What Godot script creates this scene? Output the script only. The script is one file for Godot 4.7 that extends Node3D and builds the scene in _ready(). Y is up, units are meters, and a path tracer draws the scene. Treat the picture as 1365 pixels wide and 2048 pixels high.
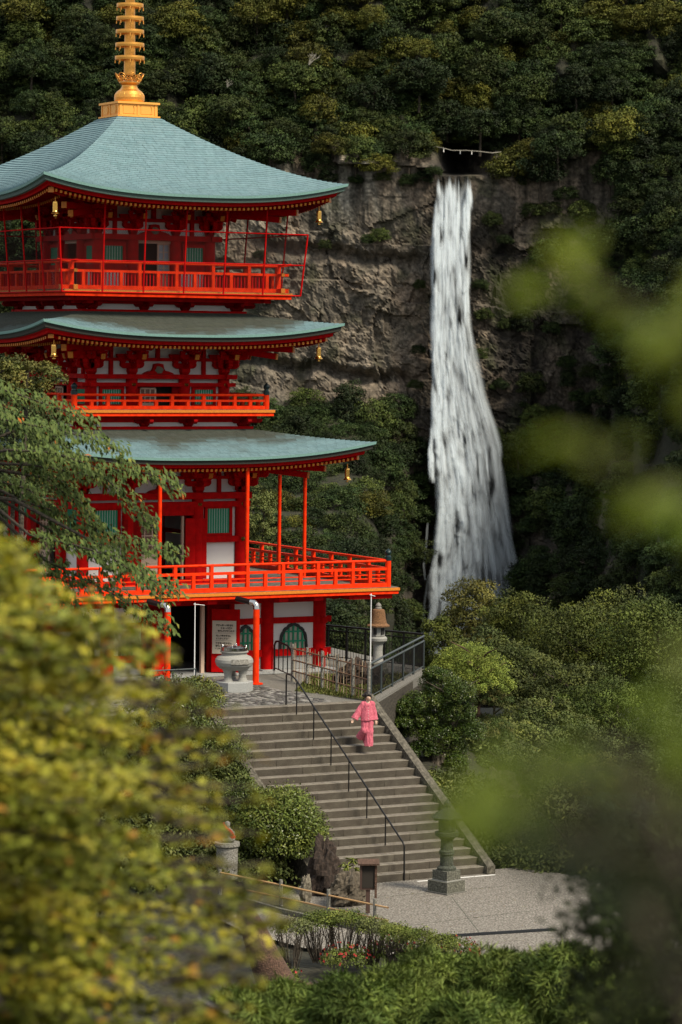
extends Node3D
# A vermilion three-storey pagoda above a stone staircase, with a tall waterfall and wooded cliff far behind.
const EYE := Vector3(-44.52, 11.08, 96.2)
const FPX := 6129.4
var cf := Vector3.ZERO   # camera axes
var cr := Vector3.ZERO
var cu := Vector3.ZERO
var hf := Vector3.ZERO   # level heading
var hr := Vector3.ZERO
var M := {}
var rng := RandomNumberGenerator.new()
var box_cache := {}
var used := {}

class MB:
	var v := PackedVector3Array()
	var n := PackedVector3Array()
	var c := PackedColorArray()
	var col := Color.WHITE
	func tri(a: Vector3, b: Vector3, d: Vector3) -> void:   # clockwise seen from outside
		var q := (d - a).cross(b - a).normalized()
		v.append(a); v.append(b); v.append(d)
		n.append(q); n.append(q); n.append(q)
		c.append(col); c.append(col); c.append(col)
	func tri_n(a: Vector3, b: Vector3, d: Vector3, na: Vector3, nb: Vector3, nd: Vector3) -> void:
		v.append(a); v.append(b); v.append(d)
		n.append(na); n.append(nb); n.append(nd)
		c.append(col); c.append(col); c.append(col)
	func quad(a: Vector3, b: Vector3, d: Vector3, e: Vector3) -> void:
		tri(a, b, d); tri(a, d, e)
	func quad_n(a: Vector3, b: Vector3, d: Vector3, e: Vector3, na: Vector3, nb: Vector3, nd: Vector3, ne: Vector3) -> void:
		tri_n(a, b, d, na, nb, nd); tri_n(a, d, e, na, nd, ne)
	func box(p: Vector3, s: Vector3, b: Basis = Basis.IDENTITY) -> void:
		var x := b.x * s.x * 0.5; var y := b.y * s.y * 0.5; var z := b.z * s.z * 0.5
		quad(p - x + y + z, p + x + y + z, p + x - y + z, p - x - y + z)
		quad(p + x + y - z, p - x + y - z, p - x - y - z, p + x - y - z)
		quad(p + x + y + z, p + x + y - z, p + x - y - z, p + x - y + z)
		quad(p - x + y - z, p - x + y + z, p - x - y + z, p - x - y - z)
		quad(p - x + y - z, p + x + y - z, p + x + y + z, p - x + y + z)
		quad(p - x - y + z, p + x - y + z, p + x - y - z, p - x - y - z)
	func tube(a: Vector3, b: Vector3, ra: float, rb: float, k: int = 8, caps: bool = true) -> void:
		var w := (b - a).normalized()
		var p := w.cross(Vector3.UP if absf(w.y) < 0.9 else Vector3.RIGHT).normalized()
		var q := w.cross(p)
		for i in k:
			var t0 := TAU * i / k; var t1 := TAU * (i + 1) / k
			var d0 := p * cos(t0) + q * sin(t0); var d1 := p * cos(t1) + q * sin(t1)
			quad_n(a + d0 * ra, b + d0 * rb, b + d1 * rb, a + d1 * ra, d0, d0, d1, d1)
			if caps:
				tri_n(b, b + d1 * rb, b + d0 * rb, w, w, w)
				tri_n(a, a + d0 * ra, a + d1 * ra, -w, -w, -w)
	func path(pts: PackedVector3Array, ra: float, rb: float, k: int = 6) -> void:
		var m := pts.size()
		var rings := []
		var prev := Vector3.ZERO
		for i in m:
			var w := (pts[mini(i + 1, m - 1)] - pts[maxi(i - 1, 0)]).normalized()
			var p := prev - w * prev.dot(w)
			if p.length() < 0.01:
				p = w.cross(Vector3.UP if absf(w.y) < 0.9 else Vector3.RIGHT)
			p = p.normalized(); prev = p
			var q := w.cross(p)
			var r := lerpf(ra, rb, float(i) / (m - 1))
			var ring := PackedVector3Array()
			for j in k:
				ring.append(p * cos(TAU * j / k) + q * sin(TAU * j / k))
			rings.append([pts[i], r, ring])
		for i in m - 1:
			for j in k:
				var j1 := (j + 1) % k
				var A = rings[i]; var B = rings[i + 1]
				quad_n(A[0] + A[2][j] * A[1], B[0] + B[2][j] * B[1], B[0] + B[2][j1] * B[1], A[0] + A[2][j1] * A[1], A[2][j], B[2][j], B[2][j1], A[2][j1])
	func lathe(prof: PackedVector2Array, k: int, o: Vector3 = Vector3.ZERO, flat: bool = false, turn: float = 0.0) -> void:   # (radius, y) from bottom to top
		for i in prof.size() - 1:
			var a := prof[i]; var b := prof[i + 1]
			var e := (b - a).normalized()
			var nr := e.y; var ny := -e.x
			for j in k:
				var t0 := TAU * j / k + turn; var t1 := TAU * (j + 1) / k + turn
				var d0 := Vector3(cos(t0), 0, sin(t0)); var d1 := Vector3(cos(t1), 0, sin(t1))
				var p0 := o + d0 * a.x + Vector3(0, a.y, 0); var p1 := o + d1 * a.x + Vector3(0, a.y, 0)
				var q0 := o + d0 * b.x + Vector3(0, b.y, 0); var q1 := o + d1 * b.x + Vector3(0, b.y, 0)
				var n0 := (d0 * nr + Vector3(0, ny, 0)).normalized(); var n1 := (d1 * nr + Vector3(0, ny, 0)).normalized()
				if flat:
					n0 = ((d0 + d1).normalized() * nr + Vector3(0, ny, 0)).normalized(); n1 = n0
				quad_n(p0, p1, q1, q0, n0, n1, n1, n0)
	func leaf(p: Vector3, dir: Vector3, up: Vector3, l: float, w: float, outn: Vector3, bend: float = 0.25) -> void:
		var side := dir.cross(up).normalized()
		var fn := side.cross(dir).normalized()
		var nn := (fn + outn * 1.1).normalized()
		var m := p + dir * l * 0.45
		var tip := p + dir * l * (1.0 - bend * 0.3) - fn * l * bend
		var a := m + side * w * 0.5 - fn * l * 0.03; var b := m - side * w * 0.5 - fn * l * 0.03
		tri_n(p, b, tip, nn, nn, nn)
		tri_n(p, tip, a, nn, nn, nn)
	func blob(o: Vector3, r: Vector3, seed_: int, rough: float, k: int = 14) -> void:   # an uneven stone
		var f := FastNoiseLite.new(); f.seed = seed_; f.frequency = 0.9
		var g := []
		for i in k + 1:
			var row := PackedVector3Array()
			for j in k * 2 + 1:
				var th := PI * i / k; var ph := TAU * (j % (k * 2)) / (k * 2)
				var d := Vector3(sin(th) * cos(ph), cos(th), sin(th) * sin(ph))
				var q := 1.0 + rough * f.get_noise_3dv(d * 1.3) + rough * 0.5 * f.get_noise_3dv(d * 3.7 + Vector3.ONE * 9.0)
				row.append(o + d * r * q)
			g.append(row)
		for i in k:
			for j in k * 2:
				quad(g[i][j], g[i][j + 1], g[i + 1][j + 1], g[i + 1][j])
	func mesh() -> ArrayMesh:
		var m := ArrayMesh.new()
		var a := []
		a.resize(Mesh.ARRAY_MAX)
		a[Mesh.ARRAY_VERTEX] = v; a[Mesh.ARRAY_NORMAL] = n; a[Mesh.ARRAY_COLOR] = c
		m.add_surface_from_arrays(Mesh.PRIMITIVE_TRIANGLES, a)
		return m

func at(px: float, py: float, d: float) -> Vector3:    # a point D metres ahead of the eye
	return EYE + (cf + cr * ((px - 682.5) / FPX) - cu * ((py - 1024.0) / FPX)) * d
func on(px: float, py: float, y: float) -> Vector3:    # where that sight line meets the level Y
	var d := cf + cr * ((px - 682.5) / FPX) - cu * ((py - 1024.0) / FPX)
	return EYE + d * ((y - EYE.y) / d.y)
func far(px: float, py: float, f: float) -> Vector3:   # at level distance F
	var d := cf + cr * ((px - 682.5) / FPX) - cu * ((py - 1024.0) / FPX)
	return EYE + d * (f / d.dot(hf))

func numbered(called: String) -> String:
	if not used.has(called):
		used[called] = 0
		return called
	used[called] += 1
	return "%s_%03d" % [called, used[called]]
func tag(o: Node, label: String, category: String, group := "") -> void:
	o.set_meta("label", label); o.set_meta("category", category)
	if group: o.set_meta("group", group)
func thing(called: String, label: String, category: String, pos := Vector3.ZERO, group := "") -> Node3D:
	var o := Node3D.new(); o.name = numbered(called); add_child(o, true)
	o.position = pos; tag(o, label, category, group)
	return o
func part(called: String, mesh: Mesh, m: Material, parent: Node, pos := Vector3.ZERO, rot := Vector3.ZERO) -> MeshInstance3D:
	var o := MeshInstance3D.new(); o.mesh = mesh; o.material_override = m
	o.name = numbered(called) if parent == self else called
	parent.add_child(o, true)
	o.position = pos; o.rotation = rot
	return o
func bx(called: String, parent: Node, p: Vector3, s: Vector3, m: Material, b: Basis = Basis.IDENTITY) -> MeshInstance3D:
	var key := "%.3f,%.3f,%.3f" % [s.x, s.y, s.z]
	if not box_cache.has(key):
		var t := BoxMesh.new(); t.size = s; box_cache[key] = t
	var o := part(called, box_cache[key], m, parent)
	o.transform = Transform3D(b, p)
	return o
func struct(called: String, mesh: Mesh, m: Material, label := "", category := "") -> MeshInstance3D:
	var o := part(called, mesh, m, self)
	o.set_meta("kind", "structure")
	if label: tag(o, label, category)
	return o
func stuff(o: Node) -> Node:
	o.set_meta("kind", "stuff"); return o

func noise_tex(freq: float, lo: Color, hi: Color, oct := 4, type := FastNoiseLite.TYPE_SIMPLEX_SMOOTH, size := 512, seed_ := 1) -> NoiseTexture2D:
	var f := FastNoiseLite.new(); f.noise_type = type; f.frequency = freq; f.fractal_octaves = oct; f.seed = seed_
	var t := NoiseTexture2D.new(); t.width = size; t.height = size; t.seamless = true; t.noise = f
	var g := Gradient.new(); g.offsets = PackedFloat32Array([0.15, 0.85]); g.colors = PackedColorArray([lo, hi])
	t.color_ramp = g
	return t
func mat(key: String, c: Color, rough := 0.6, metal := 0.0, tex: Texture2D = null, scale := 1.0, bump := 0.0, spec := 0.5) -> StandardMaterial3D:
	var m := StandardMaterial3D.new()
	m.resource_name = key; m.albedo_color = c; m.roughness = rough; m.metallic = metal; m.metallic_specular = spec
	if tex:
		m.albedo_texture = tex; m.uv1_triplanar = true; m.uv1_world_triplanar = true; m.uv1_scale = Vector3.ONE * scale
		if bump > 0.0:
			m.heightmap_enabled = true; m.heightmap_texture = tex; m.heightmap_scale = bump
	M[key] = m
	return m
func leafmat(key: String, trans := 0.35, rough := 0.5) -> StandardMaterial3D:
	var m := StandardMaterial3D.new(); m.resource_name = key; m.albedo_color = Color.WHITE
	m.vertex_color_use_as_albedo = true; m.roughness = rough; m.metallic_specular = 0.35
	m.cull_mode = BaseMaterial3D.CULL_DISABLED
	if trans > 0.0:
		m.backlight_enabled = true; m.backlight = Color(trans, trans, trans * 0.55)
	M[key] = m
	return m
func L(r: float, g: float, b: float) -> Color:   # a linear base colour as sRGB
	return Color(r, g, b).linear_to_srgb()
func R(a: float, b: float) -> float: return rng.randf_range(a, b)
func rdir() -> Vector3:
	var z := R(-1, 1); var t := R(0, TAU); var s := sqrt(1 - z * z)
	return Vector3(s * cos(t), z, s * sin(t))
func smooth(a: float, b: float, x: float) -> float:
	var t := clampf((x - a) / (b - a), 0.0, 1.0); return t * t * (3 - 2 * t)
func table(t: PackedVector2Array, x: float) -> float:
	if x <= t[0].x: return t[0].y
	for i in t.size() - 1:
		if x <= t[i + 1].x:
			return lerpf(t[i].y, t[i + 1].y, (x - t[i].x) / (t[i + 1].x - t[i].x))
	return t[t.size() - 1].y

func _ready() -> void:
	var ya := deg_to_rad(28.85); var pi := deg_to_rad(-3.14); var ro := deg_to_rad(0.67)
	cf = Vector3(sin(ya) * cos(pi), sin(pi), -cos(ya) * cos(pi))
	hf = Vector3(sin(ya), 0, -cos(ya)); hr = Vector3(cos(ya), 0, sin(ya))
	var up := hr.cross(cf)
	cr = hr * cos(ro) + up * sin(ro); cu = up * cos(ro) - hr * sin(ro)
	var cam := Camera3D.new(); cam.name = "camera"
	cam.transform = Transform3D(Basis(cr, cu, -cf), EYE)
	var ca := CameraAttributesPhysical.new()
	ca.frustum_focal_length = 12.0 / (1024.0 / FPX)
	ca.frustum_near = 0.1; ca.frustum_far = 3000.0
	ca.frustum_focus_distance = 97.0
	ca.exposure_aperture = 2.0
	cam.attributes = ca
	add_child(cam); cam.far = 3000.0; cam.current = true
	var env := Environment.new()
	var sky := Sky.new(); var sm := ProceduralSkyMaterial.new()
	sm.sky_top_color = Color(0.72, 0.74, 0.76); sm.sky_horizon_color = Color(0.74, 0.74, 0.72); sm.sky_curve = 0.2
	sm.ground_bottom_color = Color(0.16, 0.17, 0.14); sm.ground_horizon_color = Color(0.4, 0.42, 0.4)
	sm.sky_energy_multiplier = 0.97; sm.ground_energy_multiplier = 0.5; sm.sun_angle_max = 3.0
	sky.sky_material = sm
	env.background_mode = Environment.BG_SKY; env.sky = sky
	env.tonemap_mode = Environment.TONE_MAPPER_LINEAR; env.tonemap_exposure = 1.68
	env.sdfgi_enabled = true; env.ssao_enabled = true; env.ssil_enabled = true
	env.volumetric_fog_enabled = true; env.volumetric_fog_density = 0.0
	var we := WorldEnvironment.new(); we.name = "sky_and_air"; we.environment = env; add_child(we)
	var sun := DirectionalLight3D.new(); sun.name = "sun"
	sun.light_energy = 1.05; sun.light_color = Color(1.0, 0.95, 0.86); sun.light_angular_distance = 16.0; sun.shadow_enabled = true
	add_child(sun)
	sun.look_at_from_position(Vector3(0.34, 1.05, 0.86) * 100.0, Vector3.ZERO)
	rng.seed = 20240
	materials()
	setting()
	pagoda()
	terrace_things()
	stairs()
	garden()
	forest()
	near_trees()
	foreground()
	var tris := 0; var seen := {}
	for o in find_children("*", "MeshInstance3D", true, false):
		if not seen.has(o.mesh):
			seen[o.mesh] = 1
			if o.mesh is ArrayMesh: tris += (o.mesh.surface_get_array_index_len(0) if o.mesh.surface_get_array_index_len(0) else o.mesh.surface_get_array_len(0)) / 3
	print("triangles ", tris)

func stained(m: StandardMaterial3D, t: Texture2D, scale: float) -> void:   # old damp stains over the grain
	m.detail_enabled = true; m.detail_albedo = t; m.detail_blend_mode = BaseMaterial3D.BLEND_MODE_MUL; m.detail_uv_layer = BaseMaterial3D.DETAIL_UV_2
	m.uv2_triplanar = true; m.uv2_world_triplanar = true; m.uv2_scale = Vector3.ONE * scale

func materials() -> void:
	var fine := noise_tex(0.03, Color(0.88, 0.88, 0.88), Color(1, 1, 1), 5)
	var grain := noise_tex(0.2, Color(0.45, 0.45, 0.45), Color(1, 1, 1), 3, FastNoiseLite.TYPE_SIMPLEX, 512, 4)
	var blotch := noise_tex(0.012, Color(0.5, 0.5, 0.48), Color(1, 1, 1), 6, FastNoiseLite.TYPE_SIMPLEX_SMOOTH, 512, 7)
	var worn := noise_tex(0.016, Color(0.85, 0.83, 0.83), Color(1, 1, 1), 6, FastNoiseLite.TYPE_SIMPLEX_SMOOTH, 512, 21)
	M.worn = worn; M.fine = fine; M.grain = grain; M.blotch = blotch
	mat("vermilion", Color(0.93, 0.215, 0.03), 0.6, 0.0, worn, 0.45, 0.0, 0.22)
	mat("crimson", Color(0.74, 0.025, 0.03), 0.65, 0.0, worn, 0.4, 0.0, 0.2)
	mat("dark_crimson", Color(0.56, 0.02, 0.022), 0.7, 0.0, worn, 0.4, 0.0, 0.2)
	mat("ochre", Color(0.82, 0.48, 0.09), 0.5, 0.0, fine, 0.8)
	mat("plaster", Color(0.86, 0.855, 0.85), 0.9)
	mat("lattice_green", Color(0.0, 0.50, 0.36), 0.6)
	mat("window_dark", Color(0.0, 0.20, 0.16), 0.6)
	mat("cusp_black", Color(0.06, 0.065, 0.06), 0.5)
	mat("lattice_white", Color(0.80, 0.86, 0.84), 0.6)
	mat("shoji_wood", Color(0.78, 0.68, 0.60), 0.7)
	mat("shoji_paper", Color(0.46, 0.36, 0.31), 0.9)
	mat("shoji_glass", Color(0.55, 0.62, 0.68), 0.3)
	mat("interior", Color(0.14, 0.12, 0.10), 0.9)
	mat("floor_board", Color(0.42, 0.40, 0.36), 0.75, 0.0, blotch, 0.5)
	mat("finial_cap", Color(0.05, 0.15, 0.16), 0.35, 0.2)
	mat("gold", Color(0.93, 0.67, 0.32), 0.38, 0.8, fine, 1.5)
	mat("gold_bright", Color(0.90, 0.70, 0.36), 0.25, 1.0)
	mat("gold_box", Color(0.93, 0.66, 0.30), 0.45, 0.35)
	mat("net_wire", Color(0.16, 0.075, 0.06), 0.9)
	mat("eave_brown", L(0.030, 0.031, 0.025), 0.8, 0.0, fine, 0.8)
	mat("stringer", L(0.15, 0.135, 0.108), 0.95, 0.0, blotch, 1.2, 0.5)
	mat("chrome", Color(0.75, 0.75, 0.75), 0.15, 1.0)
	mat("carving", Color(0.45, 0.44, 0.38), 0.7)
	mat("iron_black", Color(0.07, 0.07, 0.075), 0.45, 0.3)
	mat("iron_grey", Color(0.22, 0.25, 0.26), 0.45, 0.3)
	mat("copper_under", L(0.030, 0.045, 0.042), 0.8)
	var cop := mat("copper", Color.WHITE, 0.8, 0.0, fine, 0.35); cop.vertex_color_use_as_albedo = true; cop.metallic_specular = 0.25
	mat("copper_lip", Color(0.46, 0.62, 0.60), 0.55, 0.0, fine, 0.8)
	mat("copper_dark", Color(0.30, 0.39, 0.37), 0.6, 0.0, fine, 0.8)
	mat("step_stone", L(0.36, 0.325, 0.265), 0.9, 0.0, grain, 1.6, 0.5)
	mat("step_stone_dark", L(0.34, 0.305, 0.25), 0.9, 0.0, grain, 1.5, 0.5)
	mat("step_stone_pale", L(0.38, 0.345, 0.285), 0.9, 0.0, grain, 1.7, 0.5)
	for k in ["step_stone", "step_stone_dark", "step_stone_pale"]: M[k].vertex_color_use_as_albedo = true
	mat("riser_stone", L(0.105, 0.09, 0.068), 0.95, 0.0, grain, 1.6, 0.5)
	mat("concrete", L(0.26, 0.25, 0.225), 0.95, 0.0, grain, 1.1, 0.4)
	mat("plaza", L(0.37, 0.345, 0.30), 0.95, 0.0, grain, 0.12, 0.5)
	mat("granite", L(0.50, 0.50, 0.47), 0.8, 0.0, grain, 2.5, 0.2)
	mat("granite_pale", L(0.58, 0.60, 0.60), 0.7, 0.0, grain, 2.5, 0.1)
	mat("lantern_stone", L(0.17, 0.17, 0.14), 0.95, 0.0, blotch, 2.2, 0.6)
	mat("lantern_bronze", L(0.075, 0.085, 0.065), 0.8, 0.1, blotch, 2.0, 0.4)
	mat("rust", L(0.27, 0.135, 0.06), 0.95, 0.0, blotch, 3.0, 0.5)
	mat("rock", L(0.14, 0.115, 0.085), 0.95, 0.0, blotch, 1.2, 2.0)
	mat("rock_brown", L(0.055, 0.036, 0.027), 0.95, 0.0, blotch, 1.5, 2.0)
	mat("rock_dark", L(0.065, 0.054, 0.04), 0.95, 0.0, blotch, 1.2, 2.0)
	mat("rock_pale", L(0.26, 0.23, 0.18), 0.95, 0.0, blotch, 1.2, 2.0)
	mat("mortar", L(0.24, 0.23, 0.20), 0.95, 0.0, grain, 2.0)
	var cob := mat("cobble", Color.WHITE, 0.8); cob.vertex_color_use_as_albedo = true
	mat("earth", L(0.034, 0.032, 0.016), 1.0, 0.0, blotch, 0.7, 2.0)
	mat("moss", L(0.085, 0.085, 0.03), 1.0, 0.0, blotch, 1.4, 2.0)
	mat("bamboo_pale", L(0.40, 0.33, 0.22), 0.6)
	mat("bamboo_brown", L(0.17, 0.10, 0.06), 0.6, 0.0, fine, 2.0)
	mat("bamboo_gold", L(0.42, 0.25, 0.11), 0.5)
	mat("bamboo_red", L(0.42, 0.19, 0.11), 0.6)
	mat("post_grey", L(0.30, 0.29, 0.26), 0.7, 0.0, blotch, 3.0)
	mat("wood_dark", L(0.06, 0.03, 0.022), 0.7, 0.0, fine, 2.0)
	mat("bark", L(0.10, 0.08, 0.06), 1.0, 0.0, blotch, 2.0, 3.0)
	mat("bark_brown", L(0.15, 0.085, 0.06), 1.0, 0.0, blotch, 3.0, 3.0)
	mat("bark_pale", L(0.25, 0.235, 0.20), 0.9)
	mat("sign_board", L(0.50, 0.46, 0.38), 0.7)
	mat("ink", L(0.012, 0.012, 0.012), 0.8)
	mat("white_paint", L(0.75, 0.75, 0.74), 0.6)
	mat("white_metal", L(0.70, 0.71, 0.72), 0.4)
	mat("skin", L(0.55, 0.36, 0.27), 0.6)
	mat("hair", L(0.012, 0.009, 0.008), 0.5)
	var pk := mat("pink_cloth", L(0.72, 0.20, 0.27), 0.9, 0.0, noise_tex(0.07, Color(0.72, 0.55, 0.60), Color(1.0, 1.0, 1.0), 2, FastNoiseLite.TYPE_CELLULAR, 256, 3), 2.2)
	pk.rim_enabled = true; pk.rim = 0.2
	mat("shoe", L(0.5, 0.35, 0.3), 0.6)
	mat("red_cloth", L(0.33, 0.008, 0.015), 0.9)
	mat("statue", L(0.33, 0.32, 0.30), 0.9, 0.0, blotch, 3.0)
	leafmat("leaf", 0.35, 0.7)
	leafmat("leaf_far", 0.2, 0.7)
	leafmat("leaf_glossy", 0.25, 0.35)
	leafmat("leaf_thin", 0.8, 0.5)
	var rk := mat("cliff_rock", Color.WHITE, 0.95, 0.0, noise_tex(0.02, Color(0.55, 0.55, 0.55), Color(1, 1, 1), 6, FastNoiseLite.TYPE_SIMPLEX, 512, 9), 0.09, 14.0)
	rk.vertex_color_use_as_albedo = true
	var wt := mat("water", Color(1, 1, 1, 1), 0.9); wt.vertex_color_use_as_albedo = true
	wt.transparency = BaseMaterial3D.TRANSPARENCY_ALPHA; wt.cull_mode = BaseMaterial3D.CULL_DISABLED
	wt.backlight_enabled = true; wt.backlight = Color(0.7, 0.7, 0.7)
	stained(M.plaza, M.worn, 0.4)
	for k in ["step_stone", "step_stone_dark", "step_stone_pale"]: stained(M[k], M.worn, 0.10 if k == "plaza" else 0.3)

var pg: Node3D
func sideb(k: int) -> Basis: return Basis(Vector3.UP, [0.0, -PI / 2, PI, PI / 2][k])   # 0 front, 1 left, 2 back, 3 right
func sp(b: Basis, s: float, y: float, z: float) -> Vector3: return b * Vector3(s, y, z)

func eave_up(m: float, w: float, mi: float, t: float, rise: float) -> float:
	return rise * pow(clampf((m - mi) / (w - mi), 0, 1.2), 2.0) * pow(absf(t), 2.6)
func roof_y(m: float, t: float, w: float, mi: float, ym: float, yt: float, yi: float) -> float:
	var q := clampf((w - m) / (w - mi), 0, 1)
	var hip := yt + (yi - yt) * pow(q, 1.5)
	var rise := (yt - ym) * pow(clampf((m - mi) / (w - mi), 0, 1), 2.0)
	return hip - rise * (1.0 - pow(absf(t), 2.6))

func roof(idx: int, w: float, mi: float, ym: float, yt: float, yi: float, wall: float) -> void:
	var rise := yt - ym
	var f := FastNoiseLite.new(); f.seed = 30 + idx; f.frequency = 0.45
	var f2 := FastNoiseLite.new(); f2.seed = 60 + idx; f2.frequency = 1.6
	var base := MB.new(); var top := MB.new(); var lip := MB.new(); var dark := MB.new(); var under := MB.new(); var board := MB.new()
	var nc := int((w - mi) * 1.16 / 0.145)
	for k in 4:
		var b := sideb(k)
		for i in nc:
			var m0 := lerpf(w, mi, float(i) / nc); var m1 := lerpf(w, mi, float(i + 1) / nc)
			var np := maxi(4, int(2 * m0 / 0.36))
			var sh := 0.5 * (i % 2)
			for j in range(-1, np):
				var t0 := clampf(-1.0 + 2.0 * (j + sh) / np, -1, 1); var t1 := clampf(-1.0 + 2.0 * (j + 1 + sh) / np, -1, 1)
				if t1 - t0 < 0.003: continue
				var g := 0.0035 / m0
				var ta := t0 + g; var tb := t1 - g
				var lift := 0.028 + R(0, 0.004)
				var y00 := roof_y(m0, ta, w, mi, ym, yt, yi); var y01 := roof_y(m0, tb, w, mi, ym, yt, yi)
				var y10 := roof_y(m1, ta, w, mi, ym, yt, yi); var y11 := roof_y(m1, tb, w, mi, ym, yt, yi)
				var A := sp(b, ta * m1, y10 + 0.004, m1); var B := sp(b, tb * m1, y11 + 0.004, m1)
				var C := sp(b, tb * m0, y01 + lift, m0); var D := sp(b, ta * m0, y00 + lift, m0)
				var mid := (A + C) * 0.5
				var v := R(0.92, 1.06)
				var cc := Color(0.145 * v, 0.238 * v, 0.268 * v)
				cc = cc.lerp(Color(0.19, 0.285, 0.315), clampf(0.5 + f2.get_noise_3dv(mid), 0, 1) * 0.5)
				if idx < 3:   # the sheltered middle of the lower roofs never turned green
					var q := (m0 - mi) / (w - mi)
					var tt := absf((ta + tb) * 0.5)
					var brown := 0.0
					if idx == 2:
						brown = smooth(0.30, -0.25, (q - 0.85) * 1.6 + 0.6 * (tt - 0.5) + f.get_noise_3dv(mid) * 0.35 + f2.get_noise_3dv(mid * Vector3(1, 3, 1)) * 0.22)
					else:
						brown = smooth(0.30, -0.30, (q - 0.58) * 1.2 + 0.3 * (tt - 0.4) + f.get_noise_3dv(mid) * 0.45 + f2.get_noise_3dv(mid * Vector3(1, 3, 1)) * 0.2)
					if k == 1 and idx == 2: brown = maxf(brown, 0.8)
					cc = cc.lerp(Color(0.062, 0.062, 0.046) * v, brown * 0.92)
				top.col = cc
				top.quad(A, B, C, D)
				top.quad(D, C, C - Vector3(0, lift + 0.01, 0), D - Vector3(0, lift + 0.01, 0))
		# bed under the sheets
		var nt := 24
		for i in 8:
			for j in nt:
				var m0 := lerpf(w - 0.02, mi, i / 8.0); var m1 := lerpf(w - 0.02, mi, (i + 1) / 8.0)
				var ta := -1.0 + 2.0 * j / nt; var tb := -1.0 + 2.0 * (j + 1) / nt
				base.quad(sp(b, ta * m1, roof_y(m1, ta, w, mi, ym, yt, yi) - 0.012, m1), sp(b, tb * m1, roof_y(m1, tb, w, mi, ym, yt, yi) - 0.012, m1), sp(b, tb * m0, roof_y(m0, tb, w, mi, ym, yt, yi) - 0.012, m0), sp(b, ta * m0, roof_y(m0, ta, w, mi, ym, yt, yi) - 0.012, m0))
		# eave edge: two copper bands, red fascia, then the soffit rising to the wall
		var secs := [[0.03, 0.02, lip], [0.018, -0.065, lip], [-0.05, -0.07, lip], [-0.07, -0.20, dark], [-0.16, -0.215, dark], [-0.26, -0.225, board], [-0.27, -0.325, board], [-0.33, -0.33, under]]
		for i in secs.size() - 1:
			var s0 = secs[i]; var s1 = secs[i + 1]
			for j in 40:
				var ta := -1.0 + 2.0 * j / 40; var tb := -1.0 + 2.0 * (j + 1) / 40
				var m0: float = w + s0[0]; var m1: float = w + s1[0]
				var mb: MB = s1[2]
				mb.quad(sp(b, ta * m0, ym + s0[1] + eave_up(m0, w, mi, ta, rise), m0), sp(b, tb * m0, ym + s0[1] + eave_up(m0, w, mi, tb, rise), m0), sp(b, tb * m1, ym + s1[1] + eave_up(m1, w, mi, tb, rise), m1), sp(b, ta * m1, ym + s1[1] + eave_up(m1, w, mi, ta, rise), m1))
		for i in 8:
			for j in 24:
				var m0 := lerpf(w - 0.33, wall, i / 8.0); var m1 := lerpf(w - 0.33, wall, (i + 1) / 8.0)
				var ta := -1.0 + 2.0 * j / 24; var tb := -1.0 + 2.0 * (j + 1) / 24
				under.quad(sp(b, ta * m0, soffit(m0, ta, w, mi, ym, rise), m0), sp(b, tb * m0, soffit(m0, tb, w, mi, ym, rise), m0), sp(b, tb * m1, soffit(m1, tb, w, mi, ym, rise), m1), sp(b, ta * m1, soffit(m1, ta, w, mi, ym, rise), m1))
	var o := part("roof", base.mesh(), M.copper_under, pg)
	stuff(part("copper_sheets", top.mesh(), M.copper, o))
	part("eave_edge", lip.mesh(), M.copper_lip, o)
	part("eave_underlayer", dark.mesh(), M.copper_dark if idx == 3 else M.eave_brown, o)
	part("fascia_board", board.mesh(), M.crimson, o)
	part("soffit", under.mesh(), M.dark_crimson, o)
	# rafters, the front ones one by one
	var rest := MB.new(); var caps := MB.new()
	var n := int((w - 0.55) / 0.165)
	for k in 4:
		var b := sideb(k)
		for j in range(-n, n + 1):
			var s := j * 0.165
			for row in 2:
				var m0 := w - 0.36 if row == 0 else w - 1.15
				if absf(s) > m0 - 0.2: continue
				var m1 := maxf(m0 - 1.0, absf(s) + 0.05)
				if m0 - m1 < 0.1: continue
				var ya := soffit(m0, s / m0, w, mi, ym, rise) - 0.075 - 0.09 * row; var yb := soffit(m1, s / m1, w, mi, ym, rise) - 0.075 - 0.09 * row
				var p0 := Vector3(s, ya, m0); var p1 := Vector3(s, yb, m1)
				var dir := (p0 - p1).normalized()
				var bb := Basis(Vector3.RIGHT, dir.cross(Vector3.RIGHT), dir)
				var len := (p0 - p1).length()
				if row == 0 and k == 0:
					var r := bx("rafter", pg, (p0 + p1) * 0.5, Vector3(0.075, 0.085, snappedf(len, 0.05)), M.crimson, bb)
					bx("rafter_end", r, Vector3(0, 0, snappedf(len, 0.05) * 0.5 + 0.006), Vector3(0.077, 0.087, 0.016), M.ochre)
				else:
					rest.box(b * ((p0 + p1) * 0.5), Vector3(0.075, 0.085, len), b * bb)
					caps.box(b * (p0 + dir * 0.006), Vector3(0.077, 0.087, 0.016), b * bb)
	stuff(part("rafters", rest.mesh(), M.dark_crimson, o)); stuff(part("rafter_ends", caps.mesh(), M.ochre, o))
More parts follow.
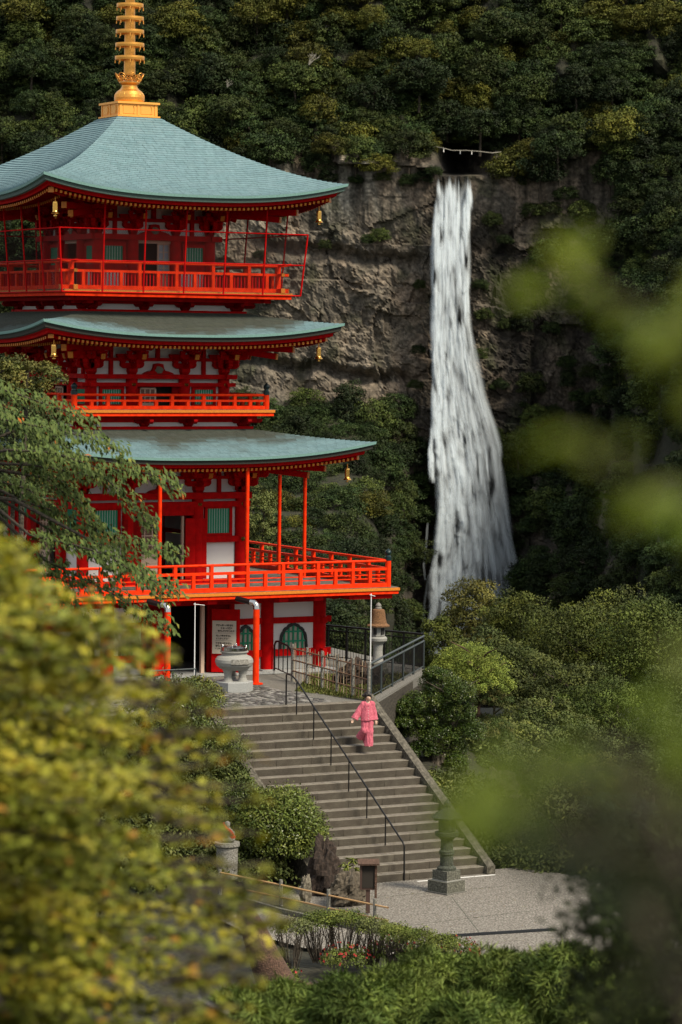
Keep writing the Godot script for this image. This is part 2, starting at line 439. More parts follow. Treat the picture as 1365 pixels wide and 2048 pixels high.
	# hip rafters
	for sx in [-1, 1]:
		for sz in [-1, 1]:
			var dv := Vector3(sx, 0, sz)
			var a := dv * (w - 0.44) + Vector3(0, ym - 0.42 + rise * 0.86, 0); var c := dv * (wall + 0.2) + Vector3(0, ym - 0.18, 0)
			var dir := (a - c).normalized(); var rt := Vector3.UP.cross(dir).normalized()
			var bb := Basis(rt, dir.cross(rt), dir)
			var r := bx("hip_rafter", pg, (a + c) * 0.5, Vector3(0.17, 0.2, (a - c).length()), M.crimson, bb)
			bx("end_cap", r, Vector3(0, 0, (a - c).length() * 0.5 + 0.012), Vector3(0.19, 0.22, 0.03), M.ochre)
			var a2 := dv * (w - 1.25) + Vector3(0, ym - 0.62 + rise * 0.4, 0); var c2 := dv * (wall - 0.2) + Vector3(0, ym - 0.35, 0)
			for q in 2:
				var e := a2 - dv * 0.42 * q - Vector3(0, 0.24 * q, 0)
				var d2 := (e - c2).normalized(); rt = Vector3.UP.cross(d2).normalized()
				var t := bx("corner_tail_rafter", pg, (e + c2) * 0.5, Vector3(0.17, 0.2, (e - c2).length()), M.crimson, Basis(rt, d2.cross(rt), d2))
				bx("end_cap", t, Vector3(0, 0, (e - c2).length() * 0.5 + 0.012), Vector3(0.18, 0.21, 0.03), M.ochre)
func soffit(m: float, t: float, w: float, mi: float, ym: float, rise: float) -> float:
	return ym - 0.335 + (w - 0.33 - m) * 0.13 + eave_up(m, w, mi, t, rise)

func arm(mb: MB, c: Vector3, dir: Vector3, l: float, h: float, th: float) -> void:   # a bracket arm, its ends curving up
	var up := Vector3.UP; var sd := dir.cross(up)
	var pr := PackedVector2Array([Vector2(-l / 2, h), Vector2(l / 2, h), Vector2(l / 2, h * 0.55), Vector2(l / 2 - h * 0.25, h * 0.22), Vector2(l / 2 - h * 0.7, 0), Vector2(-l / 2 + h * 0.7, 0), Vector2(-l / 2 + h * 0.25, h * 0.22), Vector2(-l / 2, h * 0.55)])
	var m := pr.size()
	for i in m:
		var a := pr[i]; var b := pr[(i + 1) % m]
		var pa := c + dir * a.x + up * a.y; var pb := c + dir * b.x + up * b.y
		mb.quad(pa + sd * th / 2, pa - sd * th / 2, pb - sd * th / 2, pb + sd * th / 2)
		if i > 0 and i < m - 1:
			var p0 := c + dir * pr[0].x + up * pr[0].y
			mb.tri(p0 + sd * th / 2, pa + sd * th / 2, pb + sd * th / 2)
			mb.tri(p0 - sd * th / 2, pb - sd * th / 2, pa - sd * th / 2)
func block(mb: MB, p: Vector3, w: float, h: float) -> void:
	mb.lathe(PackedVector2Array([Vector2(0.0, 0), Vector2(w * 0.5, 0), Vector2(w * 0.7, h * 0.45), Vector2(w * 0.7, h), Vector2(0, h)]), 4, p, true, PI / 4)
func bracket_mesh(k: float, out3: bool) -> ArrayMesh:   # one three-stepped cluster, at the head of a column
	var mb := MB.new()
	var X := Vector3.RIGHT; var Z := Vector3.BACK
	block(mb, Vector3.ZERO, 0.34 * k, 0.20)
	arm(mb, Vector3(0, 0.2, 0), X, 0.95 * k, 0.18, 0.14)
	arm(mb, Vector3(0, 0.2, 0.22 * k), Z, 0.75 * k, 0.18, 0.14)
	for s in [-0.38, 0.0, 0.38]: block(mb, Vector3(s * k, 0.38, 0), 0.2 * k, 0.13)
	arm(mb, Vector3(0, 0.51, 0), X, 1.25 * k, 0.17, 0.14)
	block(mb, Vector3(0, 0.38, 0.5 * k), 0.2 * k, 0.13)
	arm(mb, Vector3(0, 0.51, 0.5 * k), X, 0.85 * k, 0.16, 0.13)
	arm(mb, Vector3(0, 0.51, 0.4 * k), Z, 1.15 * k, 0.17, 0.14)
	for s in [-0.33, 0.0, 0.33]: block(mb, Vector3(s * k, 0.67, 0.5 * k), 0.18 * k, 0.12)
	if out3:
		block(mb, Vector3(0, 0.68, 0.92 * k), 0.2 * k, 0.12)
		arm(mb, Vector3(0, 0.80, 0.92 * k), X, 0.9 * k, 0.15, 0.13)
		for s in [-0.35, 0.0, 0.35]: block(mb, Vector3(s * k, 0.95, 0.92 * k), 0.17 * k, 0.1)
	return mb.mesh()

func lattice_window(b: Basis, x0: float, x1: float, y0: float, y1: float, z: float, n: int) -> void:
	var w := part("lattice_window", null, null, pg)
	var bg := BoxMesh.new(); bg.size = Vector3(x1 - x0, y1 - y0, 0.02)
	w.mesh = bg; w.material_override = M.window_dark
	w.transform = Transform3D(b, sp(b, (x0 + x1) / 2, (y0 + y1) / 2, z))
	var st := (x1 - x0) / n
	for i in n:
		var xx := x0 + st * (i + 0.5) - (x0 + x1) / 2
		bx("bar", w, Vector3(xx, 0, 0.04), Vector3(st * 0.72, y1 - y0, 0.04), M.lattice_green)
		if i < n - 1:
			bx("bar_edge", w, Vector3(xx + st * 0.5, 0, 0.035), Vector3(st * 0.17, y1 - y0, 0.03), M.lattice_white)
	bx("frame", w, Vector3(0, (y1 - y0) / 2 + 0.05, 0.04), Vector3(x1 - x0 + 0.2, 0.1, 0.1), M.crimson)
	bx("frame", w, Vector3(0, -(y1 - y0) / 2 - 0.05, 0.04), Vector3(x1 - x0 + 0.2, 0.1, 0.1), M.crimson)
	for s in [-1, 1]:
		bx("frame", w, Vector3(s * ((x1 - x0) / 2 + 0.05), 0, 0.04), Vector3(0.1, y1 - y0, 0.098), M.crimson)

func lattice_door(b: Basis, x0: float, x1: float, y0: float, y1: float, z: float, nx: int, ny: int, low: float, paper: Material) -> void:
	var w := part("lattice_door", null, null, pg)
	var bg := BoxMesh.new(); bg.size = Vector3(x1 - x0, y1 - y0, 0.02)
	w.mesh = bg; w.material_override = paper
	w.transform = Transform3D(b, sp(b, (x0 + x1) / 2, (y0 + y1) / 2, z))
	var h := y1 - y0; var wd := x1 - x0; var lo := -h / 2 + low
	for i in nx + 1: bx("muntin", w, Vector3(-wd / 2 + wd * i / nx, lo + (h - low) / 2, 0.025), Vector3(0.06 if i == 0 or i == nx else 0.035, h - low, 0.04), M.shoji_wood)
	for i in ny + 1: bx("muntin", w, Vector3(0, lo + (h - low) * i / ny, 0.027), Vector3(wd, 0.06 if i == 0 or i == ny else 0.035, 0.044), M.shoji_wood)
	if low > 0.05:
		bx("lower_panel", w, Vector3(0, lo - low / 2, 0.025), Vector3(wd, low, 0.04), M.shoji_wood)
		for i in 2: bx("panel_rail", w, Vector3(0, lo - low * (0.33 + 0.33 * i), 0.05), Vector3(wd, 0.03, 0.02), M.shoji_wood)

func railing(hw: float, y: float, hs: Array, pitch: float, corner: bool, rods: bool, slats: bool, m: Material, odd := 0.0) -> void:
	# hs: bottom rail top, mid rail bottom, mid rail top, top rail centre
	var n := int((hw - 0.1) / (pitch * 0.5))
	for k in 4:
		var b := sideb(k)
		var ext := hw + (0.38 if slats else 0.0)
		var r := bx("railing", pg, sp(b, 0, y + hs[0] / 2, hw), Vector3(ext * 2, hs[0], 0.13), m, b)
		var o := Vector3(0, -hs[0] / 2, 0)
		bx("mid_rail", r, o + Vector3(0, (hs[1] + hs[2]) / 2, 0), Vector3(ext * 2, hs[2] - hs[1], 0.10), m)
		var t := MB.new(); var e2 := ext - 0.1 + (0.12 if slats else 0.0)
		if slats:
			t.path(PackedVector3Array([Vector3(-e2 - 0.1, hs[3] + 0.06, 0), Vector3(-e2 + 0.3, hs[3], 0), Vector3(e2 - 0.3, hs[3], 0), Vector3(e2 + 0.1, hs[3] + 0.06, 0)]), 0.045, 0.045, 8)
		else:
			t.tube(Vector3(-e2, hs[3], 0), Vector3(e2, hs[3], 0), 0.045, 0.045, 8)
		part("top_rail", t.mesh(), m, r, o)
		if slats:
			for s in [-1, 1]:
				bx("end_cap", r, o + Vector3(s * (ext + 0.008), hs[0] / 2, 0), Vector3(0.02, hs[0] + 0.02, 0.15), M.ochre)
				bx("end_cap", r, o + Vector3(s * (ext + 0.008), (hs[1] + hs[2]) / 2, 0), Vector3(0.02, hs[2] - hs[1] + 0.02, 0.12), M.ochre)
		if rods:
			for q in [0.35, 0.65]:
				bx("rod", r, o + Vector3(0, lerpf(hs[0], hs[1], q), 0), Vector3(hw * 2 - 0.1, 0.035, 0.035), m)
		for j in range(-n, n + 1):
			var x := j * pitch * 0.5
			if absf(x) > hw - 0.12: continue
			var tall: bool = absi(j) % 2 == (1 if odd > 0 else 0)
			bx("post" if tall else "short_post", r, o + Vector3(x, (hs[0] + (hs[3] - 0.03 if tall else hs[1] + 0.02)) / 2, 0.002), Vector3(0.115, (hs[3] - 0.03 if tall else hs[1] + 0.02) - hs[0] + 0.02, 0.115), m)
			if slats and j < n:
				for q in 4: bx("slat", r, o + Vector3(x + pitch * 0.5 * (0.22 + 0.187 * q), (hs[0] + hs[1]) / 2, -0.02), Vector3(0.045, hs[1] - hs[0], 0.03), M.crimson)
	if corner:
		for sx in [-1, 1]:
			for sz in [-1, 1]:
				var mb := MB.new(); var p := Vector3(sx * hw, y, sz * hw)
				mb.lathe(PackedVector2Array([Vector2(0.1, 0), Vector2(0.1, hs[3] + 0.11), Vector2(0, hs[3] + 0.11)]), 14, p)
				var c := part("corner_post", mb.mesh(), m, pg)
				var g := MB.new(); var h: float = hs[3] + 0.11
				g.lathe(PackedVector2Array([Vector2(0.108, h - 0.1), Vector2(0.108, h + 0.02), Vector2(0.085, h + 0.04), Vector2(0.075, h + 0.09), Vector2(0.10, h + 0.13), Vector2(0.105, h + 0.18), Vector2(0.085, h + 0.23), Vector2(0.03, h + 0.28), Vector2(0, h + 0.31)]), 14, p)
				part("post_cap", g.mesh(), M.finial_cap, c)
	else:
		for sx in [-1, 1]:
			for sz in [-1, 1]: bx("corner_post", pg, Vector3(sx * hw, y + hs[3] / 2, sz * hw), Vector3(0.15, hs[3], 0.15), m)

func deck(hw: float, y: float, inner: float, beams: float) -> void:
	var mb := MB.new(); mb.box(Vector3(0, y - 0.05, 0), Vector3(hw * 2 - 0.02, 0.09, hw * 2 - 0.02))
	var d := part("deck", mb.mesh(), M.floor_board, pg)
	for k in 4:
		var b := sideb(k)
		bx("deck_edge", d, sp(b, 0, y - 0.047, hw - 0.05), Vector3(hw * 2 - (0.2 if k % 2 == 1 else 0.0), 0.09, 0.1), M.ochre, b)
		bx("edge_beam", d, sp(b, 0, y - 0.15, hw - 0.14), Vector3(hw * 2 - (0.32 if k % 2 == 1 else 0.06), 0.115, 0.2), M.vermilion, b)
		bx("deck_beam", d, sp(b, 0, y - 0.27, hw - 0.75), Vector3(hw * 2 - 1.0, 0.14, 0.22), M.crimson, b)
		bx("deck_beam", d, sp(b, 0, y - 0.33, beams), Vector3(beams * 2 + 0.9, 0.2, 0.22), M.crimson, b)
		if k % 2 == 0:
			var n := int(hw / 0.34)
			if k == 0:
				for j in range(-n, n + 1):   # floor boards of the walk
					bx("floor_board", d, Vector3(j * 0.34, y + 0.004, (hw - 0.11 + inner) / 2), Vector3(0.33, 0.018, hw - 0.11 - inner), M.floor_board)

func gold_rosette(parent: Node, p: Vector3, b: Basis, r: float) -> void:
	var mb := MB.new()
	mb.lathe(PackedVector2Array([Vector2(r, 0), Vector2(r, 0.03), Vector2(r * 0.7, 0.045), Vector2(r * 0.62, 0.03), Vector2(r * 0.5, 0.03), Vector2(r * 0.42, 0.08), Vector2(0, 0.1)]), 10)
	var q := part("nail_cover", mb.mesh(), M.rosette, parent)
	q.transform = Transform3D(b * Basis(Vector3.RIGHT, PI / 2), p)

func storey(lv: int, w: float, y0: float, yb: float, ytop: float, cols: Array, scale: float) -> void:
	# yb: underside of the lower head beam; beams above it; ytop: soffit
	var core := MB.new()
	for k in 4:
		var b := sideb(k)
		core.box(sp(b, 0, (yb + 0.1 + ytop) / 2, w - 0.14), Vector3(w * 2 - 0.3, ytop - yb - 0.1, 0.06), b)
	part("upper_wall", core.mesh(), M.plaster, pg)
	var h2: float = {1: 0.19, 2: 0.13, 3: 0.0}[lv]; var h3: float = {1: 0.22, 2: 0.15, 3: 0.18}[lv]; var gap: float = {1: 0.09, 2: 0.13, 3: 0.0}[lv]
	var y1 := yb + h2 + gap; var ybk := y1 + h3
	var bm := bracket_mesh(scale, true)
	for k in 4:
		var b := sideb(k)
		var ext: float = {1: 0.28, 2: 0.38, 3: 0.36}[lv]
		if h2 > 0:
			var be := bx("head_beam", pg, sp(b, 0, yb + h2 / 2, w + 0.06), Vector3((w + ext) * 2, h2, 0.2), M.crimson, b)
			for c in cols: gold_rosette(be, Vector3(c, 0, 0.1), Basis.IDENTITY, 0.075)
		bx("plate_beam", pg, sp(b, 0, y1 + h3 / 2, w + 0.1), Vector3((w + ext) * 2, h3, 0.34), M.crimson, b)
		for ci in cols.size():
			var c: float = cols[ci]
			if ci < cols.size() - 1 or true:
				var last := ci == cols.size() - 1
				if not last:
					var mb := MB.new(); var p := sp(b, c, 0, w)
					mb.tube(Vector3(p.x, y0, p.z), Vector3(p.x, y1 + 0.02, p.z), 0.2, 0.2, 18, false)
					part("column", mb.mesh(), M.crimson, pg)
			var br := part("bracket", bm, M.crimson, pg)
			var dg := 0.0
			if ci == 0: dg = -PI / 4
			br.transform = Transform3D(b * Basis(Vector3.UP, dg) if ci == 0 else b, sp(b, c, ybk, w))
			if ci == 0:
				var br2 := part("bracket", bm, M.crimson, pg); br2.transform = Transform3D(b, sp(b, c, ybk, w))
			if ci == cols.size() - 1:
				pass
			# tail rafter with its ochre end
			var a := Vector3(c, ybk + 0.60, w + 0.98); var e := Vector3(c, ybk + 1.0, w - 0.3)
			var dir := (a - e).normalized(); var bb := Basis(Vector3.RIGHT, dir.cross(Vector3.RIGHT), dir)
			if absf(c) < w - 0.05:
				var t := bx("tail_rafter", pg, b * ((a + e) * 0.5), Vector3(0.14, 0.17, (a - e).length()), M.crimson, b * bb)
				bx("end_cap", t, Vector3(0, 0, (a - e).length() * 0.5 + 0.01), Vector3(0.15, 0.18, 0.03), M.ochre)
			else:
				var t := bx("tail_rafter", pg, b * ((a + e) * 0.5), Vector3(0.14, 0.168, (a - e).length()), M.crimson, b * bb)
				bx("end_cap", t, Vector3(0, 0, (a - e).length() * 0.5 + 0.01), Vector3(0.15, 0.18, 0.03), M.ochre)
		bx("bracket_tie_beam", pg, sp(b, 0, ybk + 0.50, w - 0.03), Vector3(w * 2, 0.11, 0.13), M.crimson, b)
		bx("purlin", pg, sp(b, 0, ybk + 1.10, w + 0.92 * scale), Vector3(w * 2 + 1.9, 0.16, 0.16), M.crimson, b)
		# struts between the clusters, the middle bay has a carved frog-leg strut
		for i in cols.size() - 1:
			var x: float = (cols[i] + cols[i + 1]) / 2
			if absf(x) > 0.3:
				bx("strut", pg, sp(b, x, ybk + 0.45, w - 0.06), Vector3(0.13, 0.9, 0.12), M.crimson, b)
			else:
				bx("strut", pg, sp(b, x, ybk + 0.75, w - 0.06), Vector3(0.14, 0.4, 0.12), M.crimson, b)
				var kb := MB.new()
				var pr := [Vector2(0, 0.37), Vector2(0.16, 0.34), Vector2(0.19, 0.2), Vector2(0.24, 0.12), Vector2(0.36, 0.10), Vector2(0.5, 0.05), Vector2(0.58, 0.0), Vector2(0.12, 0.0), Vector2(0, 0.0)]
				for sgn in [-1, 1]:
					for q in pr.size() - 1:
						var pa := Vector3(pr[q].x * sgn, pr[q].y, 0.07); var pb := Vector3(pr[q + 1].x * sgn, pr[q + 1].y, 0.07)
						kb.tri(Vector3(0, 0.0, 0.07), pa if sgn < 0 else pb, pb if sgn < 0 else pa)
						kb.quad(pa, pb, pb - Vector3(0, 0, 0.16), pa - Vector3(0, 0, 0.16))
				var kk := part("frog_leg_strut", kb.mesh(), M.crimson, pg)
				kk.transform = Transform3D(b, sp(b, x, ybk + 0.005, w))
				var cv := MB.new(); cv.blob(Vector3(0, 0.14, 0.09), Vector3(0.14, 0.11, 0.03), 5, 0.5, 8)
				part("carving", cv.mesh(), M.carving, kk)

func base_zone(hw: float, y0: float, y1: float) -> void:   # the low wall between a roof and the walk above it
	for k in 4:
		var b := sideb(k)
		var w := bx("plinth_wall", pg, sp(b, 0, (y0 + y1) / 2, hw - 0.2), Vector3(hw * 2 - 0.5, y1 - y0, 0.1), M.plaster, b)
		bx("plinth_beam", pg, sp(b, 0, y0 + 0.06, hw - 0.06), Vector3(hw * 2 + (0.1 if k % 2 == 0 else -0.2), 0.12, 0.18), M.crimson, b)
		for j in 4:
			var x: float = lerpf(-hw + 0.35, hw - 0.35, j / 3.0) * (0.86 if j == 1 or j == 2 else 1.0)
			var mb := MB.new()
			block(mb, Vector3(0, 0.12, 0.1), 0.3, 0.12); arm(mb, Vector3(0, 0.22, 0.3), Vector3.BACK, 0.9, 0.15, 0.14); arm(mb, Vector3(0, 0.22, 0.1), Vector3.RIGHT, 0.7, 0.13, 0.13)
			var q := part("plinth_bracket", mb.mesh(), M.dark_crimson, pg)
			q.transform = Transform3D(b, sp(b, x, y0, hw - 0.2))

func cusped_window(b: Basis, cx: float, y0: float, w: float, h: float, z: float) -> void:
	var outl := PackedVector2Array()
	for p in [[0.50, 0.0], [0.475, 0.38], [0.455, 0.52], [0.43, 0.60], [0.38, 0.66], [0.37, 0.72], [0.31, 0.80], [0.22, 0.85], [0.20, 0.90], [0.10, 0.95], [0.0, 1.0]]: outl.append(Vector2(p[0] * w, p[1] * h))
	var full := PackedVector2Array()
	for p in outl: full.append(p)
	for i in range(outl.size() - 2, -1, -1): full.append(Vector2(-outl[i].x, outl[i].y))
	var bg := MB.new()
	for i in full.size() - 1:
		bg.tri(Vector3(0, 0, 0), Vector3(full[i + 1].x, full[i + 1].y, 0), Vector3(full[i].x, full[i].y, 0))
	var o := part("cusped_window", bg.mesh(), M.shoji_paper_pale, pg)
	o.transform = Transform3D(b, sp(b, cx, y0, z))
	var fr := MB.new(); var t := 0.055
	for i in full.size() - 1:
		var a := full[i]; var c := full[i + 1]
		var ci := Vector2(a.x * (1 - 2 * t / w), a.y * (1 - 1.3 * t / h)); var di := Vector2(c.x * (1 - 2 * t / w), c.y * (1 - 1.3 * t / h))
		var co := a * 1.04; var dn := c * 1.04
		fr.quad(Vector3(di.x, di.y, 0.07), Vector3(dn.x, dn.y, 0.07), Vector3(co.x, co.y, 0.07), Vector3(ci.x, ci.y, 0.07))
		fr.quad(Vector3(co.x, co.y, 0.07), Vector3(dn.x, dn.y, 0.07), Vector3(dn.x, dn.y, -0.02), Vector3(co.x, co.y, -0.02))
		fr.quad(Vector3(di.x, di.y, 0.07), Vector3(ci.x, ci.y, 0.07), Vector3(ci.x, ci.y, -0.02), Vector3(di.x, di.y, -0.02))
	part("frame", fr.mesh(), M.cusp_black, o)
	var n := maxi(3, int(round(w / 0.2)))
	for i in n:
		var x := -w * 0.42 + w * 0.84 * (i + 0.5) / n
		var top := h * (1.0 - 0.34 * pow(absf(x) / (w * 0.45), 2.0)) - 0.06
		bx("bar", o, Vector3(x, top / 2, 0.03), Vector3(0.06, top, 0.035), M.lattice_green)
	for q in [0.3, 0.68]:
		bx("cross_bar", o, Vector3(0, h * q, 0.04), Vector3(w * (0.9 if q < 0.5 else 0.76), 0.05, 0.03), M.lattice_green)

func pagoda() -> void:
	mat("rosette", Color(0.42, 0.36, 0.16), 0.35, 0.9)
	mat("shoji_paper_pale", Color(0.70, 0.67, 0.62), 0.9)
	pg = thing("pagoda", "vermilion three-storey pagoda with grey-green copper roofs and gold spire", "pagoda")
	var rises := 0
	# ground floor
	var f := bx("foundation", pg, Vector3(0, 0.04, 0), Vector3(10.9, 0.08, 10.9), M.granite_pale)
	for k in 4:
		var b := sideb(k)
		var w := 4.95
		for c in [-4.95, -2.95, -1.62, 1.62, 2.95]:
			var mb := MB.new(); var p := sp(b, c, 0, w)
			var r := 0.23 if absf(c) > 2 else 0.1
			mb.tube(Vector3(p.x, 0.1, p.z), Vector3(p.x, 2.62, p.z), r, r, 20, false)
			var cl := part("column", mb.mesh(), M.crimson, pg)
			if r > 0.2: bx("column_base", cl, Vector3(p.x, 0.095, p.z), Vector3(0.62, 0.05, 0.62), M.granite_pale)
		for s in [-1, 1]:
			bx("wall_panel", pg, sp(b, s * 3.25, 2.12, w - 0.05), Vector3(3.3, 0.6, 0.08), M.plaster, b)
			bx("wall_panel", pg, sp(b, s * 3.25, 1.22, w - 0.052), Vector3(3.3, 0.9, 0.08), M.plaster, b)
			bx("wall_base", pg, sp(b, s * 3.25, 0.32, w - 0.04), Vector3(3.3, 0.46, 0.09), M.granite_pale, b)
			bx("wall_beam", pg, sp(b, s * 3.52, 1.745, w), Vector3(3.72, 0.2, 0.16), M.crimson, b)
			bx("wall_beam", pg, sp(b, s * 3.52, 0.655, w), Vector3(3.72, 0.23, 0.16), M.crimson, b)
			cusped_window(b, s * 3.95, 0.77, 1.04, 0.86, w - 0.005)
			cusped_window(b, s * 2.14, 0.77, 0.78, 0.84, w - 0.005)
		bx("lintel", pg, sp(b, 0, 2.5, w), Vector3(10.1, 0.3, 0.2), M.crimson, b)
		if k > 0: bx("closed_door", pg, sp(b, 0, 1.2, w - 0.06), Vector3(3.2, 2.3, 0.08), M.crimson, b)
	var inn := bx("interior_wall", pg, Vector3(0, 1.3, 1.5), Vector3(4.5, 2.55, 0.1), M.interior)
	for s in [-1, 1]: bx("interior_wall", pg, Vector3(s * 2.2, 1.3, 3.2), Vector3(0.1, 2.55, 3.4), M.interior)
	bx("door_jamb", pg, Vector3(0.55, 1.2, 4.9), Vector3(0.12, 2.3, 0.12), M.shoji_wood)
	bx("door_jamb", pg, Vector3(-0.95, 1.2, 4.9), Vector3(0.12, 2.3, 0.12), M.crimson)
	for s in [-1, 1]:   # the doors, folded back against the wall
		var ang := 0.62
		var hinge := Vector3(s * 0.82, 0, 5.08)
		var dir := Vector3(s * cos(ang), 0, sin(ang))
		var bb := Basis(dir, Vector3.UP, dir.cross(Vector3.UP))
		var lf := bx("door", pg, hinge + dir * 0.47 + Vector3(0, 1.17, 0), Vector3(0.94, 2.1, 0.07), M.crimson, bb)
		for q in [-0.43, 0.43]: bx("door_stile", lf, Vector3(q, 0, 0.0), Vector3(0.08, 2.104, 0.1), M.crimson)
	bx("door_side", pg, Vector3(1.2, 1.2, 4.85), Vector3(0.9, 2.3, 0.1), M.dark_crimson); bx("door_side", pg, Vector3(-1.3, 1.2, 4.85), Vector3(0.7, 2.3, 0.1), M.dark_crimson)
	# walks and railings
	deck(6.95, 2.90, 3.0, 5.2); deck(3.79, 8.81, 2.4, 3.0); deck(4.2, 12.76, 2.0, 2.9)
	railing(6.65, 2.905, [0.15, 0.575, 0.665, 0.89], 1.32, true, true, false, M.vermilion)
	railing(3.56, 8.815, [0.13, 0.265, 0.335, 0.49], 1.175, true, false, false, M.vermilion)
	railing(3.82, 12.765, [0.15, 0.575, 0.66, 0.91], 1.355, false, false, true, M.vermilion)
	for k in 4:
		var b := sideb(k)
		for j in range(-5, 6):
			bx("joist", pg, sp(b, j * 1.32, 2.60, 6.0), Vector3(0.34, 0.13, 1.5), M.crimson, b)
	# storeys
	roof(1, 6.3, 3.15, 7.28, 7.78, 8.14, 2.7)
	roof(2, 5.48, 2.95, 11.30, 11.75, 12.06, 2.3)
	roof(3, 5.53, 0.80, 15.88, 16.44, 18.70, 1.9)
	storey(1, 2.95, 2.91, 5.5, 7.35, [-2.95, -1.3, 1.3, 2.95], 1.0)
	storey(2, 2.48, 8.82, 9.57, 11.35, [-2.48, -0.98, 0.98, 2.48], 0.9)
	storey(3, 2.08, 12.77, 14.49, 15.95, [-2.08, -0.8, 0.8, 2.08], 0.78)
	base_zone(3.2, 8.12, 8.72); base_zone(3.0, 12.02, 12.66)
	for k in 4:
		var b := sideb(k)
		# first storey walls
		var w := 2.95
		for s in [-1, 1]:
			var x0 := 1.42; var x1 := 2.8
			bx("wall_panel", pg, sp(b, s * 2.1, 3.6, w - 0.09), Vector3(1.25, 1.36, 0.08), M.plaster, b)
			bx("wall_panel", pg, sp(b, s * 2.1, 5.0, w - 0.12), Vector3(1.3, 1.1, 0.08), M.plaster, b)
			bx("wall_beam", pg, sp(b, s * 2.28, 4.40, w + 0.02), Vector3(1.72, 0.2, 0.24), M.crimson, b)
			gold_rosette(pg, sp(b, s * 2.93, 4.40, w + 0.2), b, 0.07)
			lattice_window(b, s * 2.09 - 0.42, s * 2.09 + 0.42, 4.6, 5.44, w - 0.06, 9)
		bx("lintel", pg, sp(b, 0, 5.36, w - 0.02), Vector3(2.7, 0.27, 0.22), M.crimson, b)
		bx("sill_beam", pg, sp(b, 0, 2.98, w), Vector3(w * 2, 0.14, 0.22), M.crimson, b)
		var li := 0.9
		if k == 0 or k == 1:
			lattice_door(b, -0.91, -0.06, 3.05, 5.2, w - 0.14, 3, 4, 0.85, M.shoji_paper)
			for s in [-1, 1]: bx("door_jamb", pg, sp(b, s * 0.92 if s < 0 else 0.78, 4.1, w - 0.1), Vector3(0.06, 2.2, 0.12), M.shoji_wood if s > 0 else M.crimson, b)
			for s in [-1, 1]:
				var ang := 0.2
				var hinge := sp(b, s * 0.84, 4.1, w + 0.04)
				var dir := b * Vector3(s * cos(ang), 0, sin(ang))
				if s > 0:
					var lf := bx("door", pg, hinge + dir * 0.36, Vector3(0.74, 2.05, 0.06), M.crimson, Basis(dir, Vector3.UP, dir.cross(Vector3.UP)))
					bx("strap_hinge", lf, Vector3(-0.25, 0.8, -0.04), Vector3(0.3, 0.06, 0.02), M.iron_black)
				else:
					bx("door", pg, hinge + dir * 0.36, Vector3(0.74, 2.05, 0.06), M.dark_crimson, Basis(-dir, Vector3.UP, (-dir).cross(Vector3.UP)))
		else:
			bx("closed_door", pg, sp(b, 0, 4.1, w - 0.1), Vector3(2.0, 2.2, 0.08), M.crimson, b)
		# second storey walls
		w = 2.48
		for s in [-1, 1]:
			bx("wall_panel", pg, sp(b, s * 1.73, 9.2, w - 0.1), Vector3(1.3, 0.8, 0.08), M.plaster, b)
			lattice_window(b, s * 1.72 - 0.35, s * 1.72 + 0.35, 8.97, 9.47, w - 0.05, 8)
			bx("wall_panel", pg, sp(b, s * 1.72, 8.87, w - 0.03), Vector3(0.95, 0.1, 0.1), M.crimson, b)
		bx("inner_wall", pg, sp(b, 0, 9.2, w - 0.4), Vector3(1.7, 0.75, 0.06), M.interior, b)
		bx("wall_panel", pg, sp(b, 0.75, 9.2, w - 0.06), Vector3(0.42, 0.76, 0.08), M.dark_crimson, b); bx("wall_panel", pg, sp(b, -0.78, 9.2, w - 0.06), Vector3(0.24, 0.76, 0.08), M.dark_crimson, b)
		lattice_door(b, -0.64, -0.06, 8.86, 9.5, w - 0.12, 3, 2, 0.12, M.shoji_paper)
		# third storey walls
		w = 2.08
		for s in [-1, 1]:
			bx("wall_panel", pg, sp(b, s * 1.42, 13.3, w - 0.1), Vector3(1.2, 1.0, 0.08), M.plaster, b)
			bx("wall_panel", pg, sp(b, s * 1.42, 14.05, w - 0.104), Vector3(1.2, 0.9, 0.08), M.crimson, b)
			lattice_window(b, s * 1.5 - 0.34, s * 1.5 + 0.34, 13.68, 14.28, w - 0.05, 7)
			bx("wall_beam", pg, sp(b, s * 1.42, 13.52, w - 0.03), Vector3(1.25, 0.12, 0.14), M.crimson, b)
			bx("wall_panel", pg, sp(b, s * 0.86, 13.6, w - 0.07), Vector3(0.3, 1.7, 0.08), M.crimson, b)
		bx("lintel", pg, sp(b, 0, 14.44, w - 0.05), Vector3(1.9, 0.1, 0.14), M.shoji_wood, b)
		lattice_door(b, 0.2, 0.62, 12.8, 14.38, w - 0.14, 2, 4, 0.5, M.shoji_glass)
		bx("inner_wall", pg, sp(b, 0, 13.6, w - 0.7), Vector3(2.2, 1.7, 0.06), M.interior, b)
		# slender props of the first eave, and their feet on the walk
		for x in ([-1.52, 1.68] if k == 0 else [-0.15, 0.15 - 2.2]):
			var mb := MB.new(); mb.tube(sp(b, x, 2.91, 5.9), sp(b, x, 7.07 if k == 0 else 6.42, 5.9), 0.065, 0.065, 10)
			part("eave_prop", mb.mesh(), M.vermilion, pg)
	for y in [2.95, 8.85, 12.8]:
		var wd: float = {2.95: 2.8, 8.85: 2.3, 12.8: 1.9}[y]
		bx("storey_floor", pg, Vector3(0, y, 0), Vector3(wd * 2, 0.06, wd * 2), M.interior)
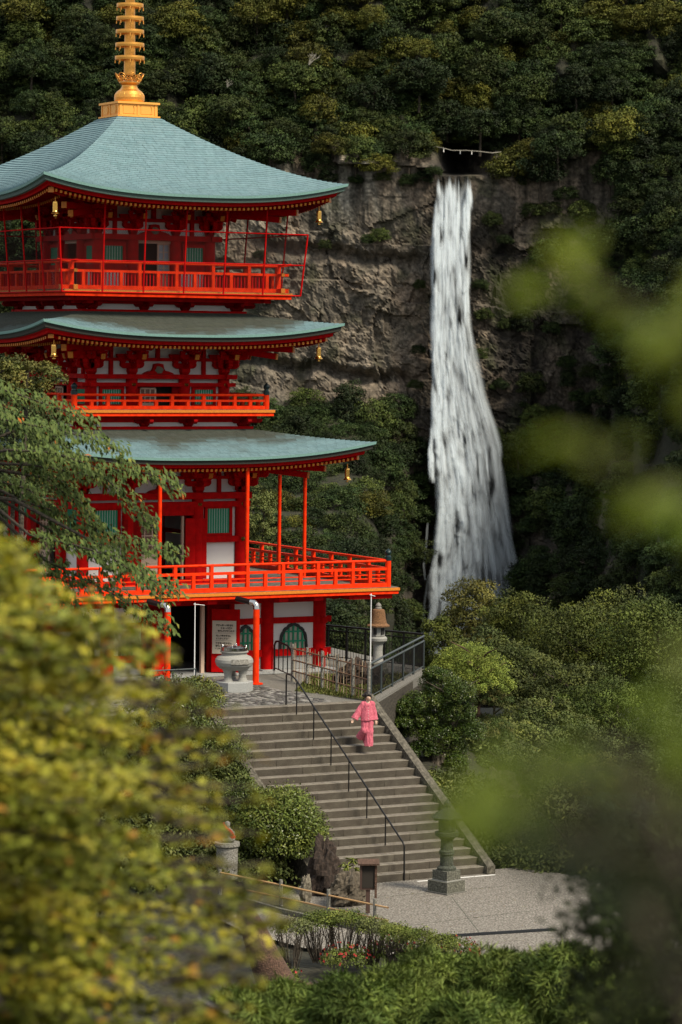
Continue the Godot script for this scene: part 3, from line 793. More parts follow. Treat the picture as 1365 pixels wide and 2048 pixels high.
	# downpipes
	for dp in [Vector3(0.99, 0, 7.97), Vector3(-2.16, 0, 7.89)]:
		var mb := MB.new(); mb.tube(dp, dp + Vector3(0, 2.45, 0), 0.105, 0.105, 14)
		var d := part("downpipe", mb.mesh(), M.vermilion, pg)
		var e := MB.new(); e.path(PackedVector3Array([dp + Vector3(0, 2.44, 0), dp + Vector3(0, 2.56, -0.01), dp + Vector3(-0.04, 2.65, -0.1), dp + Vector3(-0.12, 2.67, -0.2)]), 0.11, 0.1, 12)
		part("pipe_elbow", e.mesh(), M.chrome, d)
		var g := MB.new(); g.tube(dp + Vector3(-0.12, 2.66, -0.2), dp + Vector3(-0.34, 2.74, -0.75), 0.09, 0.09, 10)
		part("gutter_pipe", g.mesh(), M.iron_black, d)
		var fl := MB.new(); fl.tube(dp, dp + Vector3(0, 0.03, 0), 0.24, 0.24, 14)
		part("pipe_foot", fl.mesh(), M.vermilion, d)
	net_cage(); spire()
	# wind bells at the eave corners
	var lab := {1: "lowest", 2: "middle", 3: "top"}
	for q in [[1, 5.61, 6.95], [2, 4.86, 11.02], [3, 4.83, 15.62]]:
		for sx in [-1, 1]:
			for sz in ([1] if sx > 0 else [1, -1]):
				var nm := "right front" if sx > 0 else ("left front" if sz > 0 else "left rear")
				var o := thing("wind_bell", "small gold wind bell hanging from the %s corner of the %s roof" % [nm, lab[q[0]]], "wind bell", Vector3(sx * q[1], q[2], sz * q[1]), "gold bells under the eave corners")
				var mb := MB.new()
				mb.lathe(PackedVector2Array([Vector2(0.15, -0.46), Vector2(0.10, -0.40), Vector2(0.085, -0.36), Vector2(0.085, -0.12), Vector2(0.075, -0.07), Vector2(0.02, -0.05), Vector2(0, -0.05)]), 14)
				part("bell", mb.mesh(), M.gold_bright, o)
				var cl := MB.new(); cl.tube(Vector3(0, -0.1, 0), Vector3(0, -0.52, 0), 0.012, 0.012, 6); cl.box(Vector3(0, -0.52, 0), Vector3(0.08, 0.03, 0.08))
				part("clapper", cl.mesh(), M.gold_bright, o)
				var ch := MB.new()
				for i in 3: ch.lathe(PackedVector2Array([Vector2(0.018, i * 0.05 - 0.06), Vector2(0.026, i * 0.05 - 0.04), Vector2(0.018, i * 0.05 - 0.015)]), 8)
				part("chain", ch.mesh(), M.gold, o)

func net_cage() -> void:
	for k in 4:
		var b := sideb(k)
		var fr := MB.new()
		var y0 := 12.68; var y1 := 14.74; var w0 := 4.39; var w1 := 4.56
		fr.tube(sp(b, -w0, y0, w0), sp(b, w0, y0, w0), 0.026, 0.026, 6); fr.tube(sp(b, -w1, y1, w1), sp(b, w1, y1, w1), 0.026, 0.026, 6)
		fr.tube(sp(b, -w0, y0, w0), sp(b, -w1, y1, w1), 0.03, 0.03, 6)
		var wm := lerpf(w0, w1, 0.5); fr.tube(sp(b, -wm, 13.71, wm), sp(b, wm, 13.71, wm), 0.022, 0.022, 6)
		var cage := part("net_frame", fr.mesh(), M.crimson, pg)
		for j in range(-2, 3):
			var x := j * 1.475
			var p := MB.new(); p.tube(sp(b, x, y0, w0), sp(b, x * 1.01, 15.62, 4.63), 0.028, 0.028, 6)
			part("net_post", p.mesh(), M.crimson, cage)
		var nt := MB.new(); var r := 0.0031
		var h := y1 - y0
		var st := 0.085
		var i := -int(h / st) - 1
		while i * st < 2 * w0:
			for s in [0, 1]:
				var xa := i * st; var xb := i * st + h
				var ta := clampf(-xa / h, 0, 1); var tb := clampf((2 * w0 - xa) / h, 0, 1)
				if tb > ta:
					var q0 := Vector3(-w0 + xa + h * ta, y0 + h * ta, lerpf(w0, w1, ta)); var q1 := Vector3(-w0 + xa + h * tb, y0 + h * tb, lerpf(w0, w1, tb))
					if s: q0.x = -q0.x; q1.x = -q1.x
					nt.tube(b * q0, b * q1, r, r, 3, false)
			i += 1
		stuff(part("wire_netting", nt.mesh(), M.net_wire, cage))

func spire() -> void:
	var s := MB.new()
	s.tube(Vector3(0, 20.2, 0), Vector3(0, 25.5, 0), 0.20, 0.13, 20)
	var sh := part("spire", s.mesh(), M.gold, pg)
	var bxm := MB.new()
	bxm.box(Vector3(0, 18.96, 0), Vector3(1.44, 0.46, 1.44))
	var base := part("spire_base", bxm.mesh(), M.gold_box, pg)
	bx("base_moulding", base, Vector3(0, 18.745, 0), Vector3(1.6, 0.05, 1.6), M.gold_box); bx("base_moulding", base, Vector3(0, 19.20, 0), Vector3(1.58, 0.07, 1.58), M.gold_box)
	for k in 4:
		var b := sideb(k)
		for x in [-0.66, 0.0, 0.66]: bx("base_stile", base, sp(b, x, 18.97, 0.725), Vector3(0.08, 0.38, 0.03), M.gold_box, b)
		for x in [-0.33, 0.33]:
			bx("base_panel", base, sp(b, x, 18.97, 0.722), Vector3(0.46, 0.28, 0.02), M.gold_box, b)
			var mb := MB.new()
			for q in 8:
				var t0 := -0.7 + 1.4 * q / 8.0; var t1 := -0.7 + 1.4 * (q + 1) / 8.0
				mb.tube(sp(b, x + 0.12 + 0.06 * cos(t0 * 1.6), 18.97 + 0.13 * t0 / 0.7, 0.74), sp(b, x + 0.12 + 0.06 * cos(t1 * 1.6), 18.97 + 0.13 * t1 / 0.7, 0.74), 0.012, 0.012, 5, false)
			part("panel_crescent", mb.mesh(), M.gold_box, base)
	var bulb := MB.new()
	bulb.lathe(PackedVector2Array([Vector2(0.49, 19.23), Vector2(0.515, 19.32), Vector2(0.52, 19.42), Vector2(0.50, 19.53), Vector2(0.43, 19.63), Vector2(0.34, 19.69), Vector2(0.30, 19.74), Vector2(0.27, 19.78), Vector2(0.26, 19.84), Vector2(0.31, 19.88), Vector2(0.36, 19.92), Vector2(0.36, 19.96), Vector2(0.30, 19.97), Vector2(0.2, 20.0)]), 32)
	var bo := part("spire_bowl", bulb.mesh(), M.gold, pg)
	for i in 16:   # petals in relief on the bowl, ten cusps on the collar
		var a := TAU * i / 16
		var rb := MB.new(); var pts := PackedVector3Array()
		for q in 6:
			var t := q / 5.0
			pts.append(Vector3(cos(a), 0, sin(a)) * lerpf(0.50, 0.52, sin(t * PI)) * (1.0 - 0.2 * pow(t, 3)) + Vector3(0, 19.36 + 0.27 * t, 0))
		rb.path(pts, 0.008, 0.012, 5)
		part("petal_rib", rb.mesh(), M.gold, bo)
	for i in 8:
		var a := TAU * (i + 0.35) / 8
		var d := Vector3(cos(a), 0, sin(a)); var sd := Vector3(-sin(a), 0, cos(a))
		var ptl := MB.new()
		var ou := PackedVector3Array()
		for q in 9:
			var t := q / 8.0 * PI
			ou.append(d * (0.34 + 0.14 * sin(t) * 1.1) + sd * 0.17 * cos(t) + Vector3(0, 19.97 + 0.28 * sin(t), 0))
		ptl.path(ou, 0.016, 0.016, 5)
		var pe := part("collar_petal", ptl.mesh(), M.gold, bo)
		var inr := MB.new(); var o2 := PackedVector3Array()
		for q in 7:
			var t := q / 6.0 * PI
			o2.append(d * (0.33 + 0.10 * sin(t)) + sd * 0.09 * cos(t) + Vector3(0, 19.97 + 0.19 * sin(t), 0))
		inr.path(o2, 0.02, 0.02, 5); inr.blob(d * 0.37 + Vector3(0, 20.04, 0), Vector3(0.05, 0.07, 0.05), 3, 0.1, 6)
		part("petal_heart", inr.mesh(), M.gold, pe)
	for i in 9:
		var y := 20.77 + 0.4475 * i
		var r := 0.505 - 0.012 * i
		var mb := MB.new()
		mb.lathe(PackedVector2Array([Vector2(r - 0.035, y + 0.055), Vector2(r - 0.035, y - 0.055), Vector2(r, y - 0.065), Vector2(r + 0.005, y), Vector2(r, y + 0.065), Vector2(r - 0.035, y + 0.055)]), 36)
		for q in 8: mb.box(Vector3(cos(TAU * q / 8), 0, sin(TAU * q / 8)) * r * 0.5 + Vector3(0, y, 0), Vector3(r, 0.05, 0.03), Basis(Vector3.UP, -TAU * q / 8))
		var rg := part("spire_ring", mb.mesh(), M.gold, sh)
		if i < 5:
			for q in 8:
				var a := TAU * (q + 0.5) / 8
				var be := MB.new(); be.lathe(PackedVector2Array([Vector2(0.022, -0.11), Vector2(0.016, -0.02), Vector2(0.005, 0.0)]), 6, Vector3(cos(a) * (r - 0.01), y - 0.065, sin(a) * (r - 0.01)))
				part("ring_bell", be.mesh(), M.gold, rg)

const ZS := 13.77      # the first nosing of the stairs
const RISE := 0.213
const TREAD := 0.37
const PLAZA := -4.26
func hill(x: float, z: float) -> float:   # the lie of the land
	var d := Vector2(x - EYE.x, z - EYE.z).length()
	var rel := Vector3(x, 0, z) - Vector3(EYE.x, 0, EYE.z)
	var f := rel.dot(hf); var r := rel.dot(hr)
	var y: float
	y = table(PackedVector2Array([Vector2(2, 9.35), Vector2(5, 9.0), Vector2(14, 7.2), Vector2(34, 2.0), Vector2(50, -2.4), Vector2(62, -4.35), Vector2(400, -4.35)]), d)
	if d > 62.0:
		y = lerpf(-4.36, -0.25, smooth(20.6, 13.6, z))
		if x > 2.4: y = lerpf(-4.36, -2.2, smooth(19.5, 12.0, z))
		if x < -3.6: y = lerpf(-4.36, -0.6, smooth(21.2, 14.0, z))
		if x > -4.2 and x < 2.9 and z > 13.0 and z < 21.5: y -= 1.6
		var xe := table(PackedVector2Array([Vector2(-30, 9.5), Vector2(6.3, 8.4), Vector2(13.6, 3.4), Vector2(22, 4.0), Vector2(32, 14)]), z)
		y -= smooth(0.0, 16.0, x - xe) * 9.0
		y -= smooth(-12.0, -60.0, z) * 14.0
	y -= smooth(150, 520, f) * 36.0
	if f > 60.0 and r < -26.0: y += smooth(26, 60, -r) * 6.0
	return y

func setting() -> void:
	# the ground, one sheet from behind the viewer to the foot of the cliff
	var fs := PackedFloat32Array()
	var q := -12.0
	while q < 640.0:
		fs.append(q); q += 1.2 if q < 130.0 else q * 0.04
	var nb := 110
	var g := MB.new()
	var nz := FastNoiseLite.new(); nz.seed = 3; nz.frequency = 0.25
	var rows := []
	for f in fs:
		var row := PackedVector3Array()
		for i in nb + 1:
			var t := (i / float(nb) - 0.5) * 2.0
			var r := t * (26.0 + absf(f) * 0.55)
			var p := Vector3(EYE.x, 0, EYE.z) + hf * f + hr * r
			p.y = hill(p.x, p.z) + nz.get_noise_2d(p.x, p.z) * 0.08
			row.append(p)
		rows.append(row)
	for i in rows.size() - 1:
		for j in nb:
			g.quad(rows[i + 1][j], rows[i + 1][j + 1], rows[i][j + 1], rows[i][j])
	struct("ground", g.mesh(), M.earth)
	# terrace of the pagoda with its retaining walls
	var poly := PackedVector2Array([Vector2(-15, 13.75), Vector2(2.35, 13.75), Vector2(8.6, 6.3), Vector2(9.5, -9), Vector2(-15, -12)])
	var t := MB.new()
	var ix := Geometry2D.triangulate_polygon(poly)
	for i in range(0, ix.size(), 3):
		var a := poly[ix[i]]; var b := poly[ix[i + 1]]; var c := poly[ix[i + 2]]
		var A := Vector3(a.x, -0.012, a.y); var B := Vector3(b.x, -0.012, b.y); var C := Vector3(c.x, -0.012, c.y)
		if (C - A).cross(B - A).y < 0: var s := B; B = C; C = s
		t.tri(A, B, C)
	var tw := MB.new()
	for i in poly.size():
		var a := poly[i]; var b := poly[(i + 1) % poly.size()]
		tw.quad(Vector3(a.x, -0.012, a.y), Vector3(b.x, -0.012, b.y), Vector3(b.x, -7, b.y), Vector3(a.x, -7, a.y))
	struct("terrace", t.mesh(), M.concrete)
	struct("retaining_wall", tw.mesh(), M.rock_dark)
	# cobbles between the porch and the stairs
	var bed := MB.new()
	bed.box(Vector3(-2.6, -0.006, 10.9), Vector3(8.4, 0.02, 5.0))
	var pave := struct("cobbled_pavement", bed.mesh(), M.mortar, "dark cobbles set in pale mortar between pagoda porch and staircase", "pavement")
	var stones := []
	var vars := []
	for k in 7:
		var mb := MB.new()
		var v := R(0.035, 0.10) if k < 5 else R(0.13, 0.22)
		mb.col = Color(v, v * 0.96, v * 0.90)
		var m := 6; var pts := PackedVector3Array(); var lo := PackedVector3Array()
		for i in m:
			var an := TAU * (i + R(-0.25, 0.25)) / m
			var rr := R(0.075, 0.105)
			pts.append(Vector3(cos(an) * rr * 1.15, 0.014, sin(an) * rr * 0.9)); lo.append(Vector3(cos(an) * rr * 1.3, -0.012, sin(an) * rr * 1.05))
		for i in m:
			var i1 := (i + 1) % m
			mb.tri(Vector3(0, 0.024, 0), pts[i1], pts[i]); mb.quad(pts[i], pts[i1], lo[i1], lo[i])
		vars.append(mb.mesh())
	var zz := 13.2
	while zz > 8.55:
		var xx := -6.6 + R(0, 0.1)
		while xx < 1.5:
			if xx < 0.95 + (13.4 - zz) * 0.0 and not (Vector2(xx + 0.55, zz - 9.45).length() < 0.62):
				stones.append([Vector3(xx + R(-0.03, 0.03), 0.006, zz + R(-0.03, 0.03)), R(0, TAU), rng.randi() % 7])
			xx += R(0.19, 0.25)
		zz -= 0.20
	var rest := []
	var count := 0
	for s in stones:
		if count < 300 and s[0].x > -3.6:
			var o := part("cobble", vars[s[2]], M.cobble, pave, s[0], Vector3(0, s[1], 0)); count += 1
		else: rest.append(s)
	for k in 7:
		var mine := []
		for s in rest:
			if s[2] == k: mine.append(s)
		if k == 0:
			pass
	var mmb := MB.new()
	for s in rest:
		var am = vars[s[2]].surface_get_arrays(0)
		var tf := Transform3D(Basis(Vector3.UP, s[1]), s[0])
		for i in am[Mesh.ARRAY_VERTEX].size():
			mmb.v.append(tf * am[Mesh.ARRAY_VERTEX][i]); mmb.n.append(tf.basis * am[Mesh.ARRAY_NORMAL][i]); mmb.c.append(am[Mesh.ARRAY_COLOR][i])
	stuff(part("cobbles", mmb.mesh(), M.cobble, pave))
	# plaza at the foot of the stairs
	var pl := MB.new()
	var pp := PackedVector2Array([Vector2(-3.9, 20.3), Vector2(3.4, 20.3), Vector2(5.0, 24.0), Vector2(4.0, 33.0), Vector2(-2.8, 31.8), Vector2(-6.4, 29.9), Vector2(-8.0, 28.2), Vector2(-8.4, 25.6), Vector2(-8.2, 23.6), Vector2(-7.2, 23.4)])
	ix = Geometry2D.triangulate_polygon(pp)
	for i in range(0, ix.size(), 3):
		var A := Vector3(pp[ix[i]].x, PLAZA, pp[ix[i]].y); var B := Vector3(pp[ix[i + 1]].x, PLAZA, pp[ix[i + 1]].y); var C := Vector3(pp[ix[i + 2]].x, PLAZA, pp[ix[i + 2]].y)
		if (C - A).cross(B - A).y < 0: var s := B; B = C; C = s
		pl.tri(A, B, C)
	struct("plaza", pl.mesh(), M.plaza)
	# joints and painted lines on the plaza
	var ln := MB.new()
	var a0 := on(845, 1768, PLAZA); var a1 := on(980, 1745, PLAZA)
	ln.box((a0 + a1) / 2 + Vector3(0, 0.005, 0), Vector3(2.6, 0.006, 0.07))
	struct("white_line", ln.mesh(), M.white_paint)
	# expansion joints and a scatter of fallen leaves
	var jt := MB.new()
	for s in [[[700, 1800], [1010, 1772]], [[760, 1858], [1060, 1822]], [[905, 1795], [960, 1866]]]:
		var ja := on(s[0][0], s[0][1], PLAZA); var jb := on(s[1][0], s[1][1], PLAZA)
		var ju := (jb - ja).normalized()
		jt.box((ja + jb) / 2 + Vector3(0, 0.003, 0), Vector3((jb - ja).length(), 0.004, 0.025), Basis(ju, Vector3.UP, ju.cross(Vector3.UP)))
	struct("paving_joints", jt.mesh(), M.lantern_stone)
	var fl := MB.new()
	for i in 420:
		var lp := Vector3(R(-7.5, 3.5), PLAZA + 0.012, R(20.9, 30.5))
		if i < 130:
			var k := rng.randi() % 20; lp = Vector3(R(-3.3, 1.8), -RISE * k + 0.012, ZS + TREAD * k - R(0.02, 0.3))
		fl.col = Color(0.16, 0.10, 0.03).lerp(Color(0.10, 0.11, 0.03), R(0, 1))
		var a := R(0, TAU)
		fl.leaf(lp, Vector3(cos(a), 0.05, sin(a)).normalized(), Vector3.UP, R(0.05, 0.09), 0.035, Vector3.UP, 0.15)
	var flo := part("fallen_leaves", fl.mesh(), M.leaf, self); stuff(flo); tag(flo, "small brown fallen leaves scattered over plaza and steps", "fallen leaves")
	var dr := thing("drain_grate", "dark grated drain channel crossing the pale plaza", "drain", Vector3.ZERO)
	var d0 := on(885, 1873, PLAZA); var d1 := on(1110, 1859, PLAZA)
	var dd := (d1 - d0).normalized(); var bb := Basis(dd, Vector3.UP, dd.cross(Vector3.UP))
	bx("channel", dr, (d0 + d1) / 2 + Vector3(0, 0.004, 0), Vector3((d1 - d0).length(), 0.012, 0.34), M.iron_black, bb)
	var nb2 := int((d1 - d0).length() / 0.05)
	var gr := MB.new()
	for i in nb2: gr.box(d0 + dd * (i * 0.05 + 0.02) + Vector3(0, 0.014, 0), Vector3(0.018, 0.012, 0.3), bb)
	stuff(part("grate_bars", gr.mesh(), M.iron_black, dr))
	# mossy bed with low kerb between the plaza and the path below
	var mo := MB.new()
	var m0 := [on(470, 1772, PLAZA), on(560, 1800, PLAZA), on(660, 1822, PLAZA), on(745, 1848, PLAZA), on(838, 1866, PLAZA)]
	var m1 := [on(470, 1800, PLAZA), on(560, 1826, PLAZA), on(660, 1850, PLAZA), on(745, 1866, PLAZA), on(842, 1871, PLAZA)]
	for i in 4:
		mo.quad(m0[i] + Vector3(0, 0.1, 0), m0[i + 1] + Vector3(0, 0.1, 0), m1[i + 1] + Vector3(0, 0.06, 0), m1[i] + Vector3(0, 0.06, 0))
	struct("moss_bed", mo.mesh(), M.moss)
	var kb := thing("stone_kerb", "low dark stone kerb edging the mossy bed by the bamboo rails", "kerb")
	for i in 4:
		var e: Vector3 = m1[i + 1] - m1[i]
		var u := e.normalized()
		for j in 3:
			bx("kerb_stone", kb, m1[i] + e * ((j + 0.5) / 3.0) + Vector3(0, 0.06, 0), Vector3(e.length() / 3.0 - 0.015, 0.15, 0.1), M.lantern_stone, Basis(u, Vector3.UP, u.cross(Vector3.UP)))
	# a sheet of lawn by the bamboo fence
	var lw := MB.new()
	for s in [[Vector3(1.15, 0.0, 10.4), Vector3(3.9, 0.0, 6.3), Vector3(7.2, 0, 7.2), Vector3(2.1, 0.0, 13.5)]]:
		lw.quad(s[0], s[1], s[2], s[3])
	struct("lawn", lw.mesh(), M.moss)
	var gm := MB.new()
	for i in 9000:
		var u := R(0, 1); var w := R(0, 1)
		var p := Vector3(1.15, 0, 10.4).lerp(Vector3(3.9, 0, 6.3), u).lerp(Vector3(2.1, 0, 13.5).lerp(Vector3(7.2, 0, 7.2), u), w)
		var v := R(0.7, 1.3)
		gm.col = Color(0.115 * v, 0.14 * v, 0.028 * v) if rng.randf() < 0.75 else Color(0.17 * v, 0.15 * v, 0.05 * v)
		var d := Vector3(R(-0.6, 0.6), 1, R(-0.6, 0.6)).normalized()
		gm.leaf(p, d, Vector3(R(-1, 1), 0.3, R(-1, 1)).normalized(), R(0.06, 0.13), 0.022, Vector3.UP, 0.3)
	var go := part("lawn_grass", gm.mesh(), M.leaf, self)
	stuff(go); tag(go, "short green grass around the brown rock beside bamboo fence", "grass")

func terrace_things() -> void:
	# incense burner
	var p := Vector3(-0.55, 0, 9.45)
	var o := thing("incense_burner", "round grey stone incense burner with metal rim on a hexagonal base", "incense burner", p)
	var mb := MB.new(); mb.lathe(PackedVector2Array([Vector2(0, 0), Vector2(0.62, 0), Vector2(0.62, 0.30), Vector2(0.60, 0.32), Vector2(0, 0.32)]), 6, Vector3.ZERO, true, 0.25)
	part("base", mb.mesh(), M.granite_pale, o)
	mb = MB.new()
	mb.lathe(PackedVector2Array([Vector2(0.0, 0.66), Vector2(0.30, 0.67), Vector2(0.46, 0.72), Vector2(0.57, 0.82), Vector2(0.61, 0.93), Vector2(0.60, 1.02), Vector2(0.54, 1.10), Vector2(0.44, 1.14), Vector2(0.40, 1.17), Vector2(0.40, 1.22), Vector2(0.45, 1.25), Vector2(0.45, 1.28), Vector2(0.38, 1.28), Vector2(0.36, 1.1), Vector2(0, 1.1)]), 40)
	var bowl := part("bowl", mb.mesh(), M.granite, o)
	for i in 3:
		var a := TAU * i / 3 + 0.72
		var l := MB.new()
		l.lathe(PackedVector2Array([Vector2(0.17, 0.32), Vector2(0.15, 0.36), Vector2(0.12, 0.44), Vector2(0.12, 0.55), Vector2(0.16, 0.66), Vector2(0.21, 0.76)]), 14, Vector3(cos(a) * 0.28, 0, sin(a) * 0.28))
		part("leg", l.mesh(), M.granite, o)
	var rm := MB.new()
	rm.lathe(PackedVector2Array([Vector2(0.40, 1.285), Vector2(0.415, 1.30), Vector2(0.415, 1.40), Vector2(0.40, 1.41), Vector2(0.36, 1.40), Vector2(0.36, 1.32), Vector2(0.0, 1.30)]), 36)
	part("metal_rim", rm.mesh(), M.chrome, o)
	for a in [0.6, 2.2, 3.9, 5.2]:
		var h := MB.new(); h.path(PackedVector3Array([Vector3(cos(a) * 0.39, 1.38, sin(a) * 0.39), Vector3(cos(a) * 0.39, 1.46, sin(a) * 0.39), Vector3(cos(a + 0.15) * 0.39, 1.46, sin(a + 0.15) * 0.39), Vector3(cos(a + 0.15) * 0.39, 1.38, sin(a + 0.15) * 0.39)]), 0.025, 0.025, 6)
		part("handle", h.mesh(), M.chrome, o)
	var pan := MB.new()   # the carved plaque on the side of the bowl
	var fd := Vector3(EYE.x, 0, EYE.z).direction_to(Vector3(p.x, 0, p.z)) * -1.0
	var ang0 := atan2(fd.z, fd.x) - 0.35
	for i in 10:
		var t0 := ang0 - 0.5 + 1.0 * i / 10.0; var t1 := ang0 - 0.5 + 1.0 * (i + 1) / 10.0
		for s in [[0.90, 1.06]]:
			var r0 := 0.632; var r1 := 0.60
			pan.quad(Vector3(cos(t1) * r1, s[1], sin(t1) * r1), Vector3(cos(t0) * r1, s[1], sin(t0) * r1), Vector3(cos(t0) * r0, s[0], sin(t0) * r0), Vector3(cos(t1) * r0, s[0], sin(t1) * r0))
			pan.quad(Vector3(cos(t1) * r0, s[0], sin(t1) * r0), Vector3(cos(t0) * r0, s[0], sin(t0) * r0), Vector3(cos(t0) * 0.59, 0.87, sin(t0) * 0.59), Vector3(cos(t1) * 0.59, 0.87, sin(t1) * 0.59))
	part("carved_plaque", pan.mesh(), M.statue, bowl)
	# notice on the open door
	var hinge := Vector3(0.82, 0, 5.08)
	var dir := Vector3(cos(0.62), 0, sin(0.62)); var nrm := dir.cross(Vector3.UP)
	var bb := Basis(dir, Vector3.UP, nrm)
	if nrm.dot(hf) > 0: bb = Basis(dir, Vector3.UP, nrm)
	var fwd := Vector3(-sin(0.62), 0, cos(0.62))
	bb = Basis(dir, Vector3.UP, fwd)
	o = thing("notice_board", "cream notice with black Japanese writing on the opened red door", "notice board", hinge + dir * 0.43 + Vector3(0, 1.29, 0) + fwd * 0.075)
	o.basis = bb
	bx("board", o, Vector3.ZERO, Vector3(0.80, 1.10, 0.03), M.sign_board)
	writing(o)
	# stone lantern with a rusty bell roof
	o = thing("stone_lantern", "grey stone lantern with rusty bell-shaped roof behind the black railings", "stone lantern", Vector3(5.9, 0, 7.35))
	lantern_parts(o, [[Vector2(0, 0), Vector2(0.36, 0), Vector2(0.36, 0.25), Vector2(0.30, 0.27), Vector2(0.30, 0.42), Vector2(0.24, 0.46)]], M.lantern_stone, 6)
	mb = MB.new(); mb.lathe(PackedVector2Array([Vector2(0.20, 0.44), Vector2(0.17, 0.62), Vector2(0.155, 0.85), Vector2(0.17, 1.05), Vector2(0.24, 1.16), Vector2(0.30, 1.18), Vector2(0.31, 1.27), Vector2(0.26, 1.32), Vector2(0, 1.32)]), 20)
	part("shaft", mb.mesh(), M.granite, o)
	mb = MB.new(); mb.lathe(PackedVector2Array([Vector2(0.20, 1.32), Vector2(0.23, 1.34), Vector2(0.24, 1.68), Vector2(0.0, 1.70)]), 6, Vector3.ZERO, true, 0.3)
	var fb := part("fire_box", mb.mesh(), M.granite, o)
	bx("opening", fb, Vector3(0.05, 1.51, 0.2), Vector3(0.13, 0.22, 0.06), M.ink, Basis(Vector3.UP, 0.25)); bx("opening", fb, Vector3(-0.17, 1.51, 0.11), Vector3(0.12, 0.22, 0.06), M.ink, Basis(Vector3.UP, -1.0))
	mb = MB.new(); mb.lathe(PackedVector2Array([Vector2(0, 1.66), Vector2(0.38, 1.66), Vector2(0.385, 1.70), Vector2(0.29, 1.76), Vector2(0.245, 1.95), Vector2(0.225, 2.12), Vector2(0.20, 2.22), Vector2(0.12, 2.25), Vector2(0, 2.25)]), 28)
	part("roof", mb.mesh(), M.rust, o)
	mb = MB.new(); mb.lathe(PackedVector2Array([Vector2(0.11, 2.25), Vector2(0.11, 2.29), Vector2(0.085, 2.31), Vector2(0.10, 2.36), Vector2(0.07, 2.42), Vector2(0, 2.47)]), 14)
	part("jewel", mb.mesh(), M.statue, o)
	# brown rock on the lawn
	mb = MB.new(); mb.blob(Vector3(0, 0.3, 0), Vector3(0.62, 0.45, 0.45), 12, 0.7, 22); mb.blob(Vector3(0.45, 0.2, 0.3), Vector3(0.4, 0.38, 0.35), 15, 0.7, 18)
	var rk := part("brown_rock", mb.mesh(), M.rock_brown, self, Vector3(3.95, 0, 9.3)); tag(rk, "lumpy dark brown rock on the grass behind bamboo fence", "rock")
	# black railing behind the lantern, grey railing down the terrace edge
	var back := thing("rear_railing", "black iron railing running behind the stone lantern from the pagoda", "railing")
	iron_fence(back, Vector3(5.7, 0, -1.2), Vector3(8.35, 0, 6.15), 1.2, 1, M.iron_black, 9)
	var side := thing("corner_railing", "dark grey double-topped iron railing sloping along the terrace edge above topiary", "railing")
	iron_fence(side, Vector3(2.12, 0, 13.5), Vector3(8.3, 0, 6.28), 1.15, 2, M.iron_grey, 5)
	var cb := MB.new()
	cb.box(Vector3(5.3, -0.12, 9.98), Vector3(9.9, 0.3, 0.3), Basis(Vector3.UP, atan2(7.22, 6.18)))
	struct("terrace_kerb", cb.mesh(), M.concrete)
	# bamboo fence
	var bf := thing("bamboo_fence", "brown bamboo fence of thin uprights with three rails beside lawn", "fence")
	var b0 := Vector3(3.35, 0, 5.4); var b1 := Vector3(2.02, 0, 13.35)
	b0 = Vector3(1.35, 0, 10.3) ; b1 = Vector3(2.02, 0, 13.35)
	var q0 := on(585, 1362, 0); var q1 := on(738, 1402, 0)
	b0 = q0; b1 = q1
	var e := b1 - b0
	for i in 6:
		var t := i / 5.0
		var m := MB.new(); var ps := b0 + e * t
		m.tube(ps, ps + Vector3(0, 1.22, 0), 0.05, 0.05, 10); part("post", m.mesh(), M.post_grey, bf)
	for h in [0.32, 0.68, 1.05]:
		var m := MB.new(); m.path(PackedVector3Array([b0 + Vector3(0, h + 0.02, 0), b0 + e * 0.5 + Vector3(0, h, 0), b1 + Vector3(0, h - 0.02, 0)]), 0.026, 0.022, 8); part("rail", m.mesh(), M.bamboo_brown, bf)
	for i in 27:
		var t := (i + 0.5) / 27.0
		var m := MB.new(); var ps := b0 + e * t + Vector3(R(-0.02, 0.02), 0, R(-0.02, 0.02))
		m.tube(ps, ps + Vector3(R(-0.03, 0.03), R(1.12, 1.25), R(-0.03, 0.03)), 0.012, 0.010, 6); part("cane", m.mesh(), M.bamboo_brown if i % 3 else M.bamboo_pale, bf)
	# black hoop gate
	var hg := thing("hoop_gate", "low black iron gate with curved top by the fence end", "gate")
	var h0 := on(549, 1346, 0); var h1 := on(584, 1362, 0)
	var m3 := MB.new()
	m3.path(PackedVector3Array([h0, h0 + Vector3(0, 0.95, 0), h0.lerp(h1, 0.08) + Vector3(0, 1.08, 0), h0.lerp(h1, 0.2) + Vector3(0, 1.12, 0), h0.lerp(h1, 0.75) + Vector3(0, 1.10, 0), h0.lerp(h1, 0.95) + Vector3(0, 0.98, 0), h1 + Vector3(0, 0.85, 0), h1]), 0.035, 0.035, 8)
	part("hoop", m3.mesh(), M.iron_black, hg)
	for i in 3:
		var m4 := MB.new(); var ps := h0.lerp(h1, 0.25 + 0.25 * i); m4.tube(ps + Vector3(0, 0.18, 0), ps + Vector3(0, 1.09, 0), 0.018, 0.018, 6); part("bar", m4.mesh(), M.iron_black, hg)
	var m5 := MB.new(); m5.tube(h0 + Vector3(0, 0.18, 0), h1 + Vector3(0, 0.18, 0), 0.02, 0.02, 6); part("bottom_rail", m5.mesh(), M.iron_black, hg)
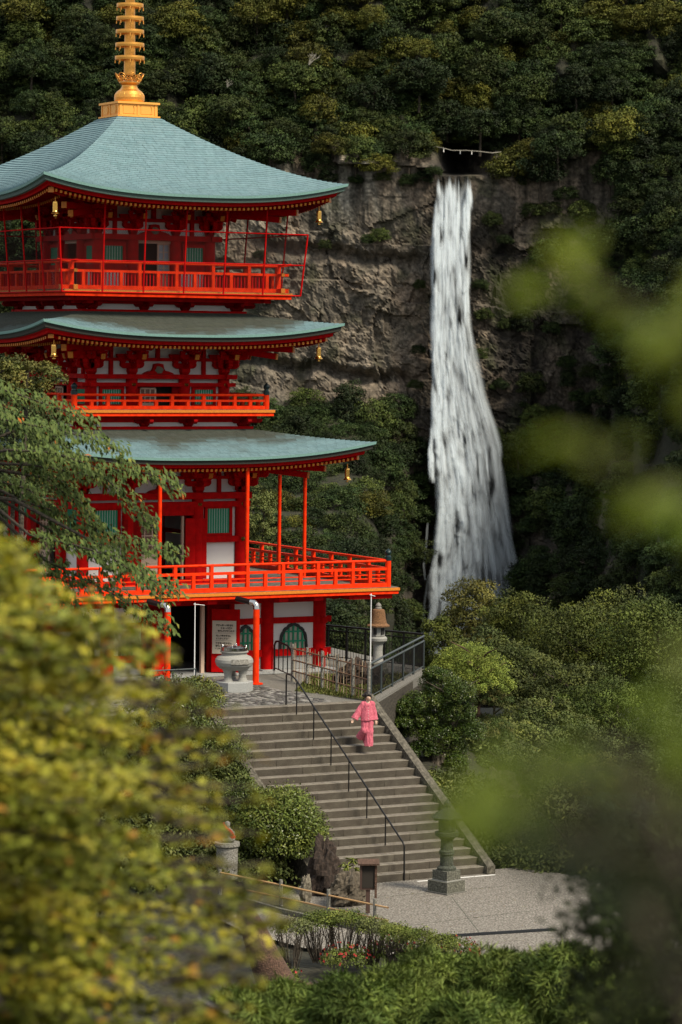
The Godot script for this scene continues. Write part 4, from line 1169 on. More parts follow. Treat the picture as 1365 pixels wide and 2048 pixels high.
	# thin white poles with a short crossbar
	for s in [["thin white pole with short crossbar before the dark doorway", Vector3(on(389, 1385, 0)), 2.85, 0.3], ["thin white pole standing on the end post of grey railing", Vector3(2.10, 1.0, 13.58), 2.35, 0.1]]:
		var w := thing("white_pole", s[0], "pole", s[1])
		var m6 := MB.new(); m6.tube(Vector3.ZERO, Vector3(0, s[2], 0), 0.02, 0.014, 8); part("shaft", m6.mesh(), M.white_metal, w)
		var m7 := MB.new(); m7.tube(Vector3(-0.05, s[2] - 0.04, 0), Vector3(s[3], s[2] - 0.08, 0.08), 0.012, 0.01, 6); part("crossbar", m7.mesh(), M.white_metal, w)
	var br := thing("low_barrier", "low grey metal barrier on the porch left of the downpipe", "barrier")
	var g0 := on(300, 1400, 0); var g1 := on(391, 1395, 0)
	for h in [0.5, 0.9]:
		var m8 := MB.new(); m8.tube(g0 + Vector3(0, h, 0), g1 + Vector3(0, h, 0), 0.025, 0.025, 8); part("rail", m8.mesh(), M.iron_grey, br)
	for t in [0.0, 0.5, 1.0]:
		var m9 := MB.new(); m9.tube(g0.lerp(g1, t), g0.lerp(g1, t) + Vector3(0, 0.9, 0), 0.025, 0.025, 8); part("post", m9.mesh(), M.iron_grey, br)

func lantern_parts(o: Node3D, profs: Array, m: Material, k: int) -> void:
	for p in profs:
		var mb := MB.new(); mb.lathe(PackedVector2Array(p), k, Vector3.ZERO, true, 0.4); part("base", mb.mesh(), m, o)

func iron_fence(o: Node3D, a: Vector3, b: Vector3, h: float, tops: int, m: Material, posts: int) -> void:
	var e := b - a
	for i in posts + 1:
		var mb := MB.new(); var p := a + e * (float(i) / posts); mb.tube(p, p + Vector3(0, h - (0.14 if tops > 1 else 0.0), 0), 0.04 if i > 0 or tops == 1 else 0.085, 0.04 if i > 0 or tops == 1 else 0.085, 8); part("post", mb.mesh(), m, o)
	var hs := [h, 0.12] if tops == 1 else [h, h - 0.17, 0.12]
	for y in hs:
		var mb := MB.new(); mb.tube(a + Vector3(0, y, 0), b + Vector3(0, y, 0), 0.038 if y > 0.5 else 0.02, 0.038 if y > 0.5 else 0.02, 8); part("rail", mb.mesh(), m, o)
	if tops == 1:
		var mb := MB.new(); mb.tube(a + Vector3(0, h - 0.16, 0), b + Vector3(0, h - 0.16, 0), 0.02, 0.02, 6); part("rail", mb.mesh(), m, o)
	var n := int(e.length() / 0.125)
	for i in range(1, n):
		var mb := MB.new(); var p := a + e * (float(i) / n); mb.tube(p + Vector3(0, 0.12, 0), p + Vector3(0, h - 0.17, 0), 0.009, 0.009, 5, false); part("bar", mb.mesh(), M.iron_black, o)

const GLYPH := {   # simple brush strokes on a grid of ten, for the notice
	"na": "0929 2921 0929 0727 0525 2912 6961 6999 9976 7699", "chi": "1939 0646 2966 2947 5989 5955 8985 2343 2141 2311 4341 2040", "san": "5952 1612 9692 1292", "dai": "1949 5999 3937 7977 1787 8785 1585 1583 8382 5750 3110", "ichi": "0595",
	"no": "5522 2213 1316 1658 5888 8895 9593 9371", "ten": "0999 0900 2777 3938 6968 2575 1595 3531 5581 3181", "bo": "1939 2919 1646 5999 5953 9953 5777 5575 2090 2472", "sho": "0949 4945 4505 0900 5999 5951 7970", "hi": "2979 7971 7121 2129 2575", "hon": "5950 1797 5723 5783 3272", "taki": "1918 0716 1010 3999 6997 3797 3515 4745 7747 8080 6090 5055", "ga": "0767 4910 6763 6341 7997 8596",
	"ma": "2050 0909 4949 1999 1990 9990 3777 3575 3373 3733 7773", "ki": "2989 4970 0595 1666", "ni": "1910 3585 3282", "me": "1938 3821 5987 8764 6431 3114 1437 3778 7895", "ra": "3868 2624 2456 5687 8793 9340", "re": "2920 0767 6712 3868 6861 6181", "masu": "0797 0595 4942 4231 3144 4479", "sen": "2979 5950 0696 7989", "te": "3989 1777 0595 5950 5030", "wo": "1797 4915 1565 6560 8456 2040", "kan": "1949 0747 0525 2941 5999 5953 9953 5757 6560 8091", "ni2": "2921 5585 5282 1111", "o": "0767 3920 2044 4474 7181 7989", "shi": "2921 2150 5081", "ku": "6925 2561", "da": "1767 4910 6565 6262 7998", "sa": "1787 4975 2361 6181", "i": "1812 1233 7975", "u": "3969 2666 6674 7420"}
func writing(o: Node3D) -> void:
	var lines := [["na chi san dai ichi no ten bo sho", 0.40, 0.062, -0.27], ["hi hon ichi no taki ga", 0.305, 0.064, -0.12], ["ma ki ni na ga me ra re masu", 0.21, 0.062, -0.22],
		["kan ni2 no kan wo te ra ni", 0.05, 0.062, -0.27], ["o sa me ku da sa i", -0.045, 0.062, -0.27], ["sen te kan no sho masu te ni", -0.20, 0.068, -0.29], ["ma ki ni te no hi wo o ra", -0.29, 0.06, -0.29], ["i shi masu shi i u", -0.375, 0.05, -0.29]]
	var mb: MB
	for l in lines:
		mb = MB.new()
		var x: float = l[3]
		for gname in l[0].split(" "):
			for s in GLYPH[gname].split(" "):
				var a := Vector3(x + int(s[0]) * 0.1 * l[2], l[1] + (int(s[1]) - 5) * 0.1 * l[2], 0.018); var b := Vector3(x + int(s[2]) * 0.1 * l[2], l[1] + (int(s[3]) - 5) * 0.1 * l[2], 0.018)
				var d := b - a
				if d.length() < 0.004: d = Vector3(0.004, -0.008, 0); b = a + d
				var u := d.normalized()
				mb.box((a + b) / 2, Vector3(d.length() + 0.006, 0.009, 0.006), Basis(u, Vector3(-u.y, u.x, 0), Vector3.BACK))
			x += l[2] * 1.02
		part("writing", mb.mesh(), M.ink, o)
	for y in [0.14, -0.115]: bx("ruled_line", o, Vector3(0, y, 0.017), Vector3(0.6, 0.006, 0.005), M.ink)

func stairs() -> void:
	var s := thing("stone_staircase", "wide weathered stone staircase climbing from the plaza to the pagoda", "staircase")
	var x0 := -3.42; var x1 := 1.92
	var core := MB.new()
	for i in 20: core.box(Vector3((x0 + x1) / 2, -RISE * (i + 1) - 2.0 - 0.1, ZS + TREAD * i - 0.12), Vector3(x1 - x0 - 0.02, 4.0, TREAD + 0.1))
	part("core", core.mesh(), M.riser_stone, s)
	var ms := [M.step_stone, M.step_stone_dark, M.step_stone_pale, M.step_stone, M.step_stone_dark]
	for i in 20:
		var x := x0
		var z1 := ZS + TREAD * i; var y1 := -RISE * i
		while x < x1 - 0.02:
			var w := R(0.9, 1.7)
			if x1 - x - w < 0.6: w = x1 - x
			var mb := MB.new()
			var dz := R(-0.004, 0.004); var dy := R(-0.002, 0.002)
			var xa := x + 0.004; var xb := x + w - 0.004
			var zf := z1 + dz; var yt := y1 + dy; var c := 0.014; var zb := z1 - TREAD - 0.01; var yb := y1 - RISE + 0.001
			mb.quad(Vector3(xa, yt, zb), Vector3(xb, yt, zb), Vector3(xb, yt, zf - c), Vector3(xa, yt, zf - c))
			mb.quad(Vector3(xa, yt, zf - c), Vector3(xb, yt, zf - c), Vector3(xb, yt - c, zf), Vector3(xa, yt - c, zf))
			var fv := R(0.38, 0.50); mb.col = Color(fv, fv * 0.97, fv * 0.90)   # overhead-light contrast painted into the risers, besides grime; treads worn clean
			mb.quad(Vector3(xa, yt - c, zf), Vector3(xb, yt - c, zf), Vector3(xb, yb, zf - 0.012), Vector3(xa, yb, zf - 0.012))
			mb.quad(Vector3(xb, yt, zf - c), Vector3(xb, yt, zb), Vector3(xb, yb, zb), Vector3(xb, yb, zf))
			mb.quad(Vector3(xa, yt, zb), Vector3(xa, yt, zf - c), Vector3(xa, yb, zf), Vector3(xa, yb, zb))
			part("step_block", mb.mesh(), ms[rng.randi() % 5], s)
			x += w
	for sd in [[x0 - 0.14, 10.0, 0.28], [x1 + 0.14, 20.2, 0.28]]:
		var mb := MB.new()
		var n := 7 if sd[0] < 0 else 7
		for i in n:
			var t0: float = i / float(n) * 20.0 - 0.6; var t1: float = (i + 1) / float(n) * 20.0 - 0.62
			var m2 := MB.new()
			var ya := -RISE * t0 + 0.10; var yb := -RISE * t1 + 0.10; var za := ZS + TREAD * t0; var zb := ZS + TREAD * t1
			var xa: float = sd[0] - sd[2] / 2; var xb: float = sd[0] + sd[2] / 2
			m2.quad(Vector3(xa, ya, za), Vector3(xb, ya, za), Vector3(xb, yb, zb), Vector3(xa, yb, zb))
			m2.quad(Vector3(xb, ya, za), Vector3(xb, ya - 1.2, za), Vector3(xb, yb - 1.2, zb), Vector3(xb, yb, zb))
			m2.quad(Vector3(xa, ya - 2.6, za), Vector3(xa, ya, za), Vector3(xa, yb, zb), Vector3(xa, yb - 2.6, zb))
			m2.quad(Vector3(xa, yb, zb), Vector3(xb, yb, zb), Vector3(xb, yb - 1.2, zb), Vector3(xa, yb - 1.2, zb))
			part("stringer_stone", m2.mesh(), M.stringer, s)
	# handrail up the middle
	var h := thing("stair_handrail", "thin black iron handrail running down the middle of staircase", "handrail")
	var hx := -0.78
	var top := Vector3(hx, 0, 13.45)
	var pts := PackedVector3Array([top + Vector3(0, 0, 0), top + Vector3(0, 0.92, 0), top + Vector3(0, 0.96, 0.06), top + Vector3(0, 0.95, 0.35), Vector3(hx, 0.80, 14.15)])
	var endp := Vector3(hx, -RISE * 19.2 + 0.93, ZS + TREAD * 18.7)
	pts.append(endp); pts.append(endp + Vector3(0.0, -0.1, 0.1)); pts.append(Vector3(hx, PLAZA, endp.z + 0.12))
	var mb := MB.new(); mb.path(pts, 0.026, 0.026, 8); part("rail", mb.mesh(), M.iron_black, h)
	for k in [0.7, 3.7, 6.7, 9.7, 12.7, 15.7]:
		var z: float = ZS + TREAD * (k + 0.3); var st := ceili(k + 0.3)
		var yr := lerpf(0.80, endp.y, (z - 14.15) / (endp.z - 14.15))
		var m := MB.new(); m.tube(Vector3(hx, -RISE * st, z), Vector3(hx, yr, z), 0.02, 0.02, 6); part("post", m.mesh(), M.iron_black, h)
	person()

func sdf_mesh(bones: Array, cell: float, kk: float, clips: Array = [], wr: float = 0.0, wscale := Vector3(9, 3, 9)) -> ArrayMesh:
	# bones: [a, b, radius a, radius b, depth factor]; one smooth skin round all of them (surface nets)
	var lo := Vector3.ONE * 1e9; var hi := -Vector3.ONE * 1e9
	for b in bones:
		var r: float = maxf(b[2], b[3]) + 0.03
		lo = lo.min(b[0] - Vector3.ONE * r).min(b[1] - Vector3.ONE * r); hi = hi.max(b[0] + Vector3.ONE * r).max(b[1] + Vector3.ONE * r)
	var nx := int((hi.x - lo.x) / cell) + 2; var ny := int((hi.y - lo.y) / cell) + 2; var nz := int((hi.z - lo.z) / cell) + 2
	var fld := PackedFloat32Array(); fld.resize(nx * ny * nz)
	for b in bones:
		var a: Vector3 = b[0]; var e: Vector3 = b[1] - b[0]; var ra: float = b[2]; var rb: float = b[3]; var fl: float = b[4]
		var pad := maxf(ra, rb) + 4.0 / kk
		var mn := ((a.min(b[1]) - Vector3.ONE * pad - lo) / cell).floor(); var mx := ((a.max(b[1]) + Vector3.ONE * pad - lo) / cell).ceil()
		var sc := Vector3(1, 1, fl)
		var es := e * sc; var el := maxf(es.length_squared(), 1e-8)
		for z in range(maxi(0, int(mn.z)), mini(nz, int(mx.z) + 1)):
			for y in range(maxi(0, int(mn.y)), mini(ny, int(mx.y) + 1)):
				for x in range(maxi(0, int(mn.x)), mini(nx, int(mx.x) + 1)):
					var p := (lo + Vector3(x, y, z) * cell - a) * sc
					var t := clampf(p.dot(es) / el, 0.0, 1.0)
					var d := (p - es * t).length() - lerpf(ra, rb, t)
					fld[(z * ny + y) * nx + x] += exp(-kk * d)
	var nzf := FastNoiseLite.new(); nzf.seed = 8; nzf.frequency = 1.0
	for i in fld.size():
		var s := fld[i]
		var v := 0.2 if s < 1e-6 else -log(s) / kk
		if v < 0.15 and (wr > 0.0 or clips.size()):
			var x := i % nx; var y := (i / nx) % ny; var z := i / (nx * ny)
			var p := lo + Vector3(x, y, z) * cell
			if wr > 0.0: v += wr * nzf.get_noise_3dv(p * wscale)
			for c in clips:
				if p.x > c[2] and p.x < c[3]: v = maxf(v, (p - c[0]).dot(c[1]))
		fld[i] = v
	var idx := PackedInt32Array(); idx.resize(nx * ny * nz); idx.fill(-1)
	var vs := PackedVector3Array(); var ns := PackedVector3Array()
	var sx := 1; var sy := nx; var sz := nx * ny
	for z in nz - 1:
		for y in ny - 1:
			for x in nx - 1:
				var o := z * sz + y * sy + x
				var f0 := fld[o]; var f1 := fld[o + 1]; var f2 := fld[o + sy]; var f3 := fld[o + sy + 1]
				var f4 := fld[o + sz]; var f5 := fld[o + sz + 1]; var f6 := fld[o + sz + sy]; var f7 := fld[o + sz + sy + 1]
				var neg := int(f0 < 0) + int(f1 < 0) + int(f2 < 0) + int(f3 < 0) + int(f4 < 0) + int(f5 < 0) + int(f6 < 0) + int(f7 < 0)
				if neg == 0 or neg == 8: continue
				var f := [f0, f1, f2, f3, f4, f5, f6, f7]
				var acc := Vector3.ZERO; var n := 0
				for e in [[0, 1], [2, 3], [4, 5], [6, 7], [0, 2], [1, 3], [4, 6], [5, 7], [0, 4], [1, 5], [2, 6], [3, 7]]:
					var fa: float = f[e[0]]; var fb: float = f[e[1]]
					if (fa < 0) != (fb < 0):
						var t := fa / (fa - fb)
						var pa := Vector3(e[0] & 1, (e[0] >> 1) & 1, e[0] >> 2); var pb := Vector3(e[1] & 1, (e[1] >> 1) & 1, e[1] >> 2)
						acc += pa.lerp(pb, t); n += 1
				idx[o] = vs.size()
				vs.append(lo + (Vector3(x, y, z) + acc / n) * cell)
				ns.append(Vector3(f1 + f3 + f5 + f7 - f0 - f2 - f4 - f6, f2 + f3 + f6 + f7 - f0 - f1 - f4 - f5, f4 + f5 + f6 + f7 - f0 - f1 - f2 - f3).normalized())
	var ii := PackedInt32Array()
	for z in range(1, nz - 1):
		for y in range(1, ny - 1):
			for x in range(1, nx - 1):
				var o := z * sz + y * sy + x
				var s0 := fld[o] < 0
				if s0 != (fld[o + sx] < 0): _q(ii, idx[o - sy - sz], idx[o - sz], idx[o], idx[o - sy], s0)
				if s0 != (fld[o + sy] < 0): _q(ii, idx[o - sz - sx], idx[o - sx], idx[o], idx[o - sz], s0)
				if s0 != (fld[o + sz] < 0): _q(ii, idx[o - sx - sy], idx[o - sy], idx[o], idx[o - sx], s0)
	var m := ArrayMesh.new(); var arr := []; arr.resize(Mesh.ARRAY_MAX)
	arr[Mesh.ARRAY_VERTEX] = vs; arr[Mesh.ARRAY_NORMAL] = ns; arr[Mesh.ARRAY_INDEX] = ii
	m.add_surface_from_arrays(Mesh.PRIMITIVE_TRIANGLES, arr)
	return m
func _q(ii: PackedInt32Array, a: int, b: int, c: int, d: int, s: bool) -> void:
	if a < 0 or b < 0 or c < 0 or d < 0: return
	if s: ii.append_array(PackedInt32Array([a, c, b, a, d, c]))
	else: ii.append_array(PackedInt32Array([a, b, c, a, c, d]))

func person() -> void:
	var pos := on(735.0, 1493.0, -RISE * 5)
	var o := thing("person", "person in loose pink shirt and wide pink trousers walking down the stone stairs", "person", pos)
	o.rotation.y = -0.36
	var hd := Vector3(0.0, 1.50, 0.03)
	# the body under the clothes, one skin from head to feet
	var B := []
	B.append([Vector3(0, 1.525, -0.005), Vector3(0.01, 1.52, 0.02), 0.088, 0.082, 1.0])
	B.append([Vector3(0.015, 1.48, 0.05), Vector3(0.03, 1.432, 0.082), 0.062, 0.036, 1.0])
	B.append([Vector3(0.035, 1.487, 0.115), Vector3(0.04, 1.462, 0.126), 0.009, 0.013, 1.0])
	B.append([Vector3(0, 1.45, -0.01), Vector3(-0.01, 1.33, -0.02), 0.048, 0.055, 1.0])
	B.append([Vector3(-0.13, 1.30, -0.01), Vector3(0.12, 1.31, -0.01), 0.055, 0.055, 1.0])
	B.append([Vector3(0, 1.25, 0), Vector3(0, 1.0, 0), 0.115, 0.10, 1.3]); B.append([Vector3(0, 1.0, 0), Vector3(0, 0.85, 0), 0.10, 0.13, 1.2])
	B.append([Vector3(-0.16, 1.29, 0), Vector3(-0.29, 1.06, -0.01), 0.045, 0.037, 1.0]); B.append([Vector3(-0.29, 1.06, -0.01), Vector3(-0.42, 0.84, 0.05), 0.035, 0.024, 1.0])
	B.append([Vector3(0.15, 1.30, 0), Vector3(0.19, 1.04, -0.03), 0.045, 0.037, 1.0]); B.append([Vector3(0.19, 1.04, -0.03), Vector3(0.23, 0.80, 0.04), 0.035, 0.024, 1.0])
	B.append([Vector3(0.07, 0.85, 0), Vector3(0.055, 0.45, 0.05), 0.085, 0.055, 1.0]); B.append([Vector3(0.055, 0.45, 0.05), Vector3(0.03, 0.08, 0.0), 0.052, 0.035, 1.0]); B.append([Vector3(0.03, 0.05, 0.0), Vector3(0.035, 0.03, 0.13), 0.035, 0.026, 1.0])
	B.append([Vector3(-0.08, 0.85, 0), Vector3(-0.10, 0.5, 0.03), 0.085, 0.055, 1.0]); B.append([Vector3(-0.10, 0.5, 0.03), Vector3(-0.15, 0.30, -0.30), 0.052, 0.035, 1.0]); B.append([Vector3(-0.15, 0.29, -0.31), Vector3(-0.14, 0.245, -0.19), 0.033, 0.025, 1.0])
	for s in [-1, 1]: B.append([hd + Vector3(s * 0.086, 0.005, -0.01), hd + Vector3(s * 0.09, -0.03, -0.005), 0.012, 0.009, 1.0])
	var body := part("body", sdf_mesh(B, 0.013, 70.0), M.skin, o)
	# hands, each with four fingers and a thumb
	for h in [[Vector3(-0.42, 0.84, 0.05), Vector3(-0.11, -0.16, 0.02).normalized(), 1.0], [Vector3(0.23, 0.80, 0.04), Vector3(0.05, -0.18, 0.04).normalized(), -1.0]]:
		var w: Vector3 = h[0]; var d: Vector3 = h[1]; var hs: float = h[2]; var sd := d.cross(Vector3.BACK).normalized() * hs; var nn := sd.cross(d).normalized()
		var hb := [[w, w + d * 0.075, 0.021, 0.026, 1.5]]
		for q in 4:
			var ba := w + d * 0.07 + sd * (0.024 - 0.016 * q); var l: float = [0.062, 0.07, 0.066, 0.052][q]
			var k1 := ba + d * l * 0.5 + nn * 0.004; var k2 := k1 + (d + nn * 0.5).normalized() * l * 0.5
			hb.append([ba, k1, 0.0085, 0.008, 1.0]); hb.append([k1, k2, 0.008, 0.0065, 1.0])
		var tb := w + d * 0.025 + sd * 0.022
		hb.append([tb, tb + (d + sd * 0.9).normalized() * 0.04, 0.011, 0.009, 1.0]); hb.append([tb + (d + sd * 0.9).normalized() * 0.04, tb + (d + sd * 0.6).normalized() * 0.068, 0.009, 0.007, 1.0])
		part("hand", sdf_mesh(hb, 0.0045, 260.0), M.skin, o)
	# shirt
	var S := []
	S.append([Vector3(-0.14, 1.305, -0.01), Vector3(0.13, 1.315, -0.01), 0.07, 0.07, 1.1])
	S.append([Vector3(-0.01, 1.22, 0), Vector3(-0.015, 0.98, 0.0), 0.155, 0.175, 1.35]); S.append([Vector3(-0.015, 0.98, 0), Vector3(-0.02, 0.76, 0.01), 0.175, 0.205, 1.35])
	S.append([Vector3(-0.165, 1.28, 0), Vector3(-0.29, 1.05, -0.01), 0.07, 0.085, 1.2]); S.append([Vector3(-0.29, 1.05, -0.01), Vector3(-0.425, 0.79, 0.03), 0.085, 0.12, 1.2])
	S.append([Vector3(0.15, 1.29, 0), Vector3(0.19, 1.05, -0.02), 0.07, 0.075, 1.2]); S.append([Vector3(0.19, 1.05, -0.02), Vector3(0.23, 0.77, 0.02), 0.075, 0.095, 1.2])
	var sl := Vector3(-0.12, -0.23, 0.04).normalized(); var sr := Vector3(0.035, -0.25, 0.03).normalized()
	var shirt := part("shirt", sdf_mesh(S, 0.0125, 60.0, [[Vector3(0, 0.80, 0), Vector3(0.06, -1, 0).normalized(), -0.22, 0.2], [Vector3(-0.405, 0.84, 0.03), sl, -1.0, -0.22], [Vector3(0.225, 0.81, 0.02), sr, 0.2, 1.0], [Vector3(0.0, 1.355, 0), Vector3(0, 0.92, 0.4).normalized(), -0.07, 0.07]], 0.02), M.pink_cloth, o)
	for s in [-1, 1]:   # collar
		var c := MB.new()
		c.quad(Vector3(s * 0.005, 1.255, 0.125), Vector3(s * 0.062, 1.375, 0.03), Vector3(s * 0.105, 1.345, 0.045), Vector3(s * 0.065, 1.255, 0.118)) if s > 0 else c.quad(Vector3(s * 0.062, 1.375, 0.03), Vector3(s * 0.005, 1.255, 0.125), Vector3(s * 0.065, 1.255, 0.118), Vector3(s * 0.105, 1.345, 0.045))
		part("collar", c.mesh(), M.pink_cloth, shirt)
	for i in 5:
		var bt := MB.new(); bt.tube(Vector3(0.0, 1.19 - 0.08 * i, 0.13 + 0.006 * i), Vector3(0.0, 1.19 - 0.08 * i, 0.14 + 0.006 * i), 0.008, 0.008, 8); part("button", bt.mesh(), M.white_paint, shirt)
	# trousers
	var T := []
	T.append([Vector3(-0.05, 0.90, 0), Vector3(0.05, 0.90, 0), 0.13, 0.13, 1.2])
	T.append([Vector3(0.07, 0.84, 0), Vector3(0.055, 0.46, 0.045), 0.115, 0.10, 1.15]); T.append([Vector3(0.055, 0.46, 0.045), Vector3(0.03, 0.0, 0.02), 0.105, 0.15, 1.05])
	T.append([Vector3(-0.08, 0.84, 0), Vector3(-0.10, 0.50, 0.05), 0.115, 0.10, 1.15]); T.append([Vector3(-0.10, 0.50, 0.05), Vector3(-0.20, 0.19, -0.25), 0.105, 0.155, 1.05])
	part("trousers", sdf_mesh(T, 0.0125, 60.0, [[Vector3(0, 0.02, 0), Vector3(0, -1, 0), -0.1, 1.0], [Vector3(-0.16, 0.255, -0.2), Vector3(-0.22, -0.8, -0.6).normalized(), -1.0, -0.09]], 0.024, Vector3(13, 3.0, 13)), M.pink_cloth, o)
	for s in [[Vector3(0.035, 0.012, 0.05), 0.0], [Vector3(-0.145, 0.225, -0.25), 0.12]]:
		var sh := MB.new(); sh.blob(Vector3.ZERO, Vector3(0.045, 0.022, 0.12), 2, 0.05, 8)
		part("shoe", sh.mesh(), M.shoe, o, s[0], Vector3(s[1], 0.1, 0))
	# hair: cropped, tied in a loose knot at the back
	var H := []
	H.append([Vector3(-0.005, 1.565, -0.03), Vector3(0.01, 1.585, 0.035), 0.105, 0.088, 1.0])
	H.append([Vector3(-0.02, 1.50, -0.065), Vector3(-0.02, 1.46, -0.06), 0.065, 0.05, 1.0])
	H.append([Vector3(-0.075, 1.55, -0.04), Vector3(-0.12, 1.55, -0.05), 0.06, 0.055, 1.0])
	H.append([Vector3(-0.06, 1.57, 0.055), Vector3(-0.085, 1.49, 0.05), 0.038, 0.022, 1.0]); H.append([Vector3(0.05, 1.58, 0.06), Vector3(0.10, 1.49, 0.045), 0.038, 0.02, 1.0]); H.append([Vector3(-0.05, 1.585, 0.07), Vector3(0.06, 1.565, 0.095), 0.034, 0.03, 1.0])
	part("hair", sdf_mesh(H, 0.008, 110.0, [], 0.012, Vector3(22, 10, 22)), M.hair, o)
	for s in [-1, 1]:
		var e := MB.new(); e.blob(Vector3(0.028 + s * 0.03, 1.497, 0.104 - absf(s - 0.3) * 0.006), Vector3(0.013, 0.006, 0.006), 1, 0.0, 6); part("eye", e.mesh(), M.hair, body)
		var br := MB.new(); br.path(PackedVector3Array([Vector3(0.028 + s * 0.045, 1.516, 0.09), Vector3(0.028 + s * 0.03, 1.522, 0.102), Vector3(0.028 + s * 0.012, 1.519, 0.106)]), 0.004, 0.004, 5); part("eyebrow", br.mesh(), M.hair, body)
	var mo := MB.new(); mo.blob(Vector3(0.036, 1.436, 0.112), Vector3(0.02, 0.007, 0.008), 1, 0.0, 6); part("mouth", mo.mesh(), M.red_cloth, body)

func tint(c: Color, a: float) -> Color:
	var v := R(1.0 - a, 1.0 + a); return Color(c.r * v * R(0.94, 1.06), c.g * v, c.b * v * R(0.9, 1.1))
func clump(mb: MB, o: Vector3, r: Vector3, n: int, l: float, w: float, c: Color, var_: float, shell := 0.55, low := -0.5, droop := 0.2) -> void:
	for i in n:
		var d := rdir()
		if d.y < low: d.y = -d.y
		var q := R(shell, 1.0)
		var p := o + d * r * q
		var dir := (d * 0.6 + rdir() * 0.8 + Vector3(0, -droop, 0)).normalized()
		var up := (d + Vector3(0, 0.9, 0) + rdir() * 0.55).normalized()
		mb.col = tint(c, var_)
		mb.leaf(p, dir, up, l * R(0.7, 1.25), w * R(0.8, 1.2), d)
func crown(seed_: int, rad: Vector3, nclump: int, per: int, l: float, w: float, c: Color, c2: Color, cr_: float, flatness := 0.6, low := 1.55, lv := 0.2, tight := 0.55) -> ArrayMesh:
	rng.seed = seed_
	var mb := MB.new()
	var golden := PI * (3.0 - sqrt(5.0))
	for i in nclump:
		var yy := 1.0 - low * (i + R(0.1, 0.9)) / nclump
		var s := sqrt(maxf(0, 1 - yy * yy)); var a := golden * i + R(-0.4, 0.4)
		var d := Vector3(cos(a) * s, yy, sin(a) * s)
		var o := d * rad * R(tight, 1.0)
		var k := cr_ * R(0.65, 1.35)
		var col := c.lerp(c2, clampf(R(-0.5, 1.0), 0, 1))
		var v := R(0.62, 1.35); col = Color(col.r * v, col.g * v, col.b * v)
		clump(mb, o, Vector3(k, k * flatness, k), int(per * R(0.7, 1.3)), l, w, col, lv)
	return mb.mesh()
func trunk(h: float, r: float, lean: Vector3, limbs: int, spread: float, seed_: int) -> ArrayMesh:
	rng.seed = seed_
	var mb := MB.new()
	var pts := PackedVector3Array()
	for i in 6:
		var t := i / 5.0
		pts.append(Vector3(lean.x * t * t, h * t, lean.z * t * t) + Vector3(R(-1, 1), 0, R(-1, 1)) * r * 0.5 * t)
	mb.path(pts, r, r * 0.4, 8)
	for i in limbs:
		var t := R(0.45, 0.98); var b := pts[int(t * 5)].lerp(pts[mini(5, int(t * 5) + 1)], fmod(t * 5, 1.0))
		var a := TAU * i / limbs + R(-0.5, 0.5)
		var e := b + Vector3(cos(a) * spread * R(0.5, 1.0), spread * R(0.25, 0.7), sin(a) * spread * R(0.5, 1.0))
		mb.path(PackedVector3Array([b, b.lerp(e, 0.5) + Vector3(0, spread * 0.06, 0), e]), r * 0.42, r * 0.1, 6)
	return mb.mesh()

func bush(called: String, label: String, cat: String, pos: Vector3, rad: Vector3, ncl: int, per: int, l: float, w: float, c: Color, c2: Color, seed_: int, m := "leaf_glossy", group := "") -> Node3D:
	var o := thing(called, label, cat, pos, group)
	var k := minf(rad.x, rad.y) * 0.42
	var cm := part("foliage", crown(seed_, rad * 0.8, ncl, per, l, w, c, c2, k, 0.75, 1.7, 0.2, 0.75), M[m], o, Vector3(0, rad.y * 0.95, 0))
	part("stems", trunk(rad.y * 1.1, maxf(0.03, rad.x * 0.05), Vector3.ZERO, 8, rad.x * 0.7, seed_ + 1), M.bark, o)
	return o

